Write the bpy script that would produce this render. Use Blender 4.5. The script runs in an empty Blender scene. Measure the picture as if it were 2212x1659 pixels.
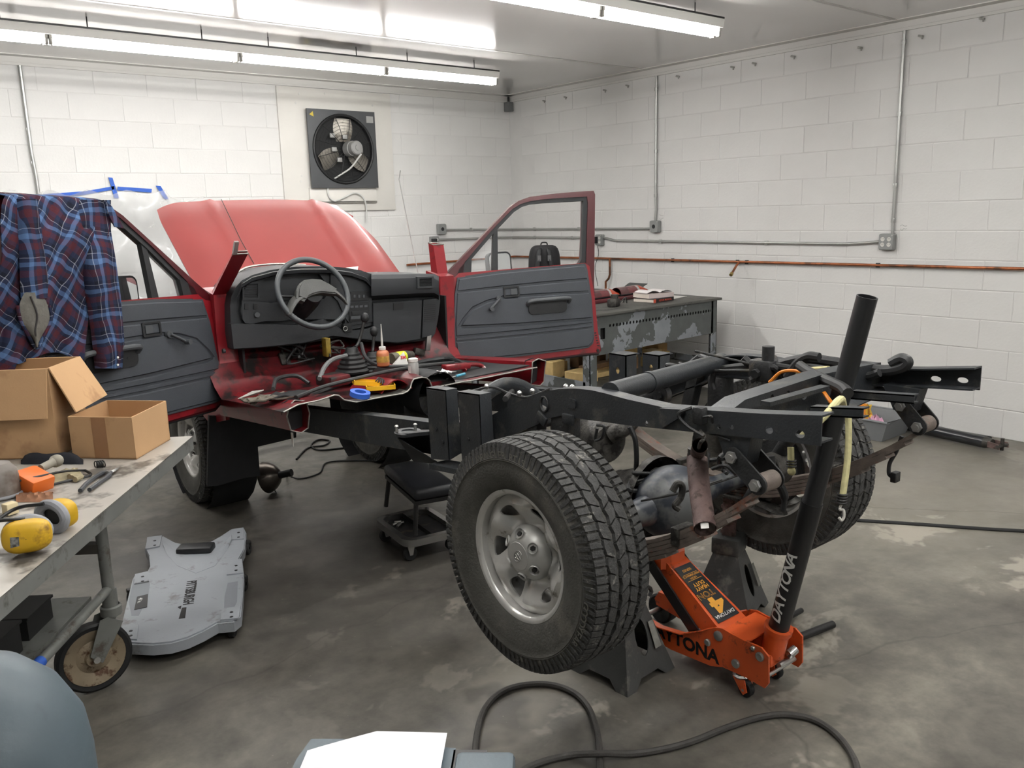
import bpy, bmesh, math, random
from mathutils import Vector, Matrix
from mathutils.geometry import tessellate_polygon
random.seed(7)
scene = bpy.context.scene
COL = scene.collection
V = Vector
PI = math.pi

# ------------------------------------------------------------------ camera
FPX = 1835.4
CAM = V((-6.2359, -7.5490, 1.634))
def _axes(yaw, pitch, roll):
    f = V((math.sin(yaw)*math.cos(pitch), math.cos(yaw)*math.cos(pitch), -math.sin(pitch)))
    r = V((math.cos(yaw), -math.sin(yaw), 0)); u = r.cross(f)
    return (r*math.cos(roll)+u*math.sin(roll), u*math.cos(roll)-r*math.sin(roll), f)
CR, CU, CF = _axes(math.radians(39.2443), math.radians(11.4257), math.radians(-1.5736))
cd = bpy.data.cameras.new('camera'); cam = bpy.data.objects.new('camera', cd); COL.objects.link(cam)
cd.sensor_fit = 'HORIZONTAL'; cd.sensor_width = 36.0; cd.lens = FPX/2212*36.0
cd.clip_start = 0.02; cd.clip_end = 60
rm = Matrix((CR, CU, -CF)).transposed().to_4x4(); rm.translation = CAM
cam.matrix_world = rm
scene.camera = cam
# ------------------------------------------------------------------ world, exposure
w = bpy.data.worlds.new('world'); scene.world = w; w.use_nodes = True
w.node_tree.nodes['Background'].inputs[0].default_value = (.75, .8, .85, 1)
w.node_tree.nodes['Background'].inputs[1].default_value = 0.0
scene.view_settings.view_transform = 'Standard'
scene.view_settings.look = 'None'
scene.view_settings.exposure = 0.74
scene.view_settings.gamma = 1.0
scene.view_settings.use_curve_mapping = False
TUBE_STRENGTH = 30.0
scene.cycles.use_light_tree = False; scene.cycles.max_bounces = 4; scene.cycles.diffuse_bounces = 2; scene.cycles.glossy_bounces = 3; scene.cycles.transmission_bounces = 5; scene.cycles.transparent_max_bounces = 8
scene.cycles.adaptive_threshold = 0.05; scene.cycles.caustics_reflective = False; scene.cycles.caustics_refractive = False

# ------------------------------------------------------------------ where a pixel of the photograph meets a plane of the place
def ray(u, v): return CF*FPX + CR*(u-1106) - CU*(v-829.5)
def PN(u, v, n, p0):
    d = ray(u, v); n = V(n); return CAM + d*((V(p0)-CAM).dot(n)/d.dot(n))
def PX(u, v, x): return PN(u, v, (1,0,0), (x,0,0))
def PY(u, v, y): return PN(u, v, (0,1,0), (0,y,0))
def PZ(u, v, z): return PN(u, v, (0,0,1), (0,0,z))
def PR(u, v, d): return CAM + ray(u, v)*(d/FPX)

# ------------------------------------------------------------------ materials
def s(r, g, b):
    f = lambda c: (c/255/12.92) if c/255 <= .04045 else ((c/255+.055)/1.055)**2.4
    return (f(r), f(g), f(b))
MATS = {}
def nd(nt, t, **k):
    n = nt.nodes.new(t)
    for a, b in k.items(): setattr(n, a, b)
    return n
def M(name, col, rough=.5, metal=0., var=0., scale=8., bump=0., bscale=120., coat=0., dirt=None, dirt_amt=.5, dscale=6., spec=.5, alpha=1., trans=0., emit=None, es=0.):
    """one procedural material: base colour with noise variation, optional dirt of its own shape, fine relief"""
    if name in MATS: return MATS[name]
    m = bpy.data.materials.new(name); m.use_nodes = True; nt = m.node_tree; b = nt.nodes['Principled BSDF']
    c = (*col, 1)
    b.inputs['Base Color'].default_value = c; b.inputs['Roughness'].default_value = rough
    b.inputs['Metallic'].default_value = metal; b.inputs['Specular IOR Level'].default_value = spec
    b.inputs['Coat Weight'].default_value = coat; b.inputs['Coat Roughness'].default_value = .06
    b.inputs['Alpha'].default_value = alpha; b.inputs['Transmission Weight'].default_value = trans
    if emit: b.inputs['Emission Color'].default_value = (*emit, 1); b.inputs['Emission Strength'].default_value = es
    tc = nd(nt, 'ShaderNodeTexCoord'); out = None
    if var > 0 or dirt:
        n = nd(nt, 'ShaderNodeTexNoise'); n.inputs['Scale'].default_value = scale; n.inputs['Detail'].default_value = 6
        nt.links.new(tc.outputs['Object'], n.inputs['Vector'])
        mr = nd(nt, 'ShaderNodeMapRange'); mr.inputs['To Min'].default_value = 1-var; mr.inputs['To Max'].default_value = 1+var
        mr.inputs['From Min'].default_value = .3; mr.inputs['From Max'].default_value = .7
        nt.links.new(n.outputs['Fac'], mr.inputs['Value'])
        mx = nd(nt, 'ShaderNodeVectorMath', operation='SCALE'); mx.inputs[0].default_value = col
        nt.links.new(mr.outputs[0], mx.inputs['Scale']); out = mx.outputs[0]
        if dirt:
            n2 = nd(nt, 'ShaderNodeTexNoise'); n2.inputs['Scale'].default_value = dscale; n2.inputs['Detail'].default_value = 8; n2.inputs['Roughness'].default_value = .65
            nt.links.new(tc.outputs['Object'], n2.inputs['Vector'])
            r2 = nd(nt, 'ShaderNodeMapRange'); r2.inputs['From Min'].default_value = .62-.3*dirt_amt; r2.inputs['From Max'].default_value = .72-.3*dirt_amt
            nt.links.new(n2.outputs['Fac'], r2.inputs['Value'])
            mm = nd(nt, 'ShaderNodeMix', data_type='RGBA'); mm.inputs['B'].default_value = (*dirt, 1)
            nt.links.new(r2.outputs[0], mm.inputs['Factor']); nt.links.new(out, mm.inputs['A']); out = mm.outputs['Result']
        nt.links.new(out, b.inputs['Base Color'])
    if bump > 0:
        n3 = nd(nt, 'ShaderNodeTexNoise'); n3.inputs['Scale'].default_value = bscale; n3.inputs['Detail'].default_value = 4
        nt.links.new(tc.outputs['Object'], n3.inputs['Vector'])
        bp = nd(nt, 'ShaderNodeBump'); bp.inputs['Strength'].default_value = bump; bp.inputs['Distance'].default_value = .004
        nt.links.new(n3.outputs['Fac'], bp.inputs['Height']); nt.links.new(bp.outputs[0], b.inputs['Normal'])
    MATS[name] = m
    return m

# ------------------------------------------------------------------ mesh building
def ortho(ax):
    ax = V(ax).normalized(); t = V((0,0,1)) if abs(ax.z) < .9 else V((1,0,0))
    a = t.cross(ax).normalized(); return ax, a, ax.cross(a)
class MB:
    def __init__(self): self.v = []; self.f = []; self.mi = []
    def add(self, vs, fs, mi=0):
        k = len(self.v); self.v += [tuple(p) for p in vs]
        for f in fs: self.f.append([i+k for i in f]); self.mi.append(mi)
        return self
    def obb(self, o, ex, ey, ez, mi=0):
        o, ex, ey, ez = V(o), V(ex), V(ey), V(ez)
        if ex.cross(ey).dot(ez) < 0: o = o+ez; ez = -ez
        p = [o, o+ex, o+ex+ey, o+ey, o+ez, o+ex+ez, o+ex+ey+ez, o+ey+ez]
        return self.add(p, [(3,2,1,0),(4,5,6,7),(0,1,5,4),(1,2,6,5),(2,3,7,6),(3,0,4,7)], mi)
    def box(self, c, size, R=None, bev=0., seg=2, mi=0):
        c = V(c); R = R or Matrix.Identity(3)
        if bev <= 0:
            e = [R @ V((size[0],0,0)), R @ V((0,size[1],0)), R @ V((0,0,size[2]))]
            return self.obb(c-(e[0]+e[1]+e[2])/2, *e, mi=mi)
        bm = bmesh.new(); bmesh.ops.create_cube(bm, size=1)
        for q in bm.verts: q.co = V((q.co.x*size[0], q.co.y*size[1], q.co.z*size[2]))
        bmesh.ops.bevel(bm, geom=bm.edges[:], offset=min(bev, .49*min(size)), segments=seg, profile=.5, affect='EDGES')
        return self.bm(bm, c, R, mi)
    def bm(self, bm, c=(0,0,0), R=None, mi=0):
        c = V(c); R = R or Matrix.Identity(3); bm.verts.index_update()
        self.add([c + R @ q.co for q in bm.verts], [[x.index for x in f.verts] for f in bm.faces], mi); bm.free(); return self
    def plate(self, pts, vec, holes=(), mi=0):
        """flat outline (3-D points, may be concave, may have holes) given thickness by VEC"""
        vec = V(vec); loops = [[V(p) for p in pts]] + [[V(p) for p in h] for h in holes]
        n = V((0,0,0)); L = loops[0]
        for i in range(len(L)): n += L[i].cross(L[(i+1) % len(L)])
        if n.dot(vec) < 0: loops = [l[::-1] for l in loops]
        tri = tessellate_polygon(loops); al = [p for l in loops for p in l]; N = len(al)
        vs = al + [p+vec for p in al]; fs = []
        nn = V(vec).normalized()
        for t in tri:
            a, b, c = t
            up = (al[b]-al[a]).cross(al[c]-al[a]).dot(nn) > 0
            fs.append((a, c, b) if up else (a, b, c)); fs.append((a+N, b+N, c+N) if up else (a+N, c+N, b+N))
        k = 0
        for li, l in enumerate(loops):
            m = len(l); area = V((0,0,0))
            for i in range(m): area += l[i].cross(l[(i+1) % m])
            ccw = area.dot(nn) > 0
            for i in range(m):
                a, b = k+i, k+(i+1) % m
                q = (a, b, b+N, a+N); out = ccw if li == 0 else not ccw
                fs.append(q if out else q[::-1])
            k += m
        return self.add(vs, fs, mi)
    def tube(self, path, r, n=10, caps=True, closed=False, mi=0, flat=1.):
        P = [V(p) for p in path]; m = len(P); rs = r if isinstance(r, (list, tuple)) else [r]*m
        vs = []; fs = []; prev = None
        for i, p in enumerate(P):
            t = (P[(i+1) % m]-P[i-1]) if closed else (P[min(i+1, m-1)]-P[max(i-1, 0)])
            t = t.normalized() if t.length > 1e-9 else V((0,0,1))
            if prev is None: _, a, b = ortho(t)
            else:
                a = prev - t*prev.dot(t); a = a.normalized() if a.length > 1e-6 else ortho(t)[1]; b = t.cross(a)
            prev = a
            for j in range(n):
                q = 2*PI*j/n; vs.append(p + a*(rs[i]*math.cos(q)) + b*(rs[i]*flat*math.sin(q)))
        for i in range(m if closed else m-1):
            for j in range(n):
                a0, a1 = i*n+j, i*n+(j+1) % n; b0, b1 = ((i+1) % m)*n+j, ((i+1) % m)*n+(j+1) % n
                fs.append((a0, a1, b1, b0))
        if caps and not closed: fs += [list(range(n))[::-1], [(m-1)*n+j for j in range(n)]]
        return self.add(vs, fs, mi)
    def cyl(self, p0, p1, r, n=20, r1=None, mi=0, caps=True): return self.tube([p0, p1], [r, r if r1 is None else r1], n, caps, mi=mi)
    def lathe(self, o, axis, prof, n=32, a0=0., a1=2*PI, mi=0):
        """profile of (distance along axis, radius) turned about the axis"""
        o = V(o); ax, a, b = ortho(axis); full = abs(a1-a0-2*PI) < 1e-6; k = n if full else n+1; vs = []; fs = []
        for d, r in prof:
            for j in range(k):
                q = a0+(a1-a0)*j/n; vs.append(o+ax*d+a*(r*math.cos(q))+b*(r*math.sin(q)))
        for i in range(len(prof)-1):
            for j in range(n):
                j1 = (j+1) % k; fs.append((i*k+j, i*k+j1, (i+1)*k+j1, (i+1)*k+j))
        return self.add(vs, fs, mi)
    def sheet(self, rows, th=0., mi=0, closed_u=False):
        """rows of points into a surface; th>0 gives thickness along normals"""
        R = len(rows); C = len(rows[0]); vs = [V(p) for r in rows for p in r]; fs = []
        for i in range(R-1):
            for j in range(C if closed_u else C-1):
                j1 = (j+1) % C; fs.append((i*C+j, i*C+j1, (i+1)*C+j1, (i+1)*C+j))
        if th:
            nr = [V((0,0,0)) for _ in vs]
            for f in fs:
                n = (vs[f[2]]-vs[f[0]]).cross(vs[f[3]]-vs[f[1]])
                for i in f: nr[i] += n
            N = len(vs); vs2 = [p - (nr[i].normalized()*th if nr[i].length > 0 else V((0,0,0))) for i, p in enumerate(vs)]
            fs2 = [tuple(i+N for i in f[::-1]) for f in fs]; ed = {}
            for f in fs:
                for i in range(4):
                    a, b = f[i], f[(i+1) % 4]; ed[(a, b)] = ed.get((a, b), 0)+1
            side = [(b, a, a+N, b+N) for (a, b) in ed if (b, a) not in ed]
            vs = vs+vs2; fs = fs+fs2+side
        return self.add(vs, fs, mi)
    def ball(self, c, r, nu=16, nv=10, R=None, mi=0):
        c = V(c); r = r if isinstance(r, (tuple, list)) else (r, r, r); R = R or Matrix.Identity(3); rows = []
        for i in range(nv+1):
            t = PI*i/nv; rr = max(math.sin(t), 1e-4)
            rows.append([c + R @ V((r[0]*rr*math.cos(2*PI*j/nu), r[1]*rr*math.sin(2*PI*j/nu), -r[2]*math.cos(t))) for j in range(nu)])
        return self.sheet(rows, 0, mi, True)
    def mesh(self, name, mats, smooth=35):
        me = bpy.data.meshes.new(name); me.from_pydata(self.v, [], self.f)
        mats = mats if isinstance(mats, (list, tuple)) else [mats]
        for m in mats: me.materials.append(m)
        if len(mats) > 1: me.polygons.foreach_set('material_index', self.mi)
        me.update()
        if smooth:
            me.polygons.foreach_set('use_smooth', [True]*len(me.polygons)); me.set_sharp_from_angle(angle=math.radians(smooth))
        return me
    def build(self, name, mats, parent=None, smooth=35, label=None, cat=None, group=None, kind=None):
        o = bpy.data.objects.new(name, self.mesh(name, mats, smooth)); COL.objects.link(o)
        hook(o, parent); tag(o, label, cat, group, kind); return o
def world_loc(o):
    p = V((0,0,0))
    while o is not None: p += o.location; o = o.parent
    return p
def hook(o, parent):
    if parent is not None:
        o.parent = parent
        o.matrix_parent_inverse = Matrix.Translation(-V(parent['_base'])) if '_base' in parent else Matrix.Identity(4)
def tag(o, label=None, cat=None, group=None, kind=None):
    if label: o['label'] = label
    if cat: o['category'] = cat
    if group: o['group'] = group
    if kind: o['kind'] = kind
    return o
def thing(name, label, cat, loc, group=None, parent=None):
    o = bpy.data.objects.new(name, None); COL.objects.link(o); o.empty_display_size = .1
    o.location = loc
    o['_base'] = tuple(loc)
    if parent is not None: o.parent = parent; o.matrix_parent_inverse = Matrix.Translation(-V(parent['_base']))
    return tag(o, label, cat, group)
def assembly(name, parent, loc):            # a part that has sub-parts of its own
    return thing(name, None, None, loc, None, parent)
def text(name, body, mat, parent, o, ex, ey, height, depth=.0006, align='LEFT', italic=0., bold=0., stretch=1.):
    """lettering as thin geometry: O lower-left (or centre), EX reading direction, EY up"""
    cu = bpy.data.curves.new(name, 'FONT'); cu.body = body; cu.size = 1; cu.align_x = align; cu.extrude = 0; cu.shear = italic; cu.offset = bold
    cu.resolution_u = 3
    t = bpy.data.objects.new(name, cu); COL.objects.link(t)
    dg = bpy.context.evaluated_depsgraph_get(); me = bpy.data.meshes.new_from_object(t.evaluated_get(dg))
    bpy.data.objects.remove(t); bpy.data.curves.remove(cu)
    ex, ey, o = V(ex).normalized(), V(ey).normalized(), V(o); nz = ex.cross(ey); h = height/.7
    for q in me.vertices: q.co = o + ex*(q.co.x*h*stretch) + ey*(q.co.y*h) + nz*depth
    me.materials.clear(); me.materials.append(mat); me.name = name
    ob = bpy.data.objects.new(name, me); COL.objects.link(ob); hook(ob, parent); return ob
def spline(pts, n=8, closed=False):
    P = [V(p) for p in pts]; m = len(P); out = []
    for i in range(m if closed else m-1):
        p0 = P[(i-1) % m] if closed or i > 0 else P[0]*2-P[1]; p1 = P[i]; p2 = P[(i+1) % m]
        p3 = P[(i+2) % m] if closed or i+2 < m else p2*2-p1
        for k in range(n):
            t = k/n; out.append(.5*((2*p1)+(p2-p0)*t+(2*p0-5*p1+4*p2-p3)*t*t+(3*p1-p0-3*p2+p3)*t**3))
    if not closed: out.append(P[-1])
    return out
def ring(c, ax, r, n=16, ry=None):
    c = V(c); _, a, b = ortho(ax); return [c+a*(r*math.cos(2*PI*i/n))+b*((ry or r)*math.sin(2*PI*i/n)) for i in range(n)]
def rrect(o, ex, ey, w, h, r, n=4):
    """rounded rectangle centred at O in plane EX,EY"""
    o, ex, ey = V(o), V(ex), V(ey); out = []
    for cx, cy, a in ((w/2-r, h/2-r, 0), (-w/2+r, h/2-r, PI/2), (-w/2+r, -h/2+r, PI), (w/2-r, -h/2+r, 1.5*PI)):
        for i in range(n+1):
            t = a+PI/2*i/n; out.append(o+ex*(cx+r*math.cos(t))+ey*(cy+r*math.sin(t)))
    return out
def rotz(a): return Matrix.Rotation(a, 3, 'Z')
def rot(a, ax): return Matrix.Rotation(a, 3, ax)
X_, Y_, Z_ = V((1,0,0)), V((0,1,0)), V((0,0,1))
# ================================================================== the room
white = M('white wall paint', s(233,232,229), .62, var=.03, scale=3, bump=.25, bscale=60)
mortar = M('painted mortar', s(230,229,226), .7, var=.03, scale=5, bump=.3, bscale=90)
ceil_m = M('glossy white ceiling panel', s(226,224,220), .16, var=.015, scale=2, bump=.05, bscale=1.6, coat=.6)
trim_m = M('white painted trim', s(226,224,219), .5)
ROOM_X0, ROOM_Y0, CEIL = -9.2, -11.5, 2.885
def floor_material():
    m = bpy.data.materials.new('stained concrete'); m.use_nodes = True; nt = m.node_tree; b = nt.nodes['Principled BSDF']; L = nt.links.new
    tc = nd(nt, 'ShaderNodeTexCoord'); O = tc.outputs['Object']
    def noise(sc, det=6, ro=.6, vec=None, dist=0.):
        n = nd(nt, 'ShaderNodeTexNoise'); n.inputs['Scale'].default_value = sc; n.inputs['Detail'].default_value = det
        n.inputs['Roughness'].default_value = ro; n.inputs['Distortion'].default_value = dist
        L(vec or O, n.inputs['Vector']); return n.outputs['Fac']
    def ramp(fac, stops):
        r = nd(nt, 'ShaderNodeValToRGB'); e = r.color_ramp.elements
        while len(e) < len(stops): e.new(.5)
        for i, (p, c) in enumerate(stops): e[i].position = p; e[i].color = (*c, 1) if len(c) == 3 else c
        L(fac, r.inputs[0]); return r.outputs[0]
    def mix(f, a, bb, mode='MIX'):
        x = nd(nt, 'ShaderNodeMix', data_type='RGBA', blend_type=mode)
        for sock, val in (('Factor', f), ('A', a), ('B', bb)):
            if isinstance(val, (int, float)): x.inputs[sock].default_value = val
            elif isinstance(val, tuple): x.inputs[sock].default_value = (*val, 1)
            else: L(val, x.inputs[sock])
        return x.outputs['Result']
    base = ramp(noise(.9, 8, .62), [(.3, s(84,81,76)), (.5, s(104,101,94)), (.7, s(123,119,111))])
    fine = ramp(noise(7, 9, .74), [(.32, (.68,.68,.68)), (.68, (1.22,1.21,1.18))])
    c = mix(1., base, fine, 'MULTIPLY')
    c = mix(1., c, ramp(noise(2.4, 8, .68, dist=.8), [(.34, (.74,.74,.73)), (.66, (1.2,1.2,1.18))]), 'MULTIPLY')
    dark = ramp(noise(1.7, 7, .6, dist=.6), [(.52, (0,0,0)), (.68, (.75,.75,.75))])        # oil-darkened areas
    c = mix(dark, c, s(62,60,56))
    # oil patch with truck shade painted in mid-bay; paler floor towards the right wall
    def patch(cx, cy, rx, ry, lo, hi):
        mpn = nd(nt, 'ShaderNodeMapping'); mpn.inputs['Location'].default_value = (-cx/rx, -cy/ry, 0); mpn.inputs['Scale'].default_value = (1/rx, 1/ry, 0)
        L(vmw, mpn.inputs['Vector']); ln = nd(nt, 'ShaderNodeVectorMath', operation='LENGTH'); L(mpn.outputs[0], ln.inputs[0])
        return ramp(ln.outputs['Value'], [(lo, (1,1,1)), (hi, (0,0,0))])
    wq = nd(nt, 'ShaderNodeTexNoise'); wq.inputs['Scale'].default_value = 1.1; wq.inputs['Detail'].default_value = 6; L(O, wq.inputs['Vector'])
    wsub = nd(nt, 'ShaderNodeVectorMath', operation='SUBTRACT'); wsub.inputs[1].default_value = (.5,.5,.5); L(wq.outputs['Color'], wsub.inputs[0])
    wsc = nd(nt, 'ShaderNodeVectorMath', operation='SCALE'); wsc.inputs['Scale'].default_value = 1.6; L(wsub.outputs[0], wsc.inputs[0])
    wad = nd(nt, 'ShaderNodeVectorMath', operation='ADD'); L(O, wad.inputs[0]); L(wsc.outputs[0], wad.inputs[1]); vmw = wad.outputs[0]
    def half(o_):
        x = nd(nt, 'ShaderNodeMix', data_type='RGBA', blend_type='MULTIPLY'); x.inputs['Factor'].default_value = 1; L(o_, x.inputs['A']); x.inputs['B'].default_value = (.6,.6,.6,1); return x.outputs['Result']
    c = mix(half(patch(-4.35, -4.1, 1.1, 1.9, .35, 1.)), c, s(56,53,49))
    c = mix(half(patch(-1.2, -5.2, 2.2, 1.8, .3, 1.)), c, s(140,135,124))
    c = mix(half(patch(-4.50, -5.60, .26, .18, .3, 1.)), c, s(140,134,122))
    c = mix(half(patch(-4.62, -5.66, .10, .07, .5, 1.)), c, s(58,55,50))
    pale = ramp(noise(2.6, 10, .68, dist=.3), [(.555, (0,0,0)), (.60, (.85,.85,.85))])         # bare pale patches
    mp = nd(nt, 'ShaderNodeTexNoise'); mp.inputs['Scale'].default_value = .55; L(O, mp.inputs['Vector'])
    sel = ramp(mp.outputs['Fac'], [(.42, (0,0,0)), (.56, (1,1,1))])
    pm_ = mix(1., mix(1., pale, sel, 'MULTIPLY'), patch(-2.4, -5.6, 3.0, 2.6, .45, 1.), 'MULTIPLY')
    c = mix(pm_, c, s(160,154,142))
    spk = ramp(noise(60, 2, .5), [(.74, (0,0,0)), (.78, (.5,.5,.5))])
    c = mix(spk, c, s(146,142,133))
    # wandering shrinkage cracks
    vm = nd(nt, 'ShaderNodeVectorMath', operation='ADD'); wn = nd(nt, 'ShaderNodeTexNoise'); wn.inputs['Scale'].default_value = 1.3; wn.inputs['Detail'].default_value = 5
    L(O, wn.inputs['Vector']); sc = nd(nt, 'ShaderNodeVectorMath', operation='SCALE'); sc.inputs['Scale'].default_value = .5
    L(wn.outputs['Color'], sc.inputs[0]); L(O, vm.inputs[0]); L(sc.outputs[0], vm.inputs[1])
    vo = nd(nt, 'ShaderNodeTexVoronoi', feature='DISTANCE_TO_EDGE'); vo.inputs['Scale'].default_value = .42; L(vm.outputs[0], vo.inputs['Vector'])
    ck = ramp(vo.outputs['Distance'], [(.0, (.40,.40,.40)), (.0016, (0,0,0))])
    c = mix(ck, c, s(52,49,46))
    L(c, b.inputs['Base Color'])
    L(ramp(noise(2.2, 6, .6), [(.35, (.30,.30,.30)), (.65, (.52,.52,.52))]), b.inputs['Roughness'])
    bp = nd(nt, 'ShaderNodeBump'); bp.inputs['Strength'].default_value = .18; bp.inputs['Distance'].default_value = .003
    L(noise(35, 8, .6), bp.inputs['Height']); L(bp.outputs[0], b.inputs['Normal'])
    return m
mb = MB(); mb.box(((ROOM_X0)/2, ROOM_Y0/2, -.1), (-ROOM_X0+.8, -ROOM_Y0+.8, .2))
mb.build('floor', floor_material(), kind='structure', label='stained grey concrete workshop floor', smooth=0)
mb = MB(); mb.box(((ROOM_X0)/2, ROOM_Y0/2, CEIL+.05), (-ROOM_X0+.8, -ROOM_Y0+.8, .1))
CEILING = mb.build('ceiling', ceil_m, kind='structure', label='glossy white panelled ceiling', smooth=0)
wall_r = MB().box((.12, ROOM_Y0/2, CEIL/2), (.24, -ROOM_Y0+.4, CEIL)).build('wall_right', mortar, kind='structure', label='white painted concrete block wall with conduits', smooth=0)
wall_b = MB().box((ROOM_X0/2, .12, CEIL/2), (-ROOM_X0+.4, .24, CEIL)).build('wall_back', mortar, kind='structure', label='white painted block wall with the fan', smooth=0)
MB().box((ROOM_X0-.12, ROOM_Y0/2, CEIL/2), (.24, -ROOM_Y0+.4, CEIL)).build('wall_left', white, kind='structure', smooth=0)
MB().box((ROOM_X0/2, ROOM_Y0-.12, CEIL/2), (-ROOM_X0+.4, .24, CEIL)).build('wall_front', white, kind='structure', smooth=0)
# concrete blocks, each its own piece, running bond (0.4064 x 0.2032 m modules)
BL, BH = .4064, .2032
def block_mesh(L, seed):
    rnd = random.Random(seed); J = .006; D = .0038; e = .003
    a, b_ = L/2-J/2, BH/2-J/2
    vs = []; 
    for (x, z, d) in ((-a,-b_,0),(a,-b_,0),(a,b_,0),(-a,b_,0)): vs.append((x, 0, z))
    for (x, z) in ((-a,-b_),(a,-b_),(a,b_),(-a,b_)): vs.append((x, -D*.6, z))
    for (x, z) in ((-a+e,-b_+e),(a-e,-b_+e),(a-e,b_-e),(-a+e,b_-e)): vs.append((x, -D+rnd.uniform(-.001,.001), z))
    fs = [(8,9,10,11)]
    for i in range(4):
        j = (i+1) % 4; fs += [(i, j, j+4, i+4), (i+4, j+4, j+8, i+8)]
    me = bpy.data.meshes.new('concrete_block'); me.from_pydata(vs, [], fs); me.materials.append(white); me.update()
    return me
full = [block_mesh(BL, i) for i in range(5)]; half = block_mesh(BL/2, 9)
def lay(parent, n0, n1, phase, R, origin, axis):
    for j in range(14):
        for i in range(n0, n1):
            u = phase + (i+.5)*BL + (BH if j % 2 else 0)
            me = random.choice(full)
            o = bpy.data.objects.new('concrete_block', me); COL.objects.link(o); o.parent = parent
            o.location = V(origin) + V(axis)*u + V((0,0,(j+.5)*BH)); o.rotation_euler = (0,0,R)
# right wall: head joints of even courses at Y = -2.435 + k*BL ; last whole block ends by the corner
lay(wall_r, 0, 16, .0, -PI/2, (0,-2.435-.4064*11,0), (0,1,0))
lay(wall_b, 0, 15, .0, 0, (-BL*15-.203+.20,0,0), (1,0,0))
# cove trim under the ceiling
def trim(name, p0, p1, inward):
    p0, p1, n = V(p0), V(p1), V(inward); d = p1-p0; m = MB()
    m.plate([p0+Z_*(CEIL), p0+Z_*(2.815), p0+n*.022+Z_*2.815, p0+n*.022+Z_*2.835, p0+n*.012+Z_*2.838, p0+n*.012+Z_*CEIL], d)
    m.plate([p0+n*.012+Z_*CEIL, p0+n*.012+Z_*(CEIL-.006), p0+n*.10+Z_*(CEIL-.006), p0+n*.10+Z_*CEIL], d)
    return m.build(name, trim_m, kind='structure', smooth=0)
trim('trim_1', (0,ROOM_Y0,0), (0,-.001,0), (-1,0,0)); trim('trim_2', (ROOM_X0,0,0), (-.001,0,0), (0,-1,0))
# ceiling panel seams
for yy in (-2.02, -4.39, -6.76, -9.13):
    MB().box((ROOM_X0/2, yy, CEIL-.001), (-ROOM_X0, .03, .003)).build('ceiling_seam', M('grey seam strip', s(196,194,190), .4), CEILING, smooth=0)

# ------------------------------------------------------------------ fluorescent strip lights (rows along X)
tube_m = M('fluorescent tube', (1,1,1), .4, emit=(1., .985, .965), es=TUBE_STRENGTH)
tube_m.cycles.emission_sampling = 'FRONT'
fix_m = M('white enamel strip fixture', s(222,221,216), .35)
metal_dark = M('dark steel', s(60,60,60), .45, .7)
holder_m = M('grey lamp holder', s(150,148,142), .5)
def strip_light(x0, x1, y, label, group):
    t = thing('strip_light', label, 'light', ((x0+x1)/2, y, 2.72), group)
    L = x1-x0
    m = MB(); z0 = 2.752
    m.plate([V((x0, y-.062, z0+.040)), V((x0, y-.055, z0)), V((x0, y+.055, z0)), V((x0, y+.062, z0+.040)), V((x0, y+.062, z0+.05)), V((x0, y-.062, z0+.05))], (L,0,0))
    m.build('housing', fix_m, t, smooth=0)
    MB().box(((x0+x1)/2, y, z0+.056), (L, .128, .010)).build('top_cover', metal_dark, t, smooth=0)
    for k in (.2, .8): MB().cyl((x0+L*k, y, z0+.06), (x0+L*k, y, CEIL), .004, 6).build('hanger', metal_dark, t)
    for dy in (-.026, .026):
        MB().tube([(x0+.03, y+dy, 2.72), (x0+.035, y+dy, 2.72), (x1-.035, y+dy, 2.72), (x1-.03, y+dy, 2.72)], [.012,.0165,.0165,.012], 8).build('tube', tube_m, t)
    for xx in (x0+.012, x1-.012):
        m = MB(); m.box((xx, y, 2.742), (.016, .085, .022)); m.box((xx, y-.026, 2.72), (.018, .026, .045), bev=.005); m.box((xx, y+.026, 2.72), (.018, .026, .045), bev=.005)
        m.build('lamp_holder', holder_m, t)
    return t
lab1 = ['strip light nearest the corner in the row along the fan wall', 'strip light above the exhaust fan, second from the corner', 'strip light over the raised hood, third from the corner', 'strip light cut by the left edge of the row along the fan wall', None]
xs = [-1.47, -2.57, -3.735, -4.917, -6.1]
for i in range(4): strip_light(xs[i+1], xs[i], -1.60, lab1[i], 'strip lights along the fan wall')
xs2 = [-1.505, -2.585, -3.76, -4.93, -6.1]
lab2 = ['strip light at the right end of the middle row', 'strip light at the top edge, second in the middle row', 'strip light in the middle row above the truck cab', 'strip light in the middle row left of the truck']
for i in range(4): strip_light(xs2[i+1], xs2[i], -3.93, lab2[i], 'strip lights of the middle row')
for r, yy in enumerate((-6.26, -8.6)):
    for i in range(4):
        strip_light(xs2[i+1], xs2[i], yy, '%s strip light from the right in the %s row behind the photographer' % (('first','second','third','fourth')[i], ('near','far')[r]), 'strip lights behind the camera')
# ================================================================== the pickup truck (stripped to cab front and bare frame)
XC, AXY, AXZ = -3.965, -5.675, .611
PIT = math.radians(5)
def rp(v): return V((v[0], v[1]*math.cos(PIT)+v[2]*math.sin(PIT), -v[1]*math.sin(PIT)+v[2]*math.cos(PIT)))
red = M('red car paint', s(132,26,34), .32, var=.08, scale=5, coat=.5, dirt=s(86,30,30), dirt_amt=.22, dscale=9)
red_in = M('dark red door paint', s(70,15,22), .35, var=.06, coat=.4)
hood_m = M('faded and hazy red paint', s(148,66,64), .36, var=.06, scale=3, coat=.25, spec=.4)  # oxidised red, paled further by reflected haze put into the colour
trim_grey = M('grey vinyl door trim', s(62,66,72), .55, var=.05, bump=.35, bscale=420)
seal_m = M('black rubber seal', s(28,30,32), .55)
dash_m = M('charcoal dash plastic', s(40,43,46), .55, var=.05, bump=.3, bscale=500)
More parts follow.
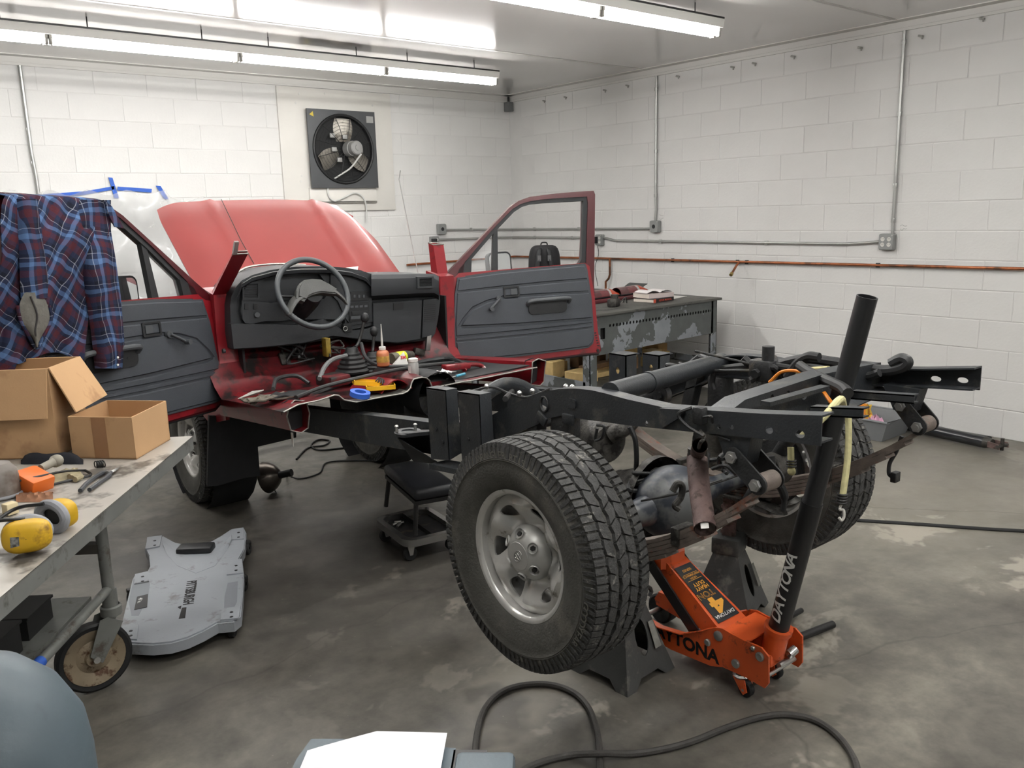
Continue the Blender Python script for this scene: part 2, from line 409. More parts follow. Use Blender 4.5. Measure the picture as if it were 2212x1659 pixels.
dash_dk = M('black dash plastic', s(26,28,30), .5)
dash_mid = M('dark grey plastic', s(70,73,76), .5, var=.04)
frame_m = M('satin black frame paint', s(43,46,49), .44, var=.14, scale=14, bump=.25, bscale=160, dirt=s(70,70,66), dirt_amt=.2, dscale=10)
frame_dk = M('greasy black frame', s(34,35,36), .55, var=.25, scale=16, bump=.5, bscale=90, dirt=s(60,55,48), dirt_amt=.2, dscale=14)
rust = M('rusty brown steel', s(108,88,84), .7, var=.25, scale=22, bump=.5, bscale=120, dirt=s(62,48,42), dirt_amt=.35, dscale=18)
spring_m = M('weathered spring steel', s(104,94,86), .65, var=.25, scale=20, bump=.4, bscale=120, dirt=s(112,60,38), dirt_amt=.2, dscale=10)
grime = M('greasy machined steel', s(70,68,64), .55, .3, var=.3, scale=24, bump=.6, bscale=100, dirt=s(36,34,32), dirt_amt=.45, dscale=20)
axle_m = M('black blue axle paint', s(42,47,56), .45, var=.2, scale=12, dirt=s(92,94,94), dirt_amt=.5, dscale=7)
chrome = M('bright zinc', s(205,205,205), .22, .95)
bright = M('bare bright metal', s(185,185,182), .35, .85, var=.1)
rubber = M('worn tyre rubber', s(80,79,74), .82, var=.16, scale=18, bump=.5, bscale=140, dirt=s(98,95,88), dirt_amt=.22, dscale=7)
rubber_tread = M('dusty tread rubber', s(66,66,65), .85, var=.2, scale=40, bump=.8, bscale=160, dirt=s(120,118,112), dirt_amt=.12, dscale=30)
rubber_let = M('scuffed tyre lettering', s(104,102,95), .8, var=.15, scale=30)
alloy = M('silver painted wheel', s(216,215,211), .27, .5, var=.05, scale=20, bump=.05, dirt=s(120,112,100), dirt_amt=.08, dscale=12)
cap_m = M('satin silver cap', s(196,196,192), .42, .5, var=.03)
black_rubber = M('black rubber', s(24,25,26), .6, var=.1)
black_hose = M('black hose', s(38,39,40), .5, var=.15, scale=30)
glass_m = M('clear glass', (.93,.96,.96), .03, alpha=.12, spec=.6)
mirror_m = M('mirror glass', (.85,.88,.9), .03, 1.)
orange_wire = M('orange wire', s(214,126,30), .5)
yellow_rope = M('pale yellow cord', s(196,190,142), .8, var=.15, scale=60)
undercoat = M('black undercoating', s(22,23,25), .7, var=.2, scale=20)
raw_edge = M('cut bare sheet metal', s(150,148,142), .45, .6, var=.2, scale=40)
plastic_w = M('white plastic', s(224,222,216), .5)
fluff = M('dirty grey insulation', s(96,90,80), .9, var=.3, scale=30, bump=.8, bscale=60)

truck = thing('pickup_truck', 'dismantled red pickup truck with open doors and bare black frame', 'truck', (XC, AXY, 0))
def T(mb, name, mat, parent=None, **k): return mb.build(name, mat, parent or truck, **k)

# ------------------------------------------------------------------ wheels
def make_tyre():
    prof = [(.086,.204),(.092,.209),(.101,.228),(.1105,.258),(.1125,.283),(.1118,.300),(.1140,.303),(.1118,.3045),(.1138,.3075),(.1108,.310),(.107,.325),(.101,.341),(.093,.349)]
    m = MB(); m.lathe((0,0,0), (1,0,0), prof + [(-x, r) for x, r in prof[::-1]], 72)
    return m
def make_tread():
    m = MB(); N = 46; R0, R1 = .347, .3605
    def blk(x0, x1, a0, a1, skew, zig, r0=R0, r1=R1, edge=None):
        rows_t = []; rows_b = []
        for k in range(3):
            f = k/2; a = a0+(a1-a0)*f; z = zig*(1 if k == 1 else 0)
            pts = []
            for (x, s2) in ((x0+z, 0), (x1+z, skew)):
                aa = a+s2; pts.append((x, aa))
            rows_t.append(pts)
        vs = []; fs = []
        for rr, ins in ((r0, 0), (r1, .0022)):
            for k, pts in enumerate(rows_t):
                for j, (x, aa) in enumerate(pts):
                    xx = x + (ins if j == 0 else -ins); rr2 = rr
                    if edge is not None and ((edge > 0 and j == 1) or (edge < 0 and j == 0)): xx = edge*(.1045 if rr > r0 else .103); rr2 = (.3545 if rr > r0 else .335)
                    vs.append((xx, rr2*math.cos(aa), rr2*math.sin(aa)))
        fs += [(6,7,9,8),(8,9,11,10)]
        for a_, b_ in ((0,2),(2,4)): fs += [(a_, a_+6, b_+6, b_), (b_+1, b_+7, a_+7, a_+1)]
        fs += [(1,7,6,0), (4,10,11,5)]
        m.add(vs, fs)
    st = 2*PI/N
    for i in range(N):
        a = i*st
        blk(-.057,-.0235, a, a+st*.90, st*.30, .005); blk(-.0165,.0165, a+st*.4, a+st*1.3, -st*.35, -.005); blk(.0235,.057, a+st*.2, a+st*1.1, st*.30, .005)
        for h in (0, .5):
            blk(.064,.094, a+st*h, a+st*(h+.36), st*.10, .003, edge=1); blk(-.094,-.064, a+st*(h+.2), a+st*(h+.56), -st*.1, -.003, edge=-1)
            # shoulder lugs running down the sidewall
            for sd in (1, -1):
                aa = a+st*(h+.04); ab = aa+st*.24
                q = [(sd*.1035,.336,aa),(sd*.1035,.336,ab),(sd*.1115,.307,ab),(sd*.1115,.307,aa)]
                q2 = [(sd*.1065,.352,aa),(sd*.1065,.352,ab),(sd*.1128,.309,ab),(sd*.1128,.309,aa)]
                vs = [(x, r*math.cos(t), r*math.sin(t)) for x, r, t in q+q2]
                m.add(vs, [(4,5,6,7),(0,1,5,4),(1,2,6,5),(2,3,7,6),(3,0,4,7)])
    return m
def rim_bool():
    prof = [(.036,.001),(.040,.05),(.036,.078),(.028,.092),(.030,.105),(.042,.122),(.056,.142),(.064,.158),(.062,.172),(.056,.188)]
    back = [(x-.006, r) for x, r in prof[::-1]]
    m = MB(); n = 120; vs = []; fs = []; P = prof+back
    for (x, r) in P:
        for j in range(n):
            t = 2*PI*j/n; wv = max(0, 1-((r-.128)/.05)**2) if .08 < r < .178 else 0
            vs.append((x + .016*wv*math.cos(6*(t-.28)), r*math.cos(t), r*math.sin(t)))
    k = len(P)
    for i in range(k-1):
        for j in range(n): fs.append((i*n+j, i*n+(j+1) % n, (i+1)*n+(j+1) % n, (i+1)*n+j))
    for j in range(n): fs.append(((k-1)*n+j, (k-1)*n+(j+1) % n, (j+1) % n, j))
    m.add(vs, fs)
    a = bpy.data.objects.new('a', m.mesh('rim_face', alloy, 40)); COL.objects.link(a)
    c = MB()
    for h in range(6):
        t0 = 2*PI*h/6 + PI/6+.28 ; o = V((0, math.cos(t0), math.sin(t0))); tt = V((0, -math.sin(t0), math.cos(t0))); pts = []
        for i in range(20):
            q = 2*PI*i/20; wd = .031+.008*math.cos(q); pts.append(o*(.139+.021*math.cos(q)) + tt*(wd*math.sin(q)+.008*math.cos(q)) - V((.05,0,0)))
        c.plate(pts, (.2,0,0))
    b = bpy.data.objects.new('b', c.mesh('cut', alloy, 0)); COL.objects.link(b)
    md = a.modifiers.new('c', 'BOOLEAN'); md.operation = 'DIFFERENCE'; md.object = b; md.solver = 'EXACT'
    me = bpy.data.meshes.new_from_object(a.evaluated_get(bpy.context.evaluated_depsgraph_get()))
    bpy.data.objects.remove(a); bpy.data.objects.remove(b)
    me.materials.clear(); me.materials.append(alloy)
    me.polygons.foreach_set('use_smooth', [True]*len(me.polygons)); me.set_sharp_from_angle(angle=math.radians(40)); me.name = 'rim_face'
    return me
def make_barrel():
    m = MB()
    m.lathe((0,0,0), (1,0,0), [(.080,.189),(.088,.193),(.0915,.200),(.092,.207),(.089,.2085),(.085,.2045),(.080,.196),(.060,.192),(.045,.182),(-.02,.176),(-.07,.186),(-.088,.196),(-.092,.207),(-.089,.2085),(-.083,.204),(-.078,.197),(-.02,.183),(.038,.187),(.05,.190),(.080,.189)], 96)
    return m
def make_cap():
    m = MB(); m.lathe((0,0,0), (1,0,0), [(.030,.088),(.046,.086),(.064,.074),(.080,.060),(.086,.048),(.086,.0445),(.0875,.043),(.0875,.030),(.089,.0),], 48)
    return m
def make_mark():            # three interlocking ovals on the cap
    m = MB()
    for (cy, cz, ry, rz) in ((0,0,.021,.0145),(0,.0045,.014,.0062),(0,0,.006,.0142)):
        m.tube([(.0892, cy+ry*math.cos(2*PI*i/28), cz+rz*math.sin(2*PI*i/28)) for i in range(28)], .0011, 6, closed=True)
    return m
def arc_text(parent, body, r0, h, a_mid, mat, x=.1122):
    """raised lettering bent round the sidewall"""
    adv = h*.82/r0; n = len(body); objs = MB()
    for i, ch in enumerate(body):
        if ch == ' ': continue
        a = a_mid - (i-(n-1)/2)*adv
        o = V((x-.0012, r0*math.cos(a), r0*math.sin(a))); up = V((0, math.cos(a), math.sin(a))); ex = V((0, math.sin(a), -math.cos(a)))
        t = text('letter', ch, mat, None, o-up*h/2, ex, up, h, .0015, 'CENTER', bold=.012)
        objs.add([q.co[:] for q in t.data.vertices], [list(p.vertices) for p in t.data.polygons]); bpy.data.objects.remove(t)
    return objs
TYRE = make_tyre().mesh('tyre', rubber, 40); TREAD = make_tread().mesh('tread', rubber_tread, 0)
RIMF = rim_bool(); BARREL = make_barrel().mesh('rim_barrel', alloy, 40); CAPM = make_cap().mesh('centre_cap', cap_m, 30)
MARK = make_mark().mesh('cap_emblem', bright, 40)
LET1 = arc_text(None, 'WRANGLER RT/S', .330-.012, .022, math.radians(78), rubber_let).mesh('sidewall_lettering', rubber_let, 0)
LET2 = arc_text(None, 'GOODYEAR', .330-.012, .024, math.radians(-40), rubber_let).mesh('sidewall_lettering', rubber_let, 0)
def lug_mesh():
    m = MB(); m.lathe((0,0,0), (1,0,0), [(0,.0165),(.004,.0175),(.006,.0165),(-.004,.013),(-.012,.011)], 20, mi=0)
    m.cyl((-.012,0,0), (.004,0,0), .0085, 6, mi=1); return m
LUG = lug_mesh().mesh('lug_nut', [cap_m, metal_dark], 30)
def wheel(c, out, steer=0., spin=0., name='wheel', lab=None):
    """c = centre, out = +1 if the face looks to -X (left side of the truck)"""
    A = Matrix.Rotation(PI, 4, 'Z') if out > 0 else Matrix.Identity(4)
    Tm = Matrix.Translation(V(c)) @ Matrix.Rotation(steer, 4, 'Z') @ A @ Matrix.Rotation(spin, 4, 'X')
    def part(nm, me, parent, mat4=None):
        o = bpy.data.objects.new(nm, me); COL.objects.link(o)
        o.parent = parent
        if parent is truck: o.matrix_parent_inverse = Matrix.Translation(-V(truck['_base']))
        if mat4: o.matrix_basis = mat4
        return o
    wroot = part(name, TYRE, truck, Tm)
    if lab: wroot['label'] = lab
    part('tread', TREAD, wroot); part('rim_barrel', BARREL, wroot); part('rim_face', RIMF, wroot)
    part('sidewall_lettering', LET1, wroot); part('sidewall_lettering', LET2, wroot)
    cp = part('centre_cap', CAPM, wroot); part('cap_emblem', MARK, wroot, Matrix.Rotation(.5, 4, 'X'))
    for k in range(6):
        a = 2*PI*k/6+.25; part('lug_nut', LUG, wroot, Matrix.Translation((.0745, .0665*math.cos(a), .0665*math.sin(a))) @ Matrix.Rotation(a, 4, 'X') @ Matrix.Rotation(.6, 4, 'Z'))
    return wroot
wheel((-4.612, AXY, AXZ), 1, 0, .35, lab='near rear wheel lifted off the floor')
wheel((-3.325, AXY+.005, AXZ+.005), -1, 0, 1.2, lab='far rear wheel seen from inside')
wheel((-4.565, -2.60, .358), 1, math.radians(-3), .9, lab='front wheel behind the black mud flap')
wheel((-3.37, -2.60, .358), -1, math.radians(-3), .2)

# ------------------------------------------------------------------ frame
ST = [(-6.485,1.136,1.060),(-6.32,1.113,1.047),(-6.15,1.094,1.029),(-5.99,1.077,1.013),(-5.85,1.079,.999),(-5.76,1.084,.993),(-5.70,1.085,.988),(-5.63,1.080,.983),(-5.56,1.069,.979),(-5.50,1.054,.960),(-5.435,1.033,.925),(-5.30,.972,.865),(-5.18,.913,.80)]
SF = [(-5.22,.915,.79),(-5.0,.862,.735),(-4.81,.826,.690),(-4.4,.782,.645),(-3.756,.712,.58),(-3.2,.655,.52),(-2.6,.60,.46),(-1.75,.53,.40)]
def rail(xo, inn, holes, name, lab):
    """C-section rail: web at xo, flanges reaching towards the middle (inn = +1 or -1)"""
    m = MB(); top = [V((xo, y, zt)) for y, zt, zb in ST]; bot = [V((xo, y, zb)) for y, zt, zb in ST]
    m.plate(top+bot[::-1], (inn*.005,0,0), holes)
    fl = .055
    m.sheet([[p+V((inn*.004,0,0)), p+V((inn*fl,0,0))] if inn*1 > 0 else [p+V((inn*fl,0,0)), p+V((inn*.004,0,0))] for p in top], .005)
    m.sheet([[p+V((inn*fl,0,.005)), p+V((inn*.004,0,.005))] if inn > 0 else [p+V((inn*.004,0,.005)), p+V((inn*fl,0,.005))] for p in bot], .005)
    r = T(m, name, frame_m, label=lab)
    m = MB(); x2 = xo+inn*.006; 
    rows = [[V((x2,y,zt-.004)), V((x2+inn*.06,y,zt-.004)), V((x2+inn*.06,y,zb)), V((x2,y,zb))] for y, zt, zb in SF]
    m.sheet(rows, 0, closed_u=True); m.add(rows[0], [(0,1,2,3)]); m.add(rows[-1], [(3,2,1,0)])
    T(m, 'front_rail', frame_m); return r
nh = []
def slot(u, v, x, ry, rz, tilt=0.):
    c = PX(u, v, x); return [V((x, c.y+ry*math.cos(a)*math.cos(tilt)-rz*math.sin(a)*math.sin(tilt), c.z+ry*math.cos(a)*math.sin(tilt)+rz*math.sin(a)*math.cos(tilt))) for a in [2*PI*i/14 for i in range(14)]]
XN, XF = -4.41, -3.51
rail(XN, 1, [slot(1176,873,XN,.016,.022), slot(1396,914,XN,.007,.007), slot(1553,922,XN,.006,.006), slot(1581,923,XN,.006,.006), slot(1661,929,XN,.012,.010), slot(1728,938,XN,.013,.010)], 'frame_rail', 'near frame rail with kick up over the axle')
rail(XF, -1, [slot(2023,818,XF,.017,.009), slot(2081,821,XF,.017,.009)], 'frame_rail', 'far frame rail with two slots at its end')
# collar round the big hole and the square plug
m = MB(); c = PX(1176,873,XN); m.tube(ring(c-V((.002,0,0)), (1,0,0), .019, 18, .025), .004, 6, closed=True); T(m, 'hole_collar', frame_dk)
c = PX(1237,871,XN); MB().plate(rrect(c, Y_, Z_, .034, .030, .007), (-.006,0,0)).build('square_plug', frame_m, truck)
# inner reinforcement under the hump and bump stop boxes
for x, sgn in ((XN, 1), (XF, -1)):
    m = MB(); m.box((x+sgn*.035, -5.545, .905), (.06, .085, .16), bev=.008); m.box((x+sgn*.03, -5.40, .885), (.05, .05, .2), R=rot(.25,'X'), bev=.006); T(m, 'bump_stop_bracket', frame_dk)
for (yy, zz, aa) in ((-5.60,.975,0.),(-5.47,.955,.5)): MB().box((XN-.004,yy,zz), (.012,.05,.035), R=rot(aa,'X'), bev=.004).build('weld_tab', frame_m, truck)
# outboard body brackets standing on the near rail
def upright(name, x, y0, y1, zt, zb, d=.06):
    m = MB(); m.plate([V((x,y0,zb)), V((x,y0+.01,zt)), V((x,y1,zt+.008)), V((x,y1-.004,zb+.02))], (.005,0,0))
    m.plate([V((x,y1,zt+.008)), V((x+d,y1,zt+.008)), V((x+d,y1-.012,zb+.04)), V((x,y1-.004,zb+.02))], (0,.005,0))
    m.plate([V((x,y0+.01,zt)), V((x,y1,zt+.008)), V((x+d,y1,zt+.008)), V((x+d,y0+.01,zt))], (0,0,-.005))
    m.plate([V((x,y0,zb)), V((x,y0+.01,zt)), V((x+d,y0+.01,zt)), V((x+d,y0,zb+.02))], (0,.005,0))
    for (yy, zz) in ((.35,.45),(.7,.3)): m.cyl((x-.001, y0+(y1-y0)*yy, zb+(zt-zb)*zz), (x-.004, y0+(y1-y0)*yy, zb+(zt-zb)*zz), .007, 10)
    return T(m, name, frame_m)
upright('body_bracket', -4.485, -4.905, -5.02, .990, .71, .050)
upright('body_bracket', -4.485, -5.110, -5.225, 1.004, .70, .050)
m = MB(); m.box((-4.46,-5.06,.70), (.085,.30,.02), R=rot(-.1,'X')); T(m, 'bracket_base', frame_m)
for (u0, u1, v0, v1) in ((1316,1352,768,832),(1388,1424,768,822)):
    a = PX(u0, v1, XF+.03); b_ = PX(u1, v0, XF+.03); m = MB()
    hs = [[V((XF+.03, (a.y+b_.y)/2+.012*math.cos(q), b_.z-(b_.z-a.z)*.5+.016*math.sin(q))) for q in [2*PI*i/12 for i in range(12)]]]
    m.plate([V((XF+.03,a.y,a.z)), V((XF+.03,a.y,b_.z)), V((XF+.03,b_.y,b_.z)), V((XF+.03,b_.y,a.z))], (.005,0,0), hs)
    m.obb((XF+.03,b_.y,b_.z-.005), (.09,0,0), (0,a.y-b_.y,0), (0,0,.005)); m.obb((XF+.03,b_.y,a.z), (.07,0,0), (0,.005,0), (0,0,b_.z-a.z))
    T(m, 'body_bracket', frame_m)
# round body mount seat outboard of the near rail
c = PZ(881, 928, .80); m = MB()
m.plate([V((XN,c.y+.15,.745)), V((c.x-.03,c.y+.05,.775)), V((c.x-.05,c.y,.78)), V((c.x-.03,c.y-.05,.785)), V((XN,c.y-.16,.80))], (0,0,.014))
m.lathe(c-Z_*.02, Z_, [(0,.052),(.012,.055),(.016,.05),(.016,.026),(.006,.024)], 28)
m.plate([V((XN,c.y+.15,.745)), V((c.x-.05,c.y,.775)), V((XN,c.y-.1,.66)), V((XN,c.y+.1,.63))], (.006,0,0)); T(m, 'body_mount', frame_m)
for (u, v) in ((857,921),(897,917)):
    q = PZ(u, v+6, .81); m = MB(); m.cyl(q-Z_*.012, q+Z_*.006, .006, 8); m.ball(q+Z_*.011, (.009,.009,.006), 8, 6); T(m, 'mount_bolt', bright)
q = PX(1005, 905, -4.2)
m = MB(); m.cyl((-4.15,-4.95,.90), (-3.95,-4.75,.87), .012, 8); T(m, 'brake_line', metal_dark)
# arched transmission crossmember between the rails
m = MB(); pts = [V((XC-.27+.54*i/16, -4.72, .735+.165*math.sin(PI*i/16))) for i in range(17)]
m.tube([V((XN+.03,-4.72,.72))]+pts+[V((XF-.03,-4.72,.72))], .020, 10, flat=1.6); T(m, 'arched_crossmember', frame_m)
# tubular crossmember and hat-section rear crossmember
A = PX(1318, 849, XN+.05); B = PX(1560, 781, XF-.02); m = MB(); m.cyl(A, B, .034, 20); m.cyl(A.lerp(B,.28), A.lerp(B,.31), .037, 20); T(m, 'tubular_crossmember', frame_m)
m = MB(); q = A.lerp(B,.45)+V((0,.02,-.065)); m.cyl(q-V((.012,0,0)), q+V((.012,0,0)), .034, 20); m.cyl(q-V((.02,0,0)), q+V((.02,0,0)), .012, 10); T(m, 'rubber_mount', frame_dk)
YM = -6.17
prof = lambda x, b: [V((x, YM-.005-.05, 1.022+b)), V((x, YM, 1.028+b)), V((x, YM+.008, 1.088+b)), V((x, YM+.06, 1.098+b)), V((x, YM+.12, 1.094+b)), V((x, YM+.13, 1.03+b))]
m = MB(); xs_ = [XN+.01, XN+.10, XN+.2, XC-.12, XC+.12, XF-.2, XF-.1, XF-.01]
web = [V((XN+.006,YM,1.06)), V((XN+.14,YM,1.10)), V((XC+.1,YM,1.116)), V((XF-.006,YM,1.105)), V((XF-.006,YM,1.030)), V((XC,YM,1.000)), V((XN+.1,YM,1.000)), V((XN+.006,YM,1.03))]
def hole_y(u, v, r, rz): 
    c = PY(u, v, YM); return [V((c.x+r*math.cos(a), YM, c.z+rz*math.sin(a))) for a in [2*PI*i/12 for i in range(12)]]
m.plate(web, (0,.005,0), [hole_y(1668,863,.010,.016), hole_y(1702,855,.012,.016), hole_y(1738,851,.018,.018)])
for e in (web[0:4], ):
    m.sheet([[p, p+V((0,.07,-.002))] for p in e], .004)
m.sheet([[p, p+V((0,.12,0))] for p in web[4:8]], .004); m.sheet([[p-V((0,.05,.006)), p] for p in web[4:8]], .004)
T(m, 'hat_crossmember', frame_m)
m = MB(); m.tube([V((XN+.03,-5.2,.86)), V((XF-.03,-5.2,.86))], .03, 12); T(m, 'front_tube_crossmember', frame_dk)
# two slim channel arms reaching past the frame ends
for (u0, v0, u1, v1, x) in ((1750,889,1864,894,-4.28),(1838,854,1974,864,-3.85)):
    p, q = PX(u0, v0, x), PX(u1, v1, x); d = q-p; m = MB()
    m.obb(p-Z_*.012, d, (.004,0,0), (0,0,.026)); m.obb(p+Z_*.010, d, (.03,0,0), (0,0,.004)); m.obb(p-Z_*.012, d, (.03,0,0), (0,0,.004)); m.obb(p+V((0,.12,-.006)), (.3 if x < -4 else .3, 0, 0), (0,.03,0), (0,0,.012))
    T(m, 'channel_arm', frame_m)

# ------------------------------------------------------------------ rear axle, springs, shackles
m = MB(); m.tube([(-4.50,AXY,AXZ),(-4.22,AXY,AXZ),(-4.12,AXY,AXZ)], [.038,.038,.055], 20); m.tube([(-3.42,AXY,AXZ),(-3.74,AXY,AXZ),(-3.84,AXY,AXZ)], [.038,.038,.055], 20)
m.ball((XC-.02,AXY,AXZ), (.155,.125,.13), 28, 16); T(m, 'axle_housing', axle_m)
m = MB(); m.lathe((XC-.02,AXY+.06,AXZ), Y_, [(0,.15),(.03,.15),(.05,.12),(.12,.085),(.19,.06),(.2,.06),(.2,.03),(.26,.03),(.26,.055),(.275,.055),(.275,.0)], 28)
for k in range(10): a = 2*PI*k/10; m.cyl((XC-.02+.135*math.cos(a),AXY+.09,AXZ+.135*math.sin(a)), (XC-.02+.135*math.cos(a),AXY+.102,AXZ+.135*math.sin(a)), .009, 6)
T(m, 'differential_carrier', grime)
for x, sg in ((-4.50,-1),(-3.43,1)):
    m = MB(); m.lathe((x,AXY,AXZ), (sg,0,0), [(-.01,.0),(-.01,.135),(.0,.15),(.05,.15),(.06,.11),(.06,.0)], 32); T(m, 'brake_drum', frame_dk)
def leaf_pack(x, yf, ye, zf, ze, zc, name='leaf_spring'):
    """stack of curved leaves from the front eye to the rear eye, clamped at the axle"""
    root = None
    def zat(y): t = (y-yf)/(ye-yf); return zf+(ze-zf)*t + (zc-(zf+(ze-zf)*((AXY-yf)/(ye-yf))))*(1-((y-AXY)/((yf-AXY) if y > AXY else (ye-AXY)))**2)
    for k in range(5):
        f = (1,.93,.84,.72,.5)[k]; ya = AXY+(yf-AXY)*f; yb = AXY+(ye-AXY)*f; m = MB(); rows = []
        for i in range(15):
            y = ya+(yb-ya)*i/14; z = zat(y)-k*.0140; rows.append([V((x-.03,y,z)), V((x+.03,y,z))])
        m.sheet(rows, -.0115)
        if k == 0:
            m.cyl((x-.032,yf,zf), (x+.032,yf,zf), .026, 16); m.cyl((x-.032,ye,ze+.012), (x+.032,ye,ze+.012), .026, 16)
            root = T(m, name, spring_m)
        else: m.build('spring_leaf', spring_m, root)
    for yy in (AXY+.30, AXY-.36):
        MB().box((x, yy, zat(yy)-.012), (.075,.03,.055), bev=.004).build('leaf_clamp', grime, root)
    for yy in (AXY+.055, AXY-.055):
        p = [V((x-.04,yy,zc-.09)), V((x-.04,yy,AXZ+.02)), V((x-.03,yy,AXZ+.045)), V((x+.03,yy,AXZ+.045)), V((x+.04,yy,AXZ+.02)), V((x+.04,yy,zc-.09))]
        MB().tube(p, .007, 8).build('u_bolt', rust, root)
    MB().box((x, AXY, zc-.075), (.11,.17,.014), bev=.003).build('spring_plate', grime, root)
    pts = spline([(x-.01,AXY+.02,zc-.078),(x-.02,AXY-.10,zc-.075),(x-.03,AXY-.2,zc-.088)], 5); MB().tube(pts, [.035]*9+[.03,.012], 10, flat=.25).build('bump_plate', grime, root)
    return root
e1 = PX(1655, 1040, -4.37); e2 = PX(1996, 917, -3.55)
leaf_pack(-4.37, -5.05, e1.y, .70, e1.z-.012, .575); leaf_pack(-3.55, -5.05, e2.y, .72, e2.z-.012, .60)
def shackle(x, eye, top, name='spring_shackle'):
    root = None
    for dx in (-.042, .038):
        d = top-eye; n = V((0,-d.z,d.y)).normalized(); pts = []
        for i in range(9): a = PI*i/8; pts.append(eye - d.normalized()*(.028*math.sin(a)) + n*(.028*math.cos(a)))
        for i in range(9): a = PI*i/8; pts.append(top + d.normalized()*(.026*math.sin(a)) - n*(.026*math.cos(a)))
        m = MB(); m.plate([V((x+dx, p.y, p.z)) for p in pts], (.006,0,0))
        if root is None: root = T(m, name, frame_dk)
        else: m.build('shackle_plate', frame_dk, root)
    for p in (eye, top):
        m = MB(); m.cyl((x-.058,p.y,p.z), (x+.055,p.y,p.z), .009, 10); m.cyl((x-.055,p.y,p.z), (x-.045,p.y,p.z), .017, 6); m.build('shackle_bolt', bright, root)
    m = MB(); zt = 1.05 ; m.plate([V((x-.03, top.y+.07, zt)), V((x-.03, top.y-.05, zt)), V((x-.03, top.y-.03, top.z-.02)), V((x-.03, top.y+.03, top.z-.02))], (.06,0,0)); m.build('spring_hanger', frame_m, root)
t1 = PX(1603, 980, -4.37); t2 = PX(1960, 872, -3.55)
shackle(-4.37, V((-4.37, e1.y, e1.z)), t1); shackle(-3.55, V((-3.55, e2.y, e2.z)), t2)
for x in (-4.37, -3.55):
    m = MB(); m.plate([V((x-.03,-4.98,.83)), V((x-.03,-5.16,.86)), V((x-.03,-5.08,.68)), V((x-.03,-5.02,.68))], (.06,0,0)); T(m, 'front_spring_hanger', frame_m)
# shock absorbers
for x in (-3.66,):
    m = MB(); m.cyl((x,AXY-.09,AXZ-.06), (x-.02*(1 if x > XC else -1),AXY-.28,.86), .026, 14); m.cyl((x,AXY-.28,.84), (x,AXY-.34,1.0), .014, 10); T(m, 'shock_absorber', frame_dk)
# muffler seen under the hump, its tail and a strap
m = MB(); c = PX(1310, 955, -4.0); m.lathe(c+V((0,.0,0)), (.25,1,.05), [(-.02,.0),(-.02,.070),(-.005,.083),(.0,.085),(.006,.082),(.30,.082),(.32,.05),(.32,0)], 28); T(m, 'muffler', grime)
m = MB(); m.tube(spline([c+V((0,-.02,.03)), c+V((.03,-.06,.06)), c+V((.10,-.05,.09)), c+V((.2,.05,.09))], 6), .033, 14); T(m, 'exhaust_elbow', grime)
m = MB(); m.tube(spline([PX(1290,918,-4.1), PX(1305,922,-4.1), PX(1300,945,-4.1), PX(1286,950,-4.1), PX(1290,925,-4.1)], 5), .006, 6); T(m, 'muffler_hanger', black_rubber)
# rusty tail pipe hanging off the rail
YE = -6.42
P = [PX(1512,962,-4.33), PR(1506,985,2.56), PR(1508,1020,2.50), PR(1513,1070,2.44), PR(1519,1110,2.39), PR(1523,1142,2.35)]
m = MB(); pp = spline(P, 6); m.tube(pp, [.022]*6+[.031]*(len(pp)-6), 20, caps=False)
m.tube([pp[-1]]+[pp[-1]+(pp[-2]-pp[-1])*k for k in (.5,1.,2.)], .028, 20, caps=False); T(m, 'tail_pipe', rust, label='rusty brown tail pipe with open end')
m = MB(); a = pp[-1]; d = (pp[-1]-pp[-2]).normalized(); m.cyl(a-d*.03, a-d*.028, .022, 20); pass
m = MB(); p = pp[-3]; side = (CAM-p).normalized(); q = p+side*.0312; ux = (pp[-1]-pp[-4]).normalized(); uy = ux.cross(side).normalized()
m.sheet([[q+uy*(.011*w_)-side*(.0022*abs(w_)**2)+ux*l for w_ in (-1,-.5,0,.5,1)] for l in (-.022,-.018,.012,.016)], .0008); T(m, 'paper_sticker', plastic_w)
m = MB(); m.tube(spline([PX(1513,930,-4.42), PX(1522,945,-4.43), PX(1512,958,-4.43), PR(1508,975,2.56)], 6), .005, 8); m.lathe(PR(1507,982,2.56), (0,0,1), [(-.02,.03),(.02,.03),(.02,.02)], 16); T(m, 'pipe_clamp', grime)
# hanger box and wiring clip on the outside of the near rail
c = PX(1512, 897, XN-.012); m = MB(); m.box(c, (.03,.035,.05), bev=.008); m.tube(spline([c+V((-.01,.02,.02)), c+V((-.03,.05,.0)), c+V((-.02,.03,-.03)), c+V((-.02,-.03,-.05))], 6), .005, 6); m.tube(spline([c+V((-.01,-.02,.0)), c+V((-.03,-.06,.012)), c+V((-.01,-.05,-.01))], 6), .004, 6); T(m, 'rail_clip', frame_dk)
m = MB(); a = PX(1432,883,XN); b_ = PX(1482,886,XN); m.plate([a+V((-.001,0,.004)), b_+V((-.001,0,.004)), b_+V((-.001,.01,-.02)), a+V((-.001,-.006,-.055)), a+V((-.001,0,-.05))], (-.014,0,0)); T(m, 'rail_gusset', frame_m)
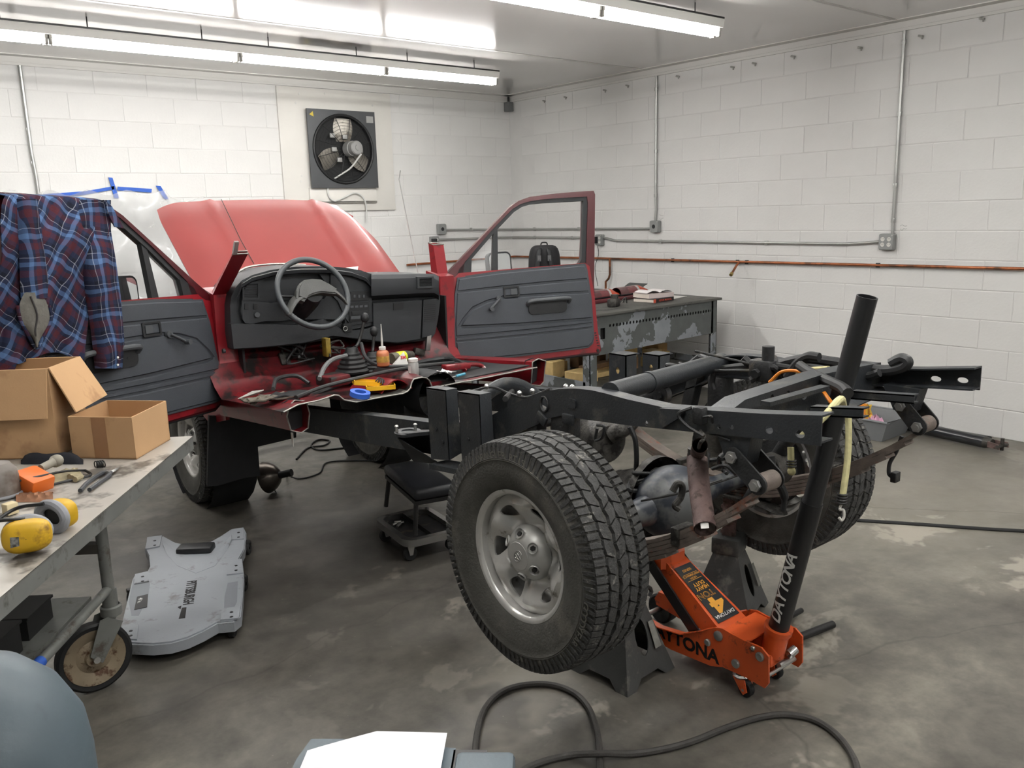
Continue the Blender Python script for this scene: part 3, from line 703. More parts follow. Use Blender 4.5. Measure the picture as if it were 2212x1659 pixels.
# brake hose, diff lines, bungee anchor lines
m = MB(); m.tube(spline([PR(1361,922,3.0), PR(1372,950,3.0), PR(1375,985,3.02), PR(1374,1015,3.05)], 6), .009, 8); T(m, 'brake_hose', black_hose)
def tangle(c, n, r, rad, mat, name, seed, flat=.6):
    rnd = random.Random(seed); m = MB(); c = V(c)
    for k in range(n):
        pts = [c+V((rnd.uniform(-1,1)*r, rnd.uniform(-1,1)*r, rnd.uniform(-1,1)*r*flat)) for _ in range(4)]; m.tube(spline(pts, 5), rad*rnd.uniform(.7,1.3), 7)
    return T(m, name, mat)
c = PR(1380, 1050, 3.05); m = MB(); m.cyl(c+V((0,0,-.03)), c+V((0,0,.035)), .03, 14); m.cyl(c+V((.05,.02,-.02)), c+V((.05,.02,.03)), .022, 12); m.box(c+V((-.05,0,-.01)), (.04,.05,.05), bev=.008); m.cyl(c+V((-.03,-.03,-.05)), c+V((.09,-.05,-.03)), .014, 10); T(m, 'brake_valve', grime)
tangle(PR(1410,1045,2.98), 5, .07, .008, black_hose, 'brake_line_bundle', 3)
tangle(PR(1575,1000,2.75), 5, .06, .007, black_hose, 'breather_hose_bundle', 5)
m = MB(); m.tube(spline([PR(1452,1062,2.66), PR(1463,1045,2.66), PR(1474,1052,2.66), PR(1470,1075,2.66), PR(1458,1092,2.66), PR(1468,1100,2.66)], 6), .011, 9); T(m, 'parking_brake_lever', grime)
for (u0,v0,u1,v1) in ((1385,1082,1560,1035),(1420,1075,1640,1010)):
    MB().tube(spline([PR(u0,v0,2.8), PR((u0+u1)/2,(v0+v1)/2+6,2.72), PR(u1,v1,2.7)], 6), .0035, 6).build('brake_cable', metal_dark, truck)
# hub side details inside the far wheel
m = MB(); m.tube(spline([PR(1665,985,2.85), PR(1668,1010,2.85), PR(1680,1040,2.84), PR(1694,1070,2.84), PR(1692,1105,2.84)], 6), [.014]*20+[.009]*5, 10); T(m, 'corrugated_boot', black_rubber)
c = PR(1665, 1015, 3.0); m = MB(); m.lathe(c, (1,0,0), [(-.03,.0),(-.03,.06),(.05,.06),(.05,0)], 20); T(m, 'axle_flange', grime)
# wiring looms along the far rail
tp = lambda u, v, x=-3.56: PX(u, v, x)
m = MB(); m.tube(spline([tp(1640,800), tp(1690,785), tp(1740,775), tp(1800,782), tp(1850,790), tp(1905,800), tp(1945,795), tp(1960,785), tp(1958,778), tp(1945,775), tp(1925,785)], 6), .018, 9); T(m, 'wiring_loom', black_hose)
m = MB(); m.tube(spline([tp(1540,800,-3.6), tp(1600,792,-3.6), tp(1660,790,-3.6), tp(1720,798,-3.6), tp(1790,800,-3.6), tp(1870,812,-3.6), tp(1900,805,-3.6)], 6), .014, 9); m.tube(spline([tp(1700,815,-3.62), tp(1722,785,-3.62), tp(1745,770,-3.62), tp(1770,772,-3.62)], 6), .016, 9); T(m, 'wiring_loom', black_rubber)
m = MB(); m.tube(spline([tp(1728,790,-3.75), tp(1752,806,-3.8), tp(1790,824,-3.9), tp(1820,838,-3.95), tp(1832,850,-3.98)], 6), .017, 10); T(m, 'taped_loom', black_rubber)
m = MB(); m.tube(spline([tp(1662,826,-3.7), tp(1690,803,-3.7), tp(1730,803,-3.72), tp(1762,822,-3.8), tp(1785,855,-3.95), tp(1800,875,-4.02)], 8), .006, 7); T(m, 'orange_lead', orange_wire)
m = MB(); m.tube(spline([tp(1722,809,-3.7), tp(1745,799,-3.7), tp(1790,795,-3.72)], 6), .008, 7); T(m, 'cream_lead', yellow_rope)
tangle(PX(1650,800,-3.60), 6, .07, .014, frame_dk, 'load_sensing_valve', 11)
m = MB(); c = PX(1648,800,-3.62); m.box(c, (.06,.09,.08), bev=.012); m.cyl(c+V((0,-.02,.03)), c+V((0,-.02,.09)), .022, 12); m.tube([c+V((-.02,.02,.0)), c+V((-.05,.28,-.03))], .006, 8); m.tube([c+V((-.02,.02,.02)), c+V((-.06,.26,.05))], .005, 8); T(m, 'proportioning_valve', frame_dk)
m = MB(); m.tube(spline([PX(1515,770,-3.6), PX(1528,778,-3.62), PX(1540,800,-3.62), PX(1538,825,-3.62), PX(1542,842,-3.62)], 6), .012, 8); T(m, 'drooping_hose', black_hose)
m = MB(); m.tube(spline([PX(1425,838,-3.6), PX(1450,810,-3.58), PX(1480,795,-3.58), PX(1512,770,-3.57)], 6), .013, 8); T(m, 'rail_hose', black_hose)
tangle(PX(1465,800,-3.58), 3, .05, .009, black_hose, 'hose_ends', 19)
m = MB(); m.tube(spline([PX(1948,942,-3.5), PX(1936,975,-3.5), PX(1922,1000,-3.5), PX(1920,1022,-3.5), PX(1926,1030,-3.5)], 6), .007, 7); c = PX(1934,1030,-3.5); m.box(c, (.035,.02,.035), bev=.003); T(m, 'dangling_plug', frame_dk)
m = MB(); m.tube(spline([PX(960,835,-4.3), PX(1000,848,-4.2), PX(1060,836,-4.1), PX(1100,850,-4.05), PX(1140,858,-4.05), PX(1190,840,-4.2)], 8), .006, 7); T(m, 'fuel_line', black_hose)
for (u, v) in ((1051,832),(1122,847),(1150,842),(1222,833),(1236,834)):
    q = PX(u, v+3, -4.15); MB().ball(q, (.011,.011,.012), 10, 8).build('clamp_nut', chrome, truck)
# ------------------------------------------------------------------ doors: one outline in door coordinates, used for both sides
def door_frame(H, ang, side):
    d = rp((side*math.cos(ang), -math.sin(ang), 0)); up = rp((0,0,1)); return V(H), d, up, d.cross(up)*side
FR = door_frame((-3.27,-3.33,.76), math.radians(18), 1)
FL = door_frame((-4.685,-3.33,.76), math.radians(25), -1)
def dl(u, v):
    H, d, up, n = FR; P = PN(u, v, n, H)-H; return (P.dot(d), P.dot(up))
def dls(pts): return [dl(*p) for p in pts]
OUT = dls([(972,772),(981,786),(999,795),(1145,781),(1275,765),(1294,764),(1299,757),(1297,745),(1287,715),(1283.5,613),(1285.6,420),(1282.5,412),(1240,414.5),(1195,418.5),(1145,425),(1119.5,434),(1100.5,448.6),(1050,502),(986.6,569),(962,594),(953,612),(958,650),(966,710)])
WIN = dls([(1017,588),(1019,560),(1068,503),(1111,458),(1128,447),(1147,441),(1175,438),(1225,435.5),(1261,433.5),(1260,500),(1257,560),(1250,572)])
SEAL = dls([(1000,598),(1004,566),(1060,500),(1106,452),(1124,441),(1147,434),(1195,428.5),(1268,424.5),(1270,440),(1268,500),(1266,576)])
PAN = dls([(986,600),(1081.5,586.5),(1180,577),(1262,570.5),(1266,583),(1275,645),(1281,728),(1278,742),(1268,751),(1132,768),(1001,781.5),(990,779),(983,765),(979,708),(980,640)])
def door(fr, name, side):
    H, d, up, n = fr                       # n points to the viewer's side (inside of the open door)
    W = lambda p, o=0.: H+d*p[0]+up*p[1]+n*o
    Ws = lambda ps, o=0.: [W(p, o) for p in ps]
    sh = MB(); sh.plate(Ws(OUT, -.045), n*.012, [Ws(WIN, -.045)])                       # outer skin with window aperture
    lower = [p for p in OUT if p[1] < .55]
    sh.plate(Ws(OUT, -.033), n*.033, [Ws([(x, y) for x, y in SEAL], -.033)])
    root = T(sh, name, red_in)
    lip = MB(); k = len(OUT)
    cen = (sum(p[0] for p in OUT)/k, sum(p[1] for p in OUT)/k)
    low = [p for p in OUT[:10]] + [p for p in OUT[-5:]]
    # red inner pressing round the trim panel
    inner = MB(); e = [(p[0], p[1]) for p in (dls([(963,606),(975,603),(984,597),(990,590),(1262,568),(1272,575),(1283,640),(1290,715),(1296,748),(1294,760),(1273,762),(1145,778),(1001,791),(985,784),(975,770),(969,710),(962,650)]))]
    inner.plate(Ws(e, -.002), n*.012); inner.build('inner_pressing', red, root)
    seal = MB(); seal.plate(Ws(SEAL, -.034), n*.028, [Ws(WIN, -.034)]); seal.build('window_seal', seal_m, root)
    # black weatherstrip along the bottom edge
    ws = MB(); ws.tube(Ws([p for p in OUT[1:6]], -.012), .011, 8); ws.build('weatherstrip', seal_m, root)
    # division bar, quarter glass
    db = dls([(1064,590),(1077,588.5),(1076,494),(1067,503)]); MB().plate(Ws(db, -.04), n*.03).build('division_bar', seal_m, root)
    qg = dls([(1017,588),(1019,560),(1066,504),(1065,589)]); g = MB(); g.plate(Ws(qg, -.03), n*.004); g.build('quarter_glass', glass_m, root)
    tri = dls([(985,600),(1000,598),(1018,589),(1019,560),(1012,560),(992,580)]); MB().plate(Ws(tri, -.02), n*.02).build('corner_cover', seal_m, root)
    # trim panel in raised fields with grooves between them
    pn = MB(); pn.plate(Ws(PAN, .009), n*.012); tp_ = pn.build('trim_panel', trim_grey, root)
    def field(pts, name='trim_field', h=.007, o=.0205, bevel=.006):
        P = dls(pts); c = (sum(p[0] for p in P)/len(P), sum(p[1] for p in P)/len(P)); m = MB(); N = len(P)
        ins = []
        for i in range(N):
            a, b, c2 = V(P[i-1]), V(P[i]), V(P[(i+1) % N]); e1 = (b-a).normalized(); e2 = (c2-b).normalized()
            nn = V((-(e1.y+e2.y), e1.x+e2.x)); nn = nn.normalized() if nn.length > 1e-6 else V((0,0)); ins.append(nn)
        ar = sum(P[i][0]*P[(i+1) % N][1]-P[(i+1) % N][0]*P[i][1] for i in range(N)); sg = 1 if ar > 0 else -1
        P2 = [(P[i][0]+ins[i].x*bevel*sg, P[i][1]+ins[i].y*bevel*sg) for i in range(N)]
        A, B = Ws(P, o), Ws(P2, o+h)
        for i in range(N):
            q = [A[i], A[(i+1) % N], B[(i+1) % N], B[i]]
            if (sg*side) < 0: q = q[::-1]
            m.add(q, [(0,1,2,3)])
        m.plate(B, n*.0004); return m.build(name, trim_grey, root, smooth=50)
    field([(989,603),(1081,590),(1180,580.5),(1260,574),(1265,602),(1180,609),(1083,618.5),(985,629)])
    field([(985,633),(1083,622.5),(1180,613),(1265,606),(1268,629),(1180,634),(1085,640),(1048,650),(1018,664),(998,688),(989,703),(990,707),(1000,708),(1113,703),(1275,690),(1276,697),(1130,713),(983,726),(981,700)])
    field([(1086,644),(1180,638),(1268.5,633),(1275,686),(1113,699),(1003,704),(994,703),(1003,687),(1021,668),(1050,654)], h=.012)
    field([(983,729.5),(1130,716),(1276,700),(1276.5,705),(1130,722),(983,735.5)], bevel=.002)
    field([(983,739),(1130,725.5),(1277,708.5),(1279,728),(1276,740),(1267,748),(1132,765),(1002,778),(992,776),(986,765)])
    # inside handle, window crank, pull handle
    c = dl(1101,630.5); ex, ey = d, up
    fb = MB(); fb.plate(rrect(W(c, .026), ex, ey, .105, .066, .008), n*.008, [rrect(W(c, .026), ex, ey, .086, .048, .006)]); hb = fb.build('handle_bezel', dash_dk, root)
    MB().plate(rrect(W(c, .020), ex, ey, .09, .052, .005), n*.004).build('handle_recess', seal_m, hb)
    MB().plate(rrect(W((c[0]+.016, c[1]), .024), ex, ey, .040, .036, .004), n*.010).build('inside_handle', dash_mid, hb)
    a, b = dl(1073,645), dl(1054,667); cr = MB()
    if side < 0: b = (a[0]-.085, a[1]-.045)
    cr.cyl(W(a, .028), W(a, .045), .017, 16); cr.tube([W(a, .045), W(((a[0]+b[0])/2,(a[1]+b[1])/2), .052), W(b, .05)], .0105, 10, flat=.7); cr.cyl(W(b, .045), W(b, .078), .0125, 12); cr.build('window_crank', dash_mid, root)
    c = dl(1178,660); ar = MB(); ar.plate(rrect(W(c, .030), (d*math.cos(.02)+up*(-.02)).normalized(), up, .265, .098, .030), n*.010); pr = ar.build('pull_cup', dash_dk, root)
    l0, l1 = dl(1136,652), dl(1222,644); hm = MB(); hm.tube(spline([W((l0[0]-.004,l0[1]-.02), .036), W((l0[0]+.01,l0[1]+.002), .062), W(((l0[0]+l1[0])/2,(l0[1]+l1[1])/2+.004), .070), W((l1[0]-.01,l1[1]), .062), W((l1[0]+.004,l1[1]-.022), .036)], 6), .0135, 10); hm.build('pull_handle', dash_mid, pr)
    for q in (dl(1154,665), dl(1204,660)): MB().cyl(W(q, .039), W(q, .0415), .006, 10).build('screw', seal_m, pr)
    # latch edge, lower corner tab with bolt and slots
    q = dl(1290,757); MB().cyl(W(q, .008), W(q, .016), .010, 10).build('corner_bolt', seal_m, root)
    for i in range(6):
        q = dl(1284.5+i*1.2, 719+i*5.4); MB().plate(rrect(W(q, .0095), d, up, .016, .0075, .0035), n*.0012).build('drain_slot', seal_m, root)
    # hinges
    for zz in (.08, .40): MB().box(W((.0, zz), -.01), (.05,.05,.05), bev=.006).build('door_hinge', red, root)
    # door mirror outside
    c = dl(1097,583); mo = W((c[0]-.005, .545), -.14)
    mm = MB(); mm.plate(rrect(mo-n*.03, (d+n*.25*0).normalized(), up, .16, .17, .035), n*.05)
    mi = mm.build('door_mirror', seal_m, root)
    MB().plate(rrect(mo+n*.021, d, up, .14, .15, .028), n*.003).build('mirror_glass', mirror_m, mi)
    MB().tube([W((c[0]-.06, .50), -.02), mo-d*.05-up*.05], .014, 8).build('mirror_arm', seal_m, mi)
    # belt strip
    l = [dl(1004,598), dl(1081,587), dl(1262,571)]; MB().tube(Ws(l, .006), .008, 8).build('belt_strip', seal_m, root)
    return root
door(FR, 'front_door', 1)['label'] = 'passenger door open towards the workbench'
door(FL, 'front_door', -1)['label'] = 'driver door open behind the boxes'

# ------------------------------------------------------------------ hood raised at the front
HL, HRt = -4.615, -3.30
def hood_pt(x, t):             # t = 0 at the hinge, 1 at the front edge
    f = (x-XC)/.63; y = -3.12+.78*t - .02*f*f; z = 1.12+.645*t - (.014 if f < 0 else .04)*f*f - (.0 if f < 0 else .10)*max(0, abs(f)-.62)*t**2 - .035*max(0,t-.9)*10*.3
    if abs(f) > .80: z -= .025*((abs(f)-.80)/.20)**2
    if .48 < abs(f) < .60: z += .012*(1-abs((abs(f)-.54)/.06))
    return V((x, y, z))
rows = []
for i in range(25):
    t = i/24; xl = HL - .02*t + max(0, t-.90)*.15; xr = HRt - max(0, t-.72)*.55
    rows.append([hood_pt(xl+(xr-xl)*j/40, t) for j in range(41)])
m = MB(); m.sheet(rows, .018); hood = T(m, 'hood', hood_m, label='faded, hazy red hood propped open')
m = MB(); fr_ = [hood_pt(HL+.06+(HRt-HL-.12)*j/20, .97)-V((0,-.01,.03)) for j in range(21)]; m.tube(fr_, .02, 8); m.build('front_lip', hood_m, hood)
l = [PN(485,440,(0,.63,-.78),hood_pt(XC,.5)) for _ in (0,)]
for k, (u0, v0, u1, v1) in enumerate(((478,432,520,520),(520,520,548,570))):
    n_ = V((0,-.65,.76)); a = PN(u0,v0,n_,hood_pt(-4.45,.5)); b = PN(u1,v1,n_,hood_pt(-4.45,.5))
    MB().tube([a+n_*.004, a.lerp(b,.5)+n_*.004, b+n_*.004], .0022, 6).build('scratch_line', seal_m, hood)

# ------------------------------------------------------------------ front sheet metal (fenders, cowl, radiator support)
for sx, nm in ((-1,'front_fender'), (1,'front_fender')):
    xo = XC+sx*.715; m = MB(); prof = []
    for i in range(13):
        a = PI*i/12; prof.append((-2.60+.43*math.cos(a), .37+.43*math.sin(a)))
    z0 = lambda y: 1.03-.085*(y+3.2)
    poly = [(-3.30,.62),(-3.30,z0(-3.3)+.02),(-2.9,z0(-2.9)),(-2.2,z0(-2.2)),(-1.75,z0(-1.75)-.02),(-1.70,.60),(-2.15,.50)] + [(y, z) for y, z in prof if z > .5] + [(-3.06,.56)]
    m.plate([V((xo, y, z)) for y, z in poly], (-sx*.02,0,0)); m.obb((xo-sx*.14,-3.3,z0(-3.3)-.01), (sx*.14,0,0), (0,1.55,-.13), (0,0,.02)); T(m, nm, red)
    m = MB(); m.lathe((xo-sx*.02,-2.60,.37), (-sx,0,0), [(0,.42),(.25,.42)], 24, 0, 2*PI); T(m, 'wheel_arch_liner', undercoat)
m = MB(); m.box((XC,-1.78,.82), (1.2,.05,.38), bev=.02); T(m, 'radiator_support', red)
m = MB(); m.box((XC,-1.64,.58), (1.45,.12,.18), bev=.04); T(m, 'front_bumper', chrome)
# black splash panel behind the front wheel
m = MB(); P = [(462,903),(600,930),(640,900),(640,930),(612,958),(556,968),(560,1030),(548,1040),(505,1030),(470,1042),(455,1040)]
pp = [PY(u, v, -3.16) for u, v in ((452,898),(640,905),(640,945),(600,955),(557,965),(562,1028),(530,1032),(468,1050),(448,1050))]
m.plate(pp, (0,.02,0)); T(m, 'mud_flap', undercoat)
m = MB(); m.plate([V((-4.62,-3.2,.66)), V((-3.31,-3.2,.66)), V((-3.31,-3.2,.95)), V((-4.62,-3.2,.95))], (0,.02,0)); T(m, 'lower_firewall', undercoat)

# ------------------------------------------------------------------ cab floor with cut rear edge
YC = -4.22
cut = [(612,890),(643,874),(687,865),(711,857),(722,853),(731,854),(743,864),(769,868.5),(809,860.5),(845,854),(870,850),(880,845),(886,838),(889,826),(893,819),(902,816.6),(912,815),(920,816),(927,822),(932,834),(937,837),(968,831),(1000,824.5)]
C0 = [PY(u, v, YC) for u, v in cut]; C0 = [p for p in C0]
last = C0[-1]; C0 += [last+V((.06,0,-.002)), last+V((.11,0,.0)), V((-3.345,YC,last.z+.006))]
base_z = sum(p.z for p in C0)/len(C0)
def floor_row(t):
    """t = 0 cut edge ... 1 firewall"""
    y = YC+.98*t; drop = -.085*.98*t; toe = .0 if t < .72 else .30*((t-.72)/.28)**1.4; out = []
    for p in C0:
        z = p.z
        tun = .10*math.exp(-((p.x-XC)/.13)**2)*min(1, t*3)
        flat = base_z+(z-base_z)*(1-.6*min(1, t*2.5))
        out.append(V((p.x, y, flat+drop+toe*(1-.5*math.exp(-((p.x-XC)/.15)**2))+tun)))
    return out
m = MB(); m.sheet([floor_row(t) for t in [0,.04,.1,.2,.3,.42,.55,.65,.72,.8,.88,.94,1.]], .004)
floor_red = M('grimy shaded red floor pan', s(96,20,26), .45, var=.25, scale=10, coat=.15, dirt=s(28,25,24), dirt_amt=.48, dscale=7)  # grime that also holds painted shade for the dim cab floor
pan = T(m, 'floor_pan', floor_red)
m = MB(); m.tube([p+V((0,-.002,.0)) for p in C0], .0035, 6); m.build('cut_edge', raw_edge, pan)
m = MB(); m.sheet([[p+V((0,-.001,.003)) for p in floor_row(0)[5:12]], [p+V((0,0,.003)) for p in floor_row(.07)[5:12]]], .001); m.build('bare_strip', raw_edge, pan)
# tunnel mouth and lower floor ribs
m = MB(); tl = PY(890,822,YC); tr = PY(934,830,YC)
m.lathe((XC+.005,YC+.02,tl.z-.10), Y_, [(0,.115),(.35,.115)], 20, 0, 2*PI); T(m, 'transmission_tunnel', undercoat)
m = MB(); m.box((XC,-3.7,.66), (.22,.7,.22), bev=.06); T(m, 'gearbox', frame_dk)
# seat crossmember, seat bracket and red hump
m = MB(); a, b = PY(600,868,YC+.05), PY(760,832,YC+.35)
m.tube(spline([PZ(618,878,.76), PZ(680,852,.80), PZ(760,820,.82), PZ(850,795,.84), PZ(960,775,.84), PZ(1010,790,.84)], 6), .014, 8); T(m, 'floor_hose', black_hose)
c = PY(850,838,YC+.06); m = MB(); m.sheet([[V((c.x-.085+.17*i/8, YC+.03+.30*j/6, c.z-.02+.065*math.sin(PI*(i+.5)/9)-.02*j/6)) for i in range(9)] for j in range(7)], .004); T(m, 'tunnel_side', red)
c = PY(720,820,-3.95); m = MB(); m.box(c, (.12,.12,.05), R=rot(.2,'Z'), bev=.01); T(m, 'seat_bracket', floor_red)
rows = [[p+V((0,0,.006+.004*math.sin(7*p.x+9*t))) for p in floor_row(t)[20:]] for t in (.06,.15,.28,.42,.55,.68,.74)]
m = MB(); m.sheet(rows, .005); m.build('added_dark_sheet', undercoat, pan)  # added dark sheet, put in to darken the bright right floor
m = MB(); q = PY(985,792,-3.98); m.box(q, (.16,.05,.03), R=rot(.05,'Y'), bev=.006); T(m, 'seat_mount_rail', red)
m = MB(); q = PY(1025,792,-3.95); m.tube(spline([PY(1003,800,-4.0), PY(1012,788,-3.97), PY(1040,790,-3.95), PY(1052,808,-4.0)], 5), .012, 8); T(m, 'red_floor_brace', red)
# rocker sills with cut, torn ends
def sill(x, ye, sx, name):
    m = MB(); prof = [(-.05,.075),(.0,.085),(.035,.07),(.042,.02),(.03,-.045),(-.01,-.06),(-.055,-.05),(-.06,.02)]
    rows = []
    for y in (ye, ye+.02, ye+.35, -3.3):
        zc = .775-.085*(y-YC); jag = .012 if y == ye else 0
        rows.append([V((x+sx*px, y+jag*math.sin(i*2.3), zc+pz)) for i, (px, pz) in enumerate(prof)])
    if sx < 0: rows = [r[::-1] for r in rows]
    m.sheet(rows, .004, closed_u=True); rt = T(m, name, red)
    m = MB(); m.tube(rows[0]+[rows[0][0]], .0035, 6); m.build('torn_edge', raw_edge, rt)
    zc = .775-.085*(ye+.06-YC); m = MB(); m.plate([V((p.x, ye+.06, p.z)) for p in rows[0]], (0,.004,0)); m.build('sill_inside', undercoat, rt)
    return rt
sill(-4.675, -4.14, -1, 'rocker_sill'); sill(-3.255, -4.14, 1, 'rocker_sill')
q = PX(632,935,-4.66); MB().plate([q, q+V((0,.02,-.002)), q+V((0,.018,-.06)), q+V((0,.004,-.065))], (.003,0,0)).build('hanging_tag', plastic_w, truck)
# hinge pillars and cut windscreen pillars
def pillar(x, sx):
    m = MB(); b0, b1 = -3.33, -3.20
    m.plate([V((x,b0-.10,.72)), V((x,b0-.02,.84)), V((x,b0-.01,1.05)), V((x,b0-.02,1.27)), V((x,b1,1.30)), V((x,b1+.06,.68)), V((x,b0+.0,.66))], (-sx*.10,0,0))
    rt = T(m, 'hinge_pillar', red)
    m = MB(); a = V((x-sx*.03,-3.26,1.24)); e = (PX(517,548,-4.66) if sx < 0 else PX(943,528,-3.27)); e = V((x-sx*.03, e.y, e.z)); d = e-a
    w_ = .062 if sx < 0 else .07
    pts = []
    for i in range(5):
        t = i/4; c = a+d*t; c.y += .03*math.sin(PI*t)*0; r = w_*(1-.35*t)
        pts.append([c+V((sx*.03,-r*.5,0)), c+V((-sx*.045,-r*.5,0)), c+V((-sx*.055,r*.3,.01)), c+V((sx*.01,r*.6,.01))])
    if sx > 0: pts = [r_[::-1] for r_ in pts]
    m.sheet(pts, .003, closed_u=True); st = m.build('windscreen_pillar', red, rt)
    m = MB(); m.tube(pts[-1]+[pts[-1][0]], .004, 6); m.build('cut_pillar_end', raw_edge, rt)
    if sx < 0: MB().obb(pts[-1][0]-V((.0,.005,.0)), (.02,0,0), (0,-.035,.055), (0,.012,.006)).build('pillar_sleeve', bright, rt)
    return rt
pillar(-4.70, -1); pillar(-3.235, 1)
m = MB(); q = PX(486,758,-4.70); m.cyl(q, q-V((.012,0,0)), .012, 10); T(m, 'door_check_bolt', seal_m)
# antenna on the far fender
m = MB(); A0 = PX(903,590,-3.26); A1 = PX(862,388,-3.26); A2 = PX(865,368,-3.26); m.tube([A0-V((0,0,.25)), A0, A1, A2], .003, 6); T(m, 'antenna', bright)

# ------------------------------------------------------------------ dashboard
YD = -3.42
D = lambda u, v, y=YD: PY(u, v, y)
Ds = lambda ps, y=YD: [PY(u, v, y) for u, v in ps]
body = [(497,660),(500,640),(508,622),(522,606),(545,594),(585,583),(640,576),(700,575),(745,578),(780,584),(796,590),(806,592),(830,592),(900,591),(935,592),(944,602),(951,650),(946,690),(940,720),(930,734),(860,742),(790,738),(740,728),(700,735),(640,745),(560,752),(505,755),(499,720)]
m = MB(); m.plate(Ds(body), (0,.28,0)); dash = T(m, 'dashboard', dash_m, label='charcoal dashboard')
def DP(pts, y0, th, name, mat, parent=None, holes=()):
    m = MB(); m.plate(Ds(pts, y0), (0,th,0), [Ds(h, y0) for h in holes]); return m.build(name, mat, parent or dash)
# instrument hood: arched brow standing proud of a dark recess
brow_o = [(520,672),(524,634),(534,616),(556,602),(600,590),(660,584),(720,585),(765,592),(792,604),(801,618),(803,650),(803,703),(760,712),(745,700),(745,690),(690,690),(640,690),(600,694),(580,694),(535,696),(524,690)]
clus = [(559,656),(560,618),(572,604),(620,595),(690,592),(700,606),(705,640),(700,646),(640,650)]
DP(brow_o, YD-.03, .03, 'instrument_surround', dash_m, None, [clus])
# projecting eyebrow
br = [(512,640),(522,612),(545,598),(590,586),(650,580),(710,580),(760,587),(790,598),(803,612)]
m = MB(); rows = [[D(u, v, YD), D(u, v+2, YD-.07), D(u, v+9, YD-.065), D(u, v+12, YD-.02)] for u, v in br]; m.sheet(rows, 0); m.build('instrument_brow', dash_m, dash)
cl = DP(clus, YD+.012, .01, 'instrument_cluster', dash_dk)
for (u, v, r) in ((590,630,.052),(632,626,.058),(668,628,.035)):
    c = D(u, v, YD+.011); MB().tube(ring(c, Y_, r, 32), .0012, 5, closed=True).build('gauge_ring', dash_mid, cl)
    m = MB()
    for k in range(11):
        a = PI*(1.15-1.3*k/10); m.obb(c+V((r*.78*math.cos(a), -.002, r*.78*math.sin(a))), V((r*.14*math.cos(a),0,r*.14*math.sin(a))), V((-.002*math.sin(a),0,.002*math.cos(a))), (0,.001,0))
    m.build('gauge_marks', M('pale gauge print', s(150,152,150), .6), cl, kind='stuff')
def vent(u0, v0, u1, v1, n=6, y=YD-.036):
    w_ = [(u0,v0),(u1,v0-1),(u1,v1-1),(u0,v1)]
    f = DP([(u0-4,v0-4),(u1+4,v0-5),(u1+4,v1+3),(u0-4,v1+4)], y, .02, 'vent_frame', dash_m, None, [w_])
    DP(w_, y+.018, .004, 'vent_backing', seal_m, f)
    for k in range(n):
        a = D(u0, v0+(v1-v0)*(k+.5)/n, y+.002); b = D(u1, v0-1+(v1-v0)*(k+.5)/n, y+.002); MB().obb(a-Z_*.0015, b-a, (0,.012,.004), (0,0,.003)).build('vent_slat', dash_dk, f)
vent(528,614,557,644); vent(721,598,751,620); vent(756,596,786,617)
vent(906,602,933,619,6,YD-.094)
# left switch panel, column shroud, knee panel
p = DP([(522,652),(556,652),(600,655),(603,690),(570,694),(545,700),(530,698),(524,690)], YD-.034, .01, 'switch_panel', dash_m)
for (u, v) in ((533,662),(552,662)): DP([(u-4,v-6),(u+4,v-6),(u+4,v+6),(u-4,v+6)], YD-.039, .006, 'rocker_switch', dash_dk, p)
MB().cyl(D(556,680,YD-.034), D(556,680,YD-.05), .013, 14).build('dimmer_knob', dash_mid, p)
DP([(499,700),(560,700),(640,702),(700,690),(745,715),(790,712),(806,706),(806,735),(760,730),(720,725),(660,740),(560,750),(505,753)], YD-.045, .05, 'knee_panel', dash_m)
# centre stack
st = DP([(714,590),(790,587),(800,600),(803,640),(805,695),(760,703),(748,690),(730,650),(714,635)], YD-.04, .012, 'centre_bezel', dash_m)
r = DP([(757,630),(797,629),(798,648),(758,650)], YD-.046, .01, 'heater_control', dash_dk, st)
for k in range(3): DP([(764+k*10,637),(768+k*10,637),(768+k*10,643),(764+k*10,643)], YD-.050, .004, 'slider_knob', dash_mid, r)
r = DP([(752,655),(797,652),(799,690),(756,695)], YD-.046, .01, 'radio', dash_dk, st)
for k in range(4): DP([(757+k*10,661-k*.6),(764+k*10,660.5-k*.6),(764+k*10,665-k*.6),(757+k*10,665.5-k*.6)], YD-.049, .003, 'radio_button', dash_mid, r)
DP([(760,673),(795,671),(795,678),(761,680)], YD-.049, .003, 'tape_slot', seal_m, r)
DP([(758,684),(797,681),(797,687),(758,690)], YD-.052, .01, 'ash_tray', dash_mid, st)
# passenger pad roll, glove box
m = MB(); prs = [(0.,592),(-.05,593),(-.078,602),(-.085,620),(-.075,636),(-.03,643),(0.,645)]
rows = []
for (u, k) in ((802,0),(830,0),(900,-1),(938,0),(948,6)):
    rows.append([D(u, v+k-(u-870)*.045*(1 if v > 630 else .2), YD+y) for y, v in prs])
m.sheet(rows, 0); m.add(rows[-1], [tuple(range(len(rows[-1])))]); m.build('passenger_pad', dash_m, dash)
gb = DP([(806,655),(912,648),(908,732),(860,740),(808,736)], YD-.05, .05, 'glove_box_door', dash_m)
DP([(850,655),(872,653),(872,667),(850,670)], YD-.053, .006, 'glove_box_latch', dash_dk, gb)
sp = DP([(915,648),(944,645),(938,722),(912,730)], YD-.048, .05, 'side_panel', dash_m)
for k in range(9): DP([(917,658+k*4.4),(940,656+k*4.4),(940,658+k*4.4),(917,660+k*4.4)], YD-.050, .003, 'speaker_slot', seal_m, sp)
DP([(742,700),(760,697),(762,716),(744,718)], YD-.052, .01, 'lighter_panel', dash_dk)
MB().tube(ring(D(746,710,YD-.056), Y_, .012, 16), .002, 6, closed=True).build('lighter_ring', bright, dash)
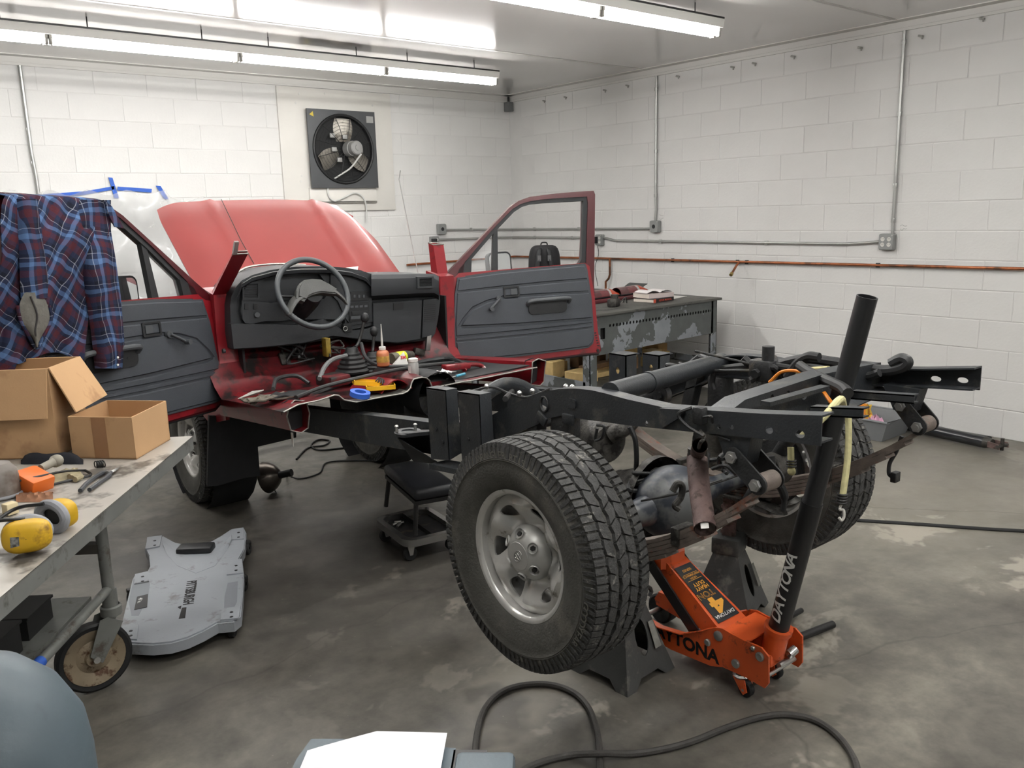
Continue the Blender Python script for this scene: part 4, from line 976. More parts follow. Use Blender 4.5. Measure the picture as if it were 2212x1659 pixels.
# paper and glass remnants along the windscreen base
m = MB(); m.tube(spline([PY(510,590,-3.2), PY(540,576,-3.18), PY(600,570,-3.16), PY(660,572,-3.16)], 6), .006, 6); T(m, 'windscreen_bead', raw_edge)
for (u0,v0,u1,v1) in ((742,576,774,585),(755,588,815,598)):
    MB().plate([PY(u0,v1,-3.2), PY(u0+4,v0+3,-3.16), PY(u1,v0,-3.14), PY(u1-2,v1,-3.2)], (0,0,.002)).build('masking_paper', plastic_w, truck)
# ------------------------------------------------------------------ steering wheel and column
SC = PY(677, 633, -3.60); sn = rp((0,-math.cos(.40),math.sin(.40))).normalized(); su = (Z_-sn*sn.dot(Z_)).normalized(); sr = su.cross(sn).normalized()
Wp = lambda a, b, c=0.: SC+sr*a+su*b+sn*c
sw_m = M('grey steering wheel leather', s(62,66,69), .42, var=.06, bump=.15, bscale=300)
pad_m = M('worn grey horn pad', s(66,67,65), .5, var=.12, scale=14, bump=.2, bscale=300)
R_ = .186
m = MB(); m.tube([Wp(R_*math.cos(2*PI*i/64), R_*math.sin(2*PI*i/64)) for i in range(64)], .0145, 14, closed=True); sw = T(m, 'steering_wheel', sw_m)
m = MB(); pad = [(-.115,-.035),(-.100,.012),(-.075,.045),(-.045,.060),(0,.064),(.045,.056),(.085,.028),(.115,.000),(.105,-.03),(.06,-.022),(.03,-.016),(0,-.018),(-.03,-.024),(-.06,-.036),(-.078,-.055)]
m.plate([Wp(a, b, .002) for a, b in pad], sn*.030); m.plate([Wp(a*.86, b*.8+.003, .032) for a, b in pad], sn*.008); m.build('horn_pad', pad_m, sw)
for sg, b0, b1 in ((-1,-.02,-.085),(1,.005,-.06)):
    m = MB(); m.tube(spline([Wp(sg*.07, b0+.01, .006), Wp(sg*.115, b0-.015, .006), Wp(sg*.150, b0-.055, .004), Wp(sg*.165, b0-.085, 0)], 4), [.040,.039,.038,.036,.034,.032,.030,.028,.026,.024,.022,.021,.02], 12, flat=.40); m.build('wheel_spoke', pad_m, sw)
m = MB(); m.tube([SC-sn*.0, SC-sn*.06, SC-sn*.30], [.05,.06,.06], 18); cs = T(m, 'column_shroud', dash_dk)
MB().tube(spline([SC-sn*.05+sr*.03, SC-sn*.05+sr*.12+su*.02, SC-sn*.045+sr*.16+su*.03], 5), .007, 8).build('wiper_stalk', dash_dk, cs)
MB().tube([SC-sn*.05-sr*.03, SC-sn*.05-sr*.15+su*.02], .007, 8).build('indicator_stalk', dash_dk, cs)
for x_ in (-4.60, -3.345): MB().plate([V((x_,-3.40,.70)), V((x_,-3.22,.70)), V((x_,-3.22,1.16)), V((x_,-3.40,1.16))], (.012,0,0)).build('kick_panel', undercoat, truck)
m = MB(); m.plate([V((-4.62,-3.21,.70)), V((-3.31,-3.21,.70)), V((-3.31,-3.21,1.2)), V((-4.62,-3.21,1.2))], (0,.012,0)); T(m, 'firewall', undercoat)
# pedals, shift levers
for (u, v) in ((615,775),(652,780)):
    c = PY(u, v, -3.36); m = MB(); m.box(c, (.055,.02,.07), R=rot(-.5,'X'), bev=.006); m.cyl(c, c+V((0,.12,.25)), .008, 8); T(m, 'pedal', grime)
def lever(kb, kt, bb, rb, name, h_):
    """knob pixel, plane Y, boot"""
    m = MB(); b = V(bb); k = V(kt)
    prof = []
    for i in range(13):
        t = i/12; prof.append((h_*t, rb*(1-.72*t)*(1.0 if i % 2 else .9)))
    m.lathe(b, Z_, prof, 20); rt = T(m, name, black_rubber)
    m = MB(); m.tube(spline([b+Z_*h_*.9, b.lerp(k,.55)+V((0,.01,0)), k], 6), .008, 8); m.build('lever_rod', metal_dark, rt)
    m = MB(); m.ball(k+Z_*.01, (.021,.021,.028), 14, 10); m.build('shift_knob', seal_m, rt)
lever(None, PY(788,690,-3.68), PY(762,795,-3.72)-Z_*.02, .095, 'shift_boot', .13)
lever(None, PY(808,720,-3.70), PY(806,792,-3.74)-Z_*.02, .085, 'transfer_case_boot', .10)
m = MB(); c = PY(785,796,-3.72); m.box(c-Z_*.03, (.36,.22,.02), bev=.008); T(m, 'boot_plate', black_rubber)
# harness hoses lying over the floor and tunnel
for i, (pts, rr) in enumerate((([((690,818),.80,-3.95),((702,792),.85,-3.85),((720,776),.9,-3.8),((748,768),.9,-3.75)],.011), ([((780,742),0,-3.75),((790,772),0,-3.85),((815,788),0,-3.95),((860,792),0,-4.0),((930,788),0,-3.95),((985,786),0,-3.9),((1000,800),0,-3.95),((996,815),0,-4.0)],.010), ([((640,858),0,-4.18),((700,835),0,-4.1),((780,815),0,-4.08),((850,800),0,-4.05),((920,790),0,-4.0),((980,783),0,-3.9)],.009), ([((590,840),0,-3.9),((600,818),0,-3.8),((640,812),0,-3.75),((668,828),0,-3.8)],.010))):
    MB().tube(spline([PY(u, v, y) for (u, v), z, y in pts], 7), rr, 8).build('floor_harness', black_hose if i != 0 else M('grey heater hose', s(104,106,106), .6), truck)
# carpet scraps and insulation on the driver floor
for (u, v, sx_, sy_, sz_, mat) in ((575,862,.20,.10,.015,fluff),(620,855,.18,.09,.02,undercoat),(560,868,.09,.05,.03,fluff)):
    c = PY(u, v, -4.0); rnd = random.Random(u); m = MB()
    m.sheet([[c+V((sx_*(i/6-.5)*(1+.1*rnd.random()), sy_*(j/4-.5), sz_*rnd.random())) for i in range(7)] for j in range(5)], .006); T(m, 'carpet_scrap', mat)
for (P4, y) in (([(514,862),(545,846),(570,843),(560,851)], -4.0), ([(575,856),(612,848),(617,852),(590,858)], -3.98)):
    MB().plate([PY(u, v, y+.05*k) for k, (u, v) in enumerate(P4)], (0,0,.003)).build('white_trim_strip', plastic_w, truck)
# wiring under the dash and a silver bracket at the right kick panel
m = MB(); c = PY(925,735,-3.45); m.box(c, (.03,.02,.12), R=rot(.15,'Y'), bev=.004); T(m, 'kick_bracket', bright)
m = MB(); c = PY(905,760,-3.42); m.box(c, (.07,.03,.04), R=rot(.3,'Y'), bev=.005); m.box(c+V((.01,0,-.045)), (.08,.03,.02), bev=.004); T(m, 'relay_block', grime)
m = MB(); c = PY(705,750,-3.5); m.box(c, (.03,.05,.10), bev=.006); T(m, 'yellow_relay', M('ochre relay', s(150,126,46), .6, var=.3, scale=40))
tangle(PY(720,752,-3.48), 6, .06, .006, grime, 'underdash_wiring', 23); tangle(PY(640,760,-3.40), 6, .10, .006, black_hose, 'underdash_wiring', 29)
# ================================================================== floor jack
jack_o = M('orange jack enamel', s(222,94,44), .34, var=.05, scale=10, coat=.4, dirt=s(120,60,36), dirt_amt=.12, dscale=18)
jack_b = M('black jack enamel', s(24,25,27), .42, var=.1, coat=.2)
label_b = M('black decal', s(26,27,29), .45)
label_y = M('amber decal print', s(226,160,52), .5)
label_w = M('white decal print', s(226,226,222), .5)
label_k = M('black print', s(18,18,20), .5)
JX = -3.90
jack = thing('floor_jack', 'orange trolley jack raised under the differential', 'jack', (JX,-5.8,0))
def J(mb, name, mat, parent=None, **k): return mb.build(name, mat, parent or jack, **k)
side = [(-5.45,.075),(-5.44,.10),(-5.46,.13),(-5.54,.135),(-5.65,.124),(-5.75,.137),(-5.83,.177),(-5.885,.212),(-5.915,.219),(-5.95,.214),(-6.0,.21),(-6.07,.21),(-6.098,.19),(-6.102,.095),(-6.088,.072),(-6.015,.079),(-5.92,.077),(-5.87,.060),(-5.69,.05),(-5.56,.06)]
HW = .095
for sx in (-1, 1):
    m = MB(); m.plate([V((JX+sx*HW, y, z)) for y, z in side], (sx*.007,0,0)); r = J(m, 'side_plate', jack_o)
    m = MB(); fl_ = ((-5.46,.133),(-5.54,.138),(-5.65,.127),(-5.75,.140),(-5.83,.179),(-5.87,.203))
    m.sheet([[V((JX+sx*(HW+.030*(1 if i < 4 else (.5 if i == 4 else .1))),y,z+.004)), V((JX+sx*HW,y,z))][::sx] for i, (y, z) in enumerate(fl_)], .004); m.build('top_flange', jack_o, r)
    for (y, z, rr) in ((-5.90,.187,.018),(-5.856,.145,.013),(-5.974,.114,.016),(-6.067,.178,.016),(-6.04,.198,.008)):
        m = MB(); x = JX+sx*(HW+.007); m.lathe((x,y,z), (sx,0,0), [(0,rr),(.005,rr),(.008,rr*.75),(.008,0)], 18); m.build('pivot_bolt', bright, r)
    # rear swivel caster
    c = V((JX+sx*(HW-.01),-5.985,.0)); m = MB(); m.lathe(c+Z_*.064, Z_, [(0,.024),(.008,.030),(.014,.024)], 18); cs_ = J(m, 'caster_race', bright)
    for k in (-1, 1):
        m = MB(); m.plate([c+V((k*.016,.022,.066)), c+V((k*.016,-.026,.066)), c+V((k*.016,-.036,.026)), c+V((k*.016,-.022,.012)), c+V((k*.016,-.008,.026))], (k*.004,0,0)); m.build('caster_fork', jack_o, cs_)
    m = MB(); cc = c+V((0,-.020,.029)); m.lathe(cc, X_, [(-.011,.006),(-.012,.025),(-.008,.029),(.008,.029),(.012,.025),(.011,.006)], 22); m.build('caster_wheel', black_rubber, cs_)
    m = MB(); m.cyl(cc-X_*.021, cc+X_*.021, .005, 8); m.build('caster_axle', bright, cs_)
    # front wheel
    m = MB(); cc = V((JX+sx*(HW+.03),-5.46,.060)); m.lathe(cc, X_, [(-.024,.012),(-.026,.052),(-.020,.060),(.020,.060),(.026,.052),(.024,.012)], 28); J(m, 'front_wheel', black_rubber)
m = MB(); m.cyl((JX-.15,-5.46,.060), (JX+.15,-5.46,.060), .010, 12); J(m, 'front_axle', bright)
m = MB(); m.cyl((JX-HW,-6.075,.098), (JX+HW,-6.075,.098), .006, 10); J(m, 'rear_rod', bright)
m = MB(); m.plate([V((JX-HW,y,z)) for y, z in ((-5.91,.208),(-6.01,.200))]+[V((JX+HW,y,z)) for y, z in ((-6.01,.200),(-5.91,.208))], (0,0,.005)); J(m, 'cover_plate', jack_o)
m = MB(); m.box((JX,-5.83,.10), (.18,.16,.06), bev=.006); J(m, 'hydraulic_unit', jack_o)
# lift arm: tapered box from rear pivot to the saddle
P0 = V((JX,-5.915,.172)); P1 = V((JX,-5.605,.365)); ad = (P1-P0).normalized(); an = X_.cross(ad).normalized()
if an.z < 0: an = -an
P0 -= an*.034; P1 -= an*.034
m = MB(); rows = []
for t, wd, hh in ((-.02,.078,.034),(.25,.072,.036),(.6,.060,.035),(1.,.050,.033)):
    c = P0+(P1-P0)*t; rows.append([c+X_*wd-an*hh, c-X_*wd-an*hh, c-X_*wd+an*hh, c+X_*wd+an*hh])
m.sheet(rows, 0, closed_u=True); m.add(rows[0], [(0,1,2,3)]); m.add(rows[-1], [(3,2,1,0)]); arm = J(m, 'lift_arm', jack_o)
# printed plate on the arm, lettering towards the rear pivot
o = P0+(P1-P0)*.50+an*.0372; dh, dw = .125, .054
m = MB(); m.plate([o+ad*dh+X_*dw*.84, o+ad*dh-X_*dw*.84, o-ad*dh-X_*dw*1.12, o-ad*dh+X_*dw*1.12], an*.0008); dc = m.build('arm_decal', label_b, arm)
up_, ex_ = -ad, -X_
def dtext(s_, t, h, mat, st=1., bold=.0, dx=0., it=0.): return text('decal_lettering', s_, mat, dc, o+an*.0012+ad*t+ex_*dx, ex_, up_, h, .0004, 'CENTER', it, bold, st)
dtext('DAYTONA', -.098, .013, label_w, 1.15, .02, it=.2); dtext('4', -.034, .058, label_y, 1.5, .06, -.004)
dtext('TON', -.001, .024, label_y, 1.15, .022, .010)
tn_ = dtext('TON', -.002, .0235, label_k, 1.15, -.012, .010)
for q in tn_.data.vertices: q.co += an*.0005
dtext('HEAVY', .024, .015, label_y, 1.05, .02); dtext('DUTY', .043, .015, label_y, 1.05, .02)
for k, tt in ((0,.056),(1,.084)): MB().obb(o+an*.001+ad*tt-X_*.038, X_*.076, ad*.0014, an*.0006).build('decal_rule', label_y, dc)
dtext('HIGH', .068, .0085, label_y, 1.2, .01); dtext('PERFORMANCE', .081, .0085, label_y, 1.05, .01); dtext('SERIES', .106, .010, label_y, 1.2, .01)
# saddle and its yoke
S = V((JX,-5.55,.335)); m = MB(); m.plate([S+V((-.066,.075,-.01)), S+V((.066,.075,-.01)), S+V((.066,-.060,-.01)), S+V((.038,-.085,-.01)), S+V((-.038,-.085,-.01)), S+V((-.066,-.060,-.01))], (0,0,.055)); m.box(S+V((0,-.045,-.02)), (.09,.06,.06), bev=.008); J(m, 'saddle_yoke', jack_o)
m = MB(); m.lathe(S+Z_*.045, Z_, [(0,.0),(0,.060),(.012,.066),(.032,.066),(.038,.060),(.038,.0)], 32); J(m, 'saddle', black_rubber)
for sx in (-1, 1):
    a, b = V((JX+sx*.080,-5.80,.135)), V((JX+sx*.076,-5.565,.345)); d = (b-a).normalized(); n = X_.cross(d); pts = []
    for i in range(9): q = PI*i/8; pts.append(b+d*(.022*math.sin(q))+n*(.022*math.cos(q)))
    for i in range(9): q = PI*i/8; pts.append(a-d*(.022*math.sin(q))-n*(.022*math.cos(q)))
    m = MB(); m.plate(pts, (sx*.007,0,0)); J(m, 'radius_rod', jack_b)
    MB().cyl(b+X_*sx*.006, b+X_*sx*.013, .010, 12).build('rod_pin', metal_dark, jack)
# handle socket and handle
H0 = V((JX+.015,-6.035,.135)); H1 = V((-3.88,-6.302,1.368)); hd = (H1-H0).normalized()
m = MB(); m.tube([H0, H0+hd*.10], .041, 18); m.lathe(H0+hd*.09, hd, [(0,.041),(0,.047),(.018,.048),(.018,.033)], 22); m.box(H0+V((0,0,-.01)), (.09,.05,.05), bev=.01); J(m, 'handle_socket', jack_o)
m = MB(); m.cyl(H0+V((.03,-.045,.0)), H0+V((.06,-.05,.012)), .017, 14); J(m, 'release_valve', chrome)
m = MB(); m.cyl(H0+V((-.01,-.035,-.03)), H0+V((.07,-.04,-.03)), .010, 10); J(m, 'pump_pin', bright)
m = MB(); hs_ = H0+hd*.085; m.cyl(hs_, hs_+hd*.50, .0345, 22); hn = J(m, 'jack_handle', jack_b)
m = MB(); m.tube([hs_+hd*.495, hs_+hd*.505, H1-hd*.001], [.0345,.0300,.0300], 22, caps=False); m.tube([H1-hd*.001, H1-hd*.0012, H1-hd*.05], [.0300,.0265,.0265], 22, caps=False); m.build('upper_handle', jack_b, hn)
tv = (CAM-hs_).normalized(); tv = (tv-hd*tv.dot(hd)).normalized(); sd_ = tv.cross(hd).normalized()
for i, ch in enumerate('DAYTONA'):          # letters climb the handle, tops to the left
    h = .040; c = hs_+hd*(.075+i*h*.92); t = text('handle_lettering', ch, label_w, hn, V((0,0,0)), X_, Y_, h, 0., 'CENTER', .25, .02)
    bm = bmesh.new(); bm.from_mesh(t.data); bmesh.ops.triangulate(bm, faces=bm.faces[:]); bmesh.ops.subdivide_edges(bm, edges=bm.edges[:], cuts=3, use_grid_fill=True)
    for q in bm.verts: a = (q.co.y-h*.5)/.0352 + .62; q.co = c + hd*q.co.x + tv*(.0353*math.cos(a)) + sd_*(.0353*math.sin(a))
    bm.to_mesh(t.data); bm.free()
o = V((JX-HW-.0075,-5.565,.082))
text('side_lettering', 'DAYTONA', label_k, jack, o, (0,-1,0), (0,-.10,1), .046, .0006, 'LEFT', -.12, .035, 1.05)

# ================================================================== jack stands
stand_m = M('dark grey stand paint', s(70,71,70), .55, .1, var=.12, scale=10, bump=.2, bscale=100, dirt=s(112,110,104), dirt_amt=.15, dscale=8)
def jack_stand(c, rz, zt, post_top, lab, pm):
    R = rotz(rz); c = V(c); t = thing('jack_stand', lab, 'jack stand', c, 'jack stands under the axle'); Wd = lambda x, y, z: c+R @ V((x, y, z))
    b, tp_ = .135, .045
    cor = [(-1,-1),(1,-1),(1,1),(-1,1)]
    m = MB()
    for i in range(4):
        (x0, y0), (x1, y1) = cor[i], cor[(i+1) % 4]; mx, my = (x0+x1)/2, (y0+y1)/2
        out = R @ V((mx, my, .25)).normalized()
        P = [Wd(x0*b, y0*b, 0), Wd(x0*b*.62+mx*b*.38, y0*b*.62+my*b*.38, 0), Wd(mx*b*.93+.35*(x0-mx)*b, my*b*.93+.35*(y0-my)*b, .03), Wd(mx*b*.93+.35*(x1-mx)*b, my*b*.93+.35*(y1-my)*b, .03), Wd(x1*b*.62+mx*b*.38, y1*b*.62+my*b*.38, 0), Wd(x1*b, y1*b, 0), Wd(x1*tp_, y1*tp_, zt), Wd(x0*tp_, y0*tp_, zt)]
        hs = []
        if i == 0: cc = [Wd(.032*math.cos(q), -(b+(tp_-b)*((zt*.52+.065*math.sin(q))/zt)), zt*.52+.065*math.sin(q)) for q in [2*PI*k/16 for k in range(16)]]; hs = [cc]
        m.plate(P, -out*.004, hs)
    m.build('stand_base', stand_m, t)
    m = MB(); m.box(c+V((0,0,zt+.015)), (.115,.115,.07), R=R, bev=.008); m.build('stand_collar', stand_m, t)
    m = MB(); m.box(c+V((0,0,(zt+post_top)/2)), (.034,.05,post_top-zt+.06), R=R, bev=.003)
    for k in range(5): m.box(Wd(.0,.026,zt+.03+k*.035), (.030,.012,.014), R=R)
    m.build('ratchet_post', pm, t)
    m = MB(); m.plate([Wd(-.05,-.03,post_top-.012), Wd(-.05,-.03,post_top+.012), Wd(-.02,-.03,post_top-.004), Wd(.02,-.03,post_top-.004), Wd(.05,-.03,post_top+.012), Wd(.05,-.03,post_top-.012), Wd(.02,-.03,post_top-.03), Wd(-.02,-.03,post_top-.03)], R @ V((0,.06,0))); m.build('stand_saddle', pm, t)
    m = MB(); m.tube([Wd(.05,.0,zt+.01), Wd(.11,.0,zt-.0), Wd(.165,.0,zt-.045), Wd(.172,.0,zt-.06), Wd(.160,.0,zt-.075)], .008, 10); m.build('ratchet_lever', stand_m, t)
    m = MB(); o = Wd(.0,-b*.80,.10); e = (Wd(0,-tp_,zt)-Wd(0,-b,0)).normalized(); n = (R @ V((0,-1,.25))).normalized(); x = R @ X_
    m.plate([o+x*.048+n*.006, o+x*.082+n*.006, o+x*.066+e*.10+n*.006, o+x*.040+e*.10+n*.006], n*.0008); m.build('worn_sticker', M('faded grey sticker', s(128,128,122), .6, var=.2, scale=40), t)
    return t
jack_stand((-4.165,-5.60,0), math.radians(4), .30, .57, 'dark grey jack stand behind the near rear tyre', rust)
jack_stand((-3.50,-5.57,0), math.radians(20), .275, .575, 'dark grey jack stand beside the far rear wheel', rust)
pf = thing('bar_frame', 'dark steel bars lying on the floor behind the jack', 'tool', (-3.45,-5.86,0))
MB().cyl((-3.62,-5.80,.016), (-3.32,-5.80,.016), .011, 10).build('cross_bar', metal_dark, pf)
MB().cyl((-3.64,-5.90,.018), (-3.34,-5.95,.018), .015, 12).build('cross_bar', metal_dark, pf)
MB().box((-3.60,-5.85,.016), (.025,.10,.016)).build('tie_bar', metal_dark, pf)

# ================================================================== mechanic's creeper
creep_m = M('light grey creeper plastic', s(150,155,160), .5, var=.04, scale=6, bump=.12, bscale=300, dirt=s(118,118,116), dirt_amt=.12, dscale=9)
creep_d = M('shaded grey creeper plastic', s(128,133,138), .55, var=.04)  # darker grey paints recess shade onto the flat tool trays
ZT = .085
cp_ = [(318,1163),(352,1158),(378,1172),(420,1180),(452,1172),(478,1158),(500,1143),(527,1140),(532,1150),(528,1185),(516,1207),(524,1213),(527,1240),(524,1290),(520,1330),(505,1342),(470,1345),(440,1362),(405,1378),(370,1388),(330,1392),(280,1390),(258,1380),(262,1350),(275,1295),(286,1250),(292,1240),(318,1234),(324,1222),(322,1200),(313,1183)]
O2 = [PZ(u, v, ZT) for u, v in cp_]
ctr = sum(O2, V((0,0,0)))/len(O2)
crp = thing('mechanic_creeper', 'light grey moulded creeper with black headrest lying on the floor', 'creeper', (ctr.x, ctr.y, 0))
m = MB(); m.plate([p-Z_*.045 for p in O2], (0,0,.04)); m.plate([ctr+(p-ctr)*.985-Z_*.005 for p in O2], (0,0,.006))
m.build('creeper_body', creep_m, crp)
hx = (PZ(527,1240,ZT)-PZ(292,1250,ZT)).normalized(); hy = Z_.cross(hx)
def cpad(pts, h, name, mat, parent=None, z=ZT): return MB().plate([PZ(u, v, z) for u, v in pts], (0,0,h)).build(name, mat, parent or crp)
m = MB(); c = PZ(423,1185,ZT+.012); m.box(c, (.165,.085,.035), R=Matrix((hx, hy, Z_)).transposed(), bev=.010); m.build('headrest', M('black vinyl pad', s(26,27,29), .45), crp)
bow = MB(); rows = []
for (u, v, dz) in ((352,1166,.012),(378,1190,.0),(423,1206,-.002),(470,1190,.0),(500,1155,.012)): rows.append([PZ(u, v, ZT+dz+.002), PZ(u, v+10, ZT+.010), PZ(u+(423-u)*.12, v+32, ZT+.002)])
bow.sheet(rows, .004); bow.build('shoulder_ridge', creep_m, crp)
for pts in ([(289,1252),(318,1248),(324,1262),(320,1290),(300,1330),(284,1330),(278,1300)],): cpad(pts, .0015, 'tool_tray', creep_d)
cpad([(492,1260),(514,1256),(512,1300),(505,1315),(484,1318),(485,1290)], .0015, 'tool_tray', creep_d)
for pts in ([(318,1163),(350,1159),(345,1182),(316,1188)], [(500,1146),(526,1142),(527,1166),(500,1168)], [(292,1243),(320,1238),(322,1258),(290,1264)], [(494,1214),(523,1210),(525,1240),(490,1244)], [(480,1318),(520,1312),(516,1338),(476,1342)], [(264,1355),(300,1352),(296,1384),(262,1382)]):
    pd = cpad(pts, .007, 'wheel_pad', creep_m)
    cx_, cy_ = sum(p[0] for p in pts)/4, sum(p[1] for p in pts)/4
    for dv in (-5, 5): q = PZ(cx_+2, cy_+dv, ZT+.007); MB().cyl(q, q+Z_*.0015, .007, 8).build('pad_screw', metal_dark, pd)
for (u, v) in ((535,1185),(527,1262),(502,1360),(300,1395),(330,1200),(285,1290)):
    q = PZ(u, v, .03); q = V((q.x, q.y, .032)); m = MB(); m.lathe(q, hx, [(-.010,.008),(-.012,.028),(-.008,.032),(.008,.032),(.012,.028),(.010,.008)], 20); wv = m.build('caster_wheel', black_rubber, crp)
    MB().box(q+Z_*.03, (.035,.03,.02), bev=.004).build('caster_housing', metal_dark, wv)
dirv = (PZ(398,1335,ZT)-PZ(412,1255,ZT)); dn = dirv.normalized(); tx = Z_.cross(dn)
tt_ = text('creeper_lettering', 'PITTSBURGH', label_k, crp, PZ(405,1256,ZT+.0015), dn, Z_.cross(dn), .040, .0006, 'LEFT', 0, .03, .74)
MB().plate([PZ(393,1313,ZT+.0012), PZ(403,1312,ZT+.0012), PZ(400,1335,ZT+.0012), PZ(386,1337,ZT+.0012)], (0,0,.0006)).build('logo_bar', metal_dark, crp)
cpad([(384,1312),(392,1309),(390,1316)], .002, 'logo_arrow', label_k, z=ZT+.001)
cpad([(296,1290),(320,1284),(318,1312),(290,1318)], .0022, 'black_label', label_b, z=ZT+.001)
text('label_lettering', '40 in.', label_w, crp, PZ(300,1292,ZT+.0035), dn, Z_.cross(dn), .016, .0004, 'LEFT', 0, .01)

# ================================================================== roller seat under the truck
seat = thing('roller_seat', 'low black roller seat with chrome parts tray under the truck', 'stool', (-4.08,-4.2,0))
a, b, c_ = PZ(833,1012,.34), PZ(903,1072,.34), PZ(985,1048,.34); e1_, e2_ = b-a, c_-b
ce = a+e1_*.5+e2_*.5; ux, uy = e1_.normalized(), e2_.normalized(); uy = (uy-ux*ux.dot(uy)).normalized()
Rm = Matrix((ux, uy, ux.cross(uy))).transposed()
m = MB(); m.box(ce-Z_*.012, (e1_.length, e2_.length, .055), R=Rm, bev=.022, seg=3); m.build('seat_pad', M('scuffed black vinyl', s(36,38,42), .5, var=.15, scale=12, dirt=s(70,68,64), dirt_amt=.15), seat)
m = MB(); m.box(ce-Z_*.05, (e1_.length*.96, e2_.length*.96, .02), R=Rm); m.build('seat_board', metal_dark, seat)
for sx, sy in ((-1,-1),(1,-1),(1,1),(-1,1)):
    p = ce+ux*sx*e1_.length*.42+uy*sy*e2_.length*.42; MB().tube([p-Z_*.05, V((p.x,p.y,.13))+(ux*sx+uy*sy)*.02], .012, 10).build('leg', metal_dark, seat)
bc = [PZ(818,1122,.12), PZ(880,1168,.12), PZ(985,1140,.12), PZ(925,1092,.12)]
bce = sum(bc, V((0,0,0)))/4; bx = (bc[1]-bc[0]); by = (bc[2]-bc[1]); lx, ly = bx.length, by.length; bx.normalize(); by = (by-bx*bx.dot(by)).normalized()
m = MB(); m.plate(rrect(bce, bx, by, lx+.06, ly+.04, .06, 6), (0,0,-.035), [rrect(bce, bx, by, lx, ly-.02, .045, 6)]); m.build('chrome_frame', M('worn chrome', s(170,170,168), .25, .9, var=.1), seat)
m = MB(); m.plate(rrect(bce-Z_*.030, bx, by, lx+.01, ly, .045, 6), (0,0,.004)); m.build('parts_tray', M('black tray plastic', s(34,35,36), .55, var=.2, scale=20, dirt=s(86,78,66), dirt_amt=.2, dscale=14), seat)
MB().obb(bce-bx*(lx/2)-Z_*.026, bx*lx, by*.006, Z_*.022).build('tray_divider', metal_dark, seat)
for sx, sy in ((-1,-1),(1,-1),(1,1),(-1,1)):
    q = bce+bx*sx*lx*.42+by*sy*ly*.42; q = V((q.x, q.y, .034)); m = MB(); m.lathe(q, bx, [(-.011,.008),(-.012,.030),(-.008,.034),(.008,.034),(.012,.030),(.011,.008)], 22); wv = m.build('caster_wheel', black_rubber, seat)
    m = MB(); m.plate([q+bx*.015+V((0,0,.05))+by*.02, q+bx*.015+V((0,0,.05))-by*.02, q+bx*.015-by*.008-Z_*.004, q+bx*.015+by*.008-Z_*.004], bx*.003); m.box(q+Z_*.047, (.045,.045,.006)); m.build('caster_fork', bright, wv)
q0 = PZ(852,1128,.10)
for k, (du, dv) in enumerate(((0,0),(8,3),(-4,6),(6,9))):
    q = PZ(852+du, 1128+dv, .10); tag(MB().cyl(q, q+V((.03,.012*(k-1.5),.002)), .007, 8).build('hex_bolt', bright), '%s shiny bolt lying in the corner of the roller seat tray' % ('topmost','rightmost','leftmost','lowest')[k], 'bolt', 'bolts in the seat tray')

# ================================================================== clamp lamp, extension cord, air hose
lc = PZ(578,1035,.085); lamp = thing('clamp_lamp', 'dark metal work lamp with domed reflector behind the front wheel', 'lamp', (lc.x, lc.y, 0))
m = MB(); m.lathe(lc+V((0,0,.012)), (.55,-.75,.25), [(.09,.018),(.085,.03),(.06,.062),(.03,.085),(0,.096),(-.004,.098),(-.002,.093),(.028,.08),(.08,.025)], 32); m.build('reflector', M('dull bronze reflector', s(86,80,74), .3, .8, var=.15, scale=14), lamp)
m = MB(); m.cyl(lc+V((.05,-.07,.03)), lc+V((.10,-.13,.05)), .022, 14); m.build('lamp_socket', black_rubber, lamp)
m = MB(); m.tube([lc+V((.02,-.02,-.05)), lc+V((.03,-.05,-.09)), lc+V((-.01,-.03,-.095))], .004, 6); m.build('lamp_stand', metal_dark, lamp)
def cord(pts, r, label, cat='cord', name='power_cord', mat=None, n=8):
    m = MB(); m.tube(spline(pts, n), r, 8); return m.build(name, mat or black_rubber, None, label=label, cat=cat)
F = lambda u, v, z=.006: PZ(u, v, z)
cord([lc+V((.10,-.13,.02)), F(620,1026), F(648,1034), F(690,1022), F(705,1000), F(760,995), F(860,996)], .005, 'thin black lamp cord running along the floor under the cab')
cord([F(640,992), F(665,968), F(700,962), F(712,952), F(688,950), F(672,962), F(690,972), F(740,968), F(800,962)], .006, 'coiled black cord on the pale floor beyond the front wheel')
hose_m = M('grey rubber air hose', s(66,64,61), .65, var=.15, scale=30, bump=.3, bscale=200)
hp = [(1032,1700),(1027,1640),(1030,1590),(1045,1535),(1080,1497),(1130,1480),(1190,1479),(1240,1497),(1272,1530),(1288,1575),(1294,1620),(1296,1700)]
cord([F(u, v, .011) for u, v in hp], .0105, 'thick grey air hose looped in the foreground', 'hose', 'air_hose', hose_m)
hp = [(1100,1680),(1160,1650),(1230,1632),(1300,1628),(1370,1628),(1440,1617),(1500,1600),(1570,1572),(1640,1550),(1700,1544),(1760,1556),(1810,1590),(1845,1640),(1858,1700)]
cord([F(u, v, .030 if 1250 < u < 1350 else .011) for u, v in hp], .0105, 'thick grey air hose snaking across the floor below the jack', 'hose', 'air_hose', hose_m)
cord([F(1820,1122), F(1880,1126), F(1960,1131), F(2060,1138), F(2150,1144), F(2300,1152)], .010, 'black cable on the floor running to the right edge', 'cable', 'floor_cable')
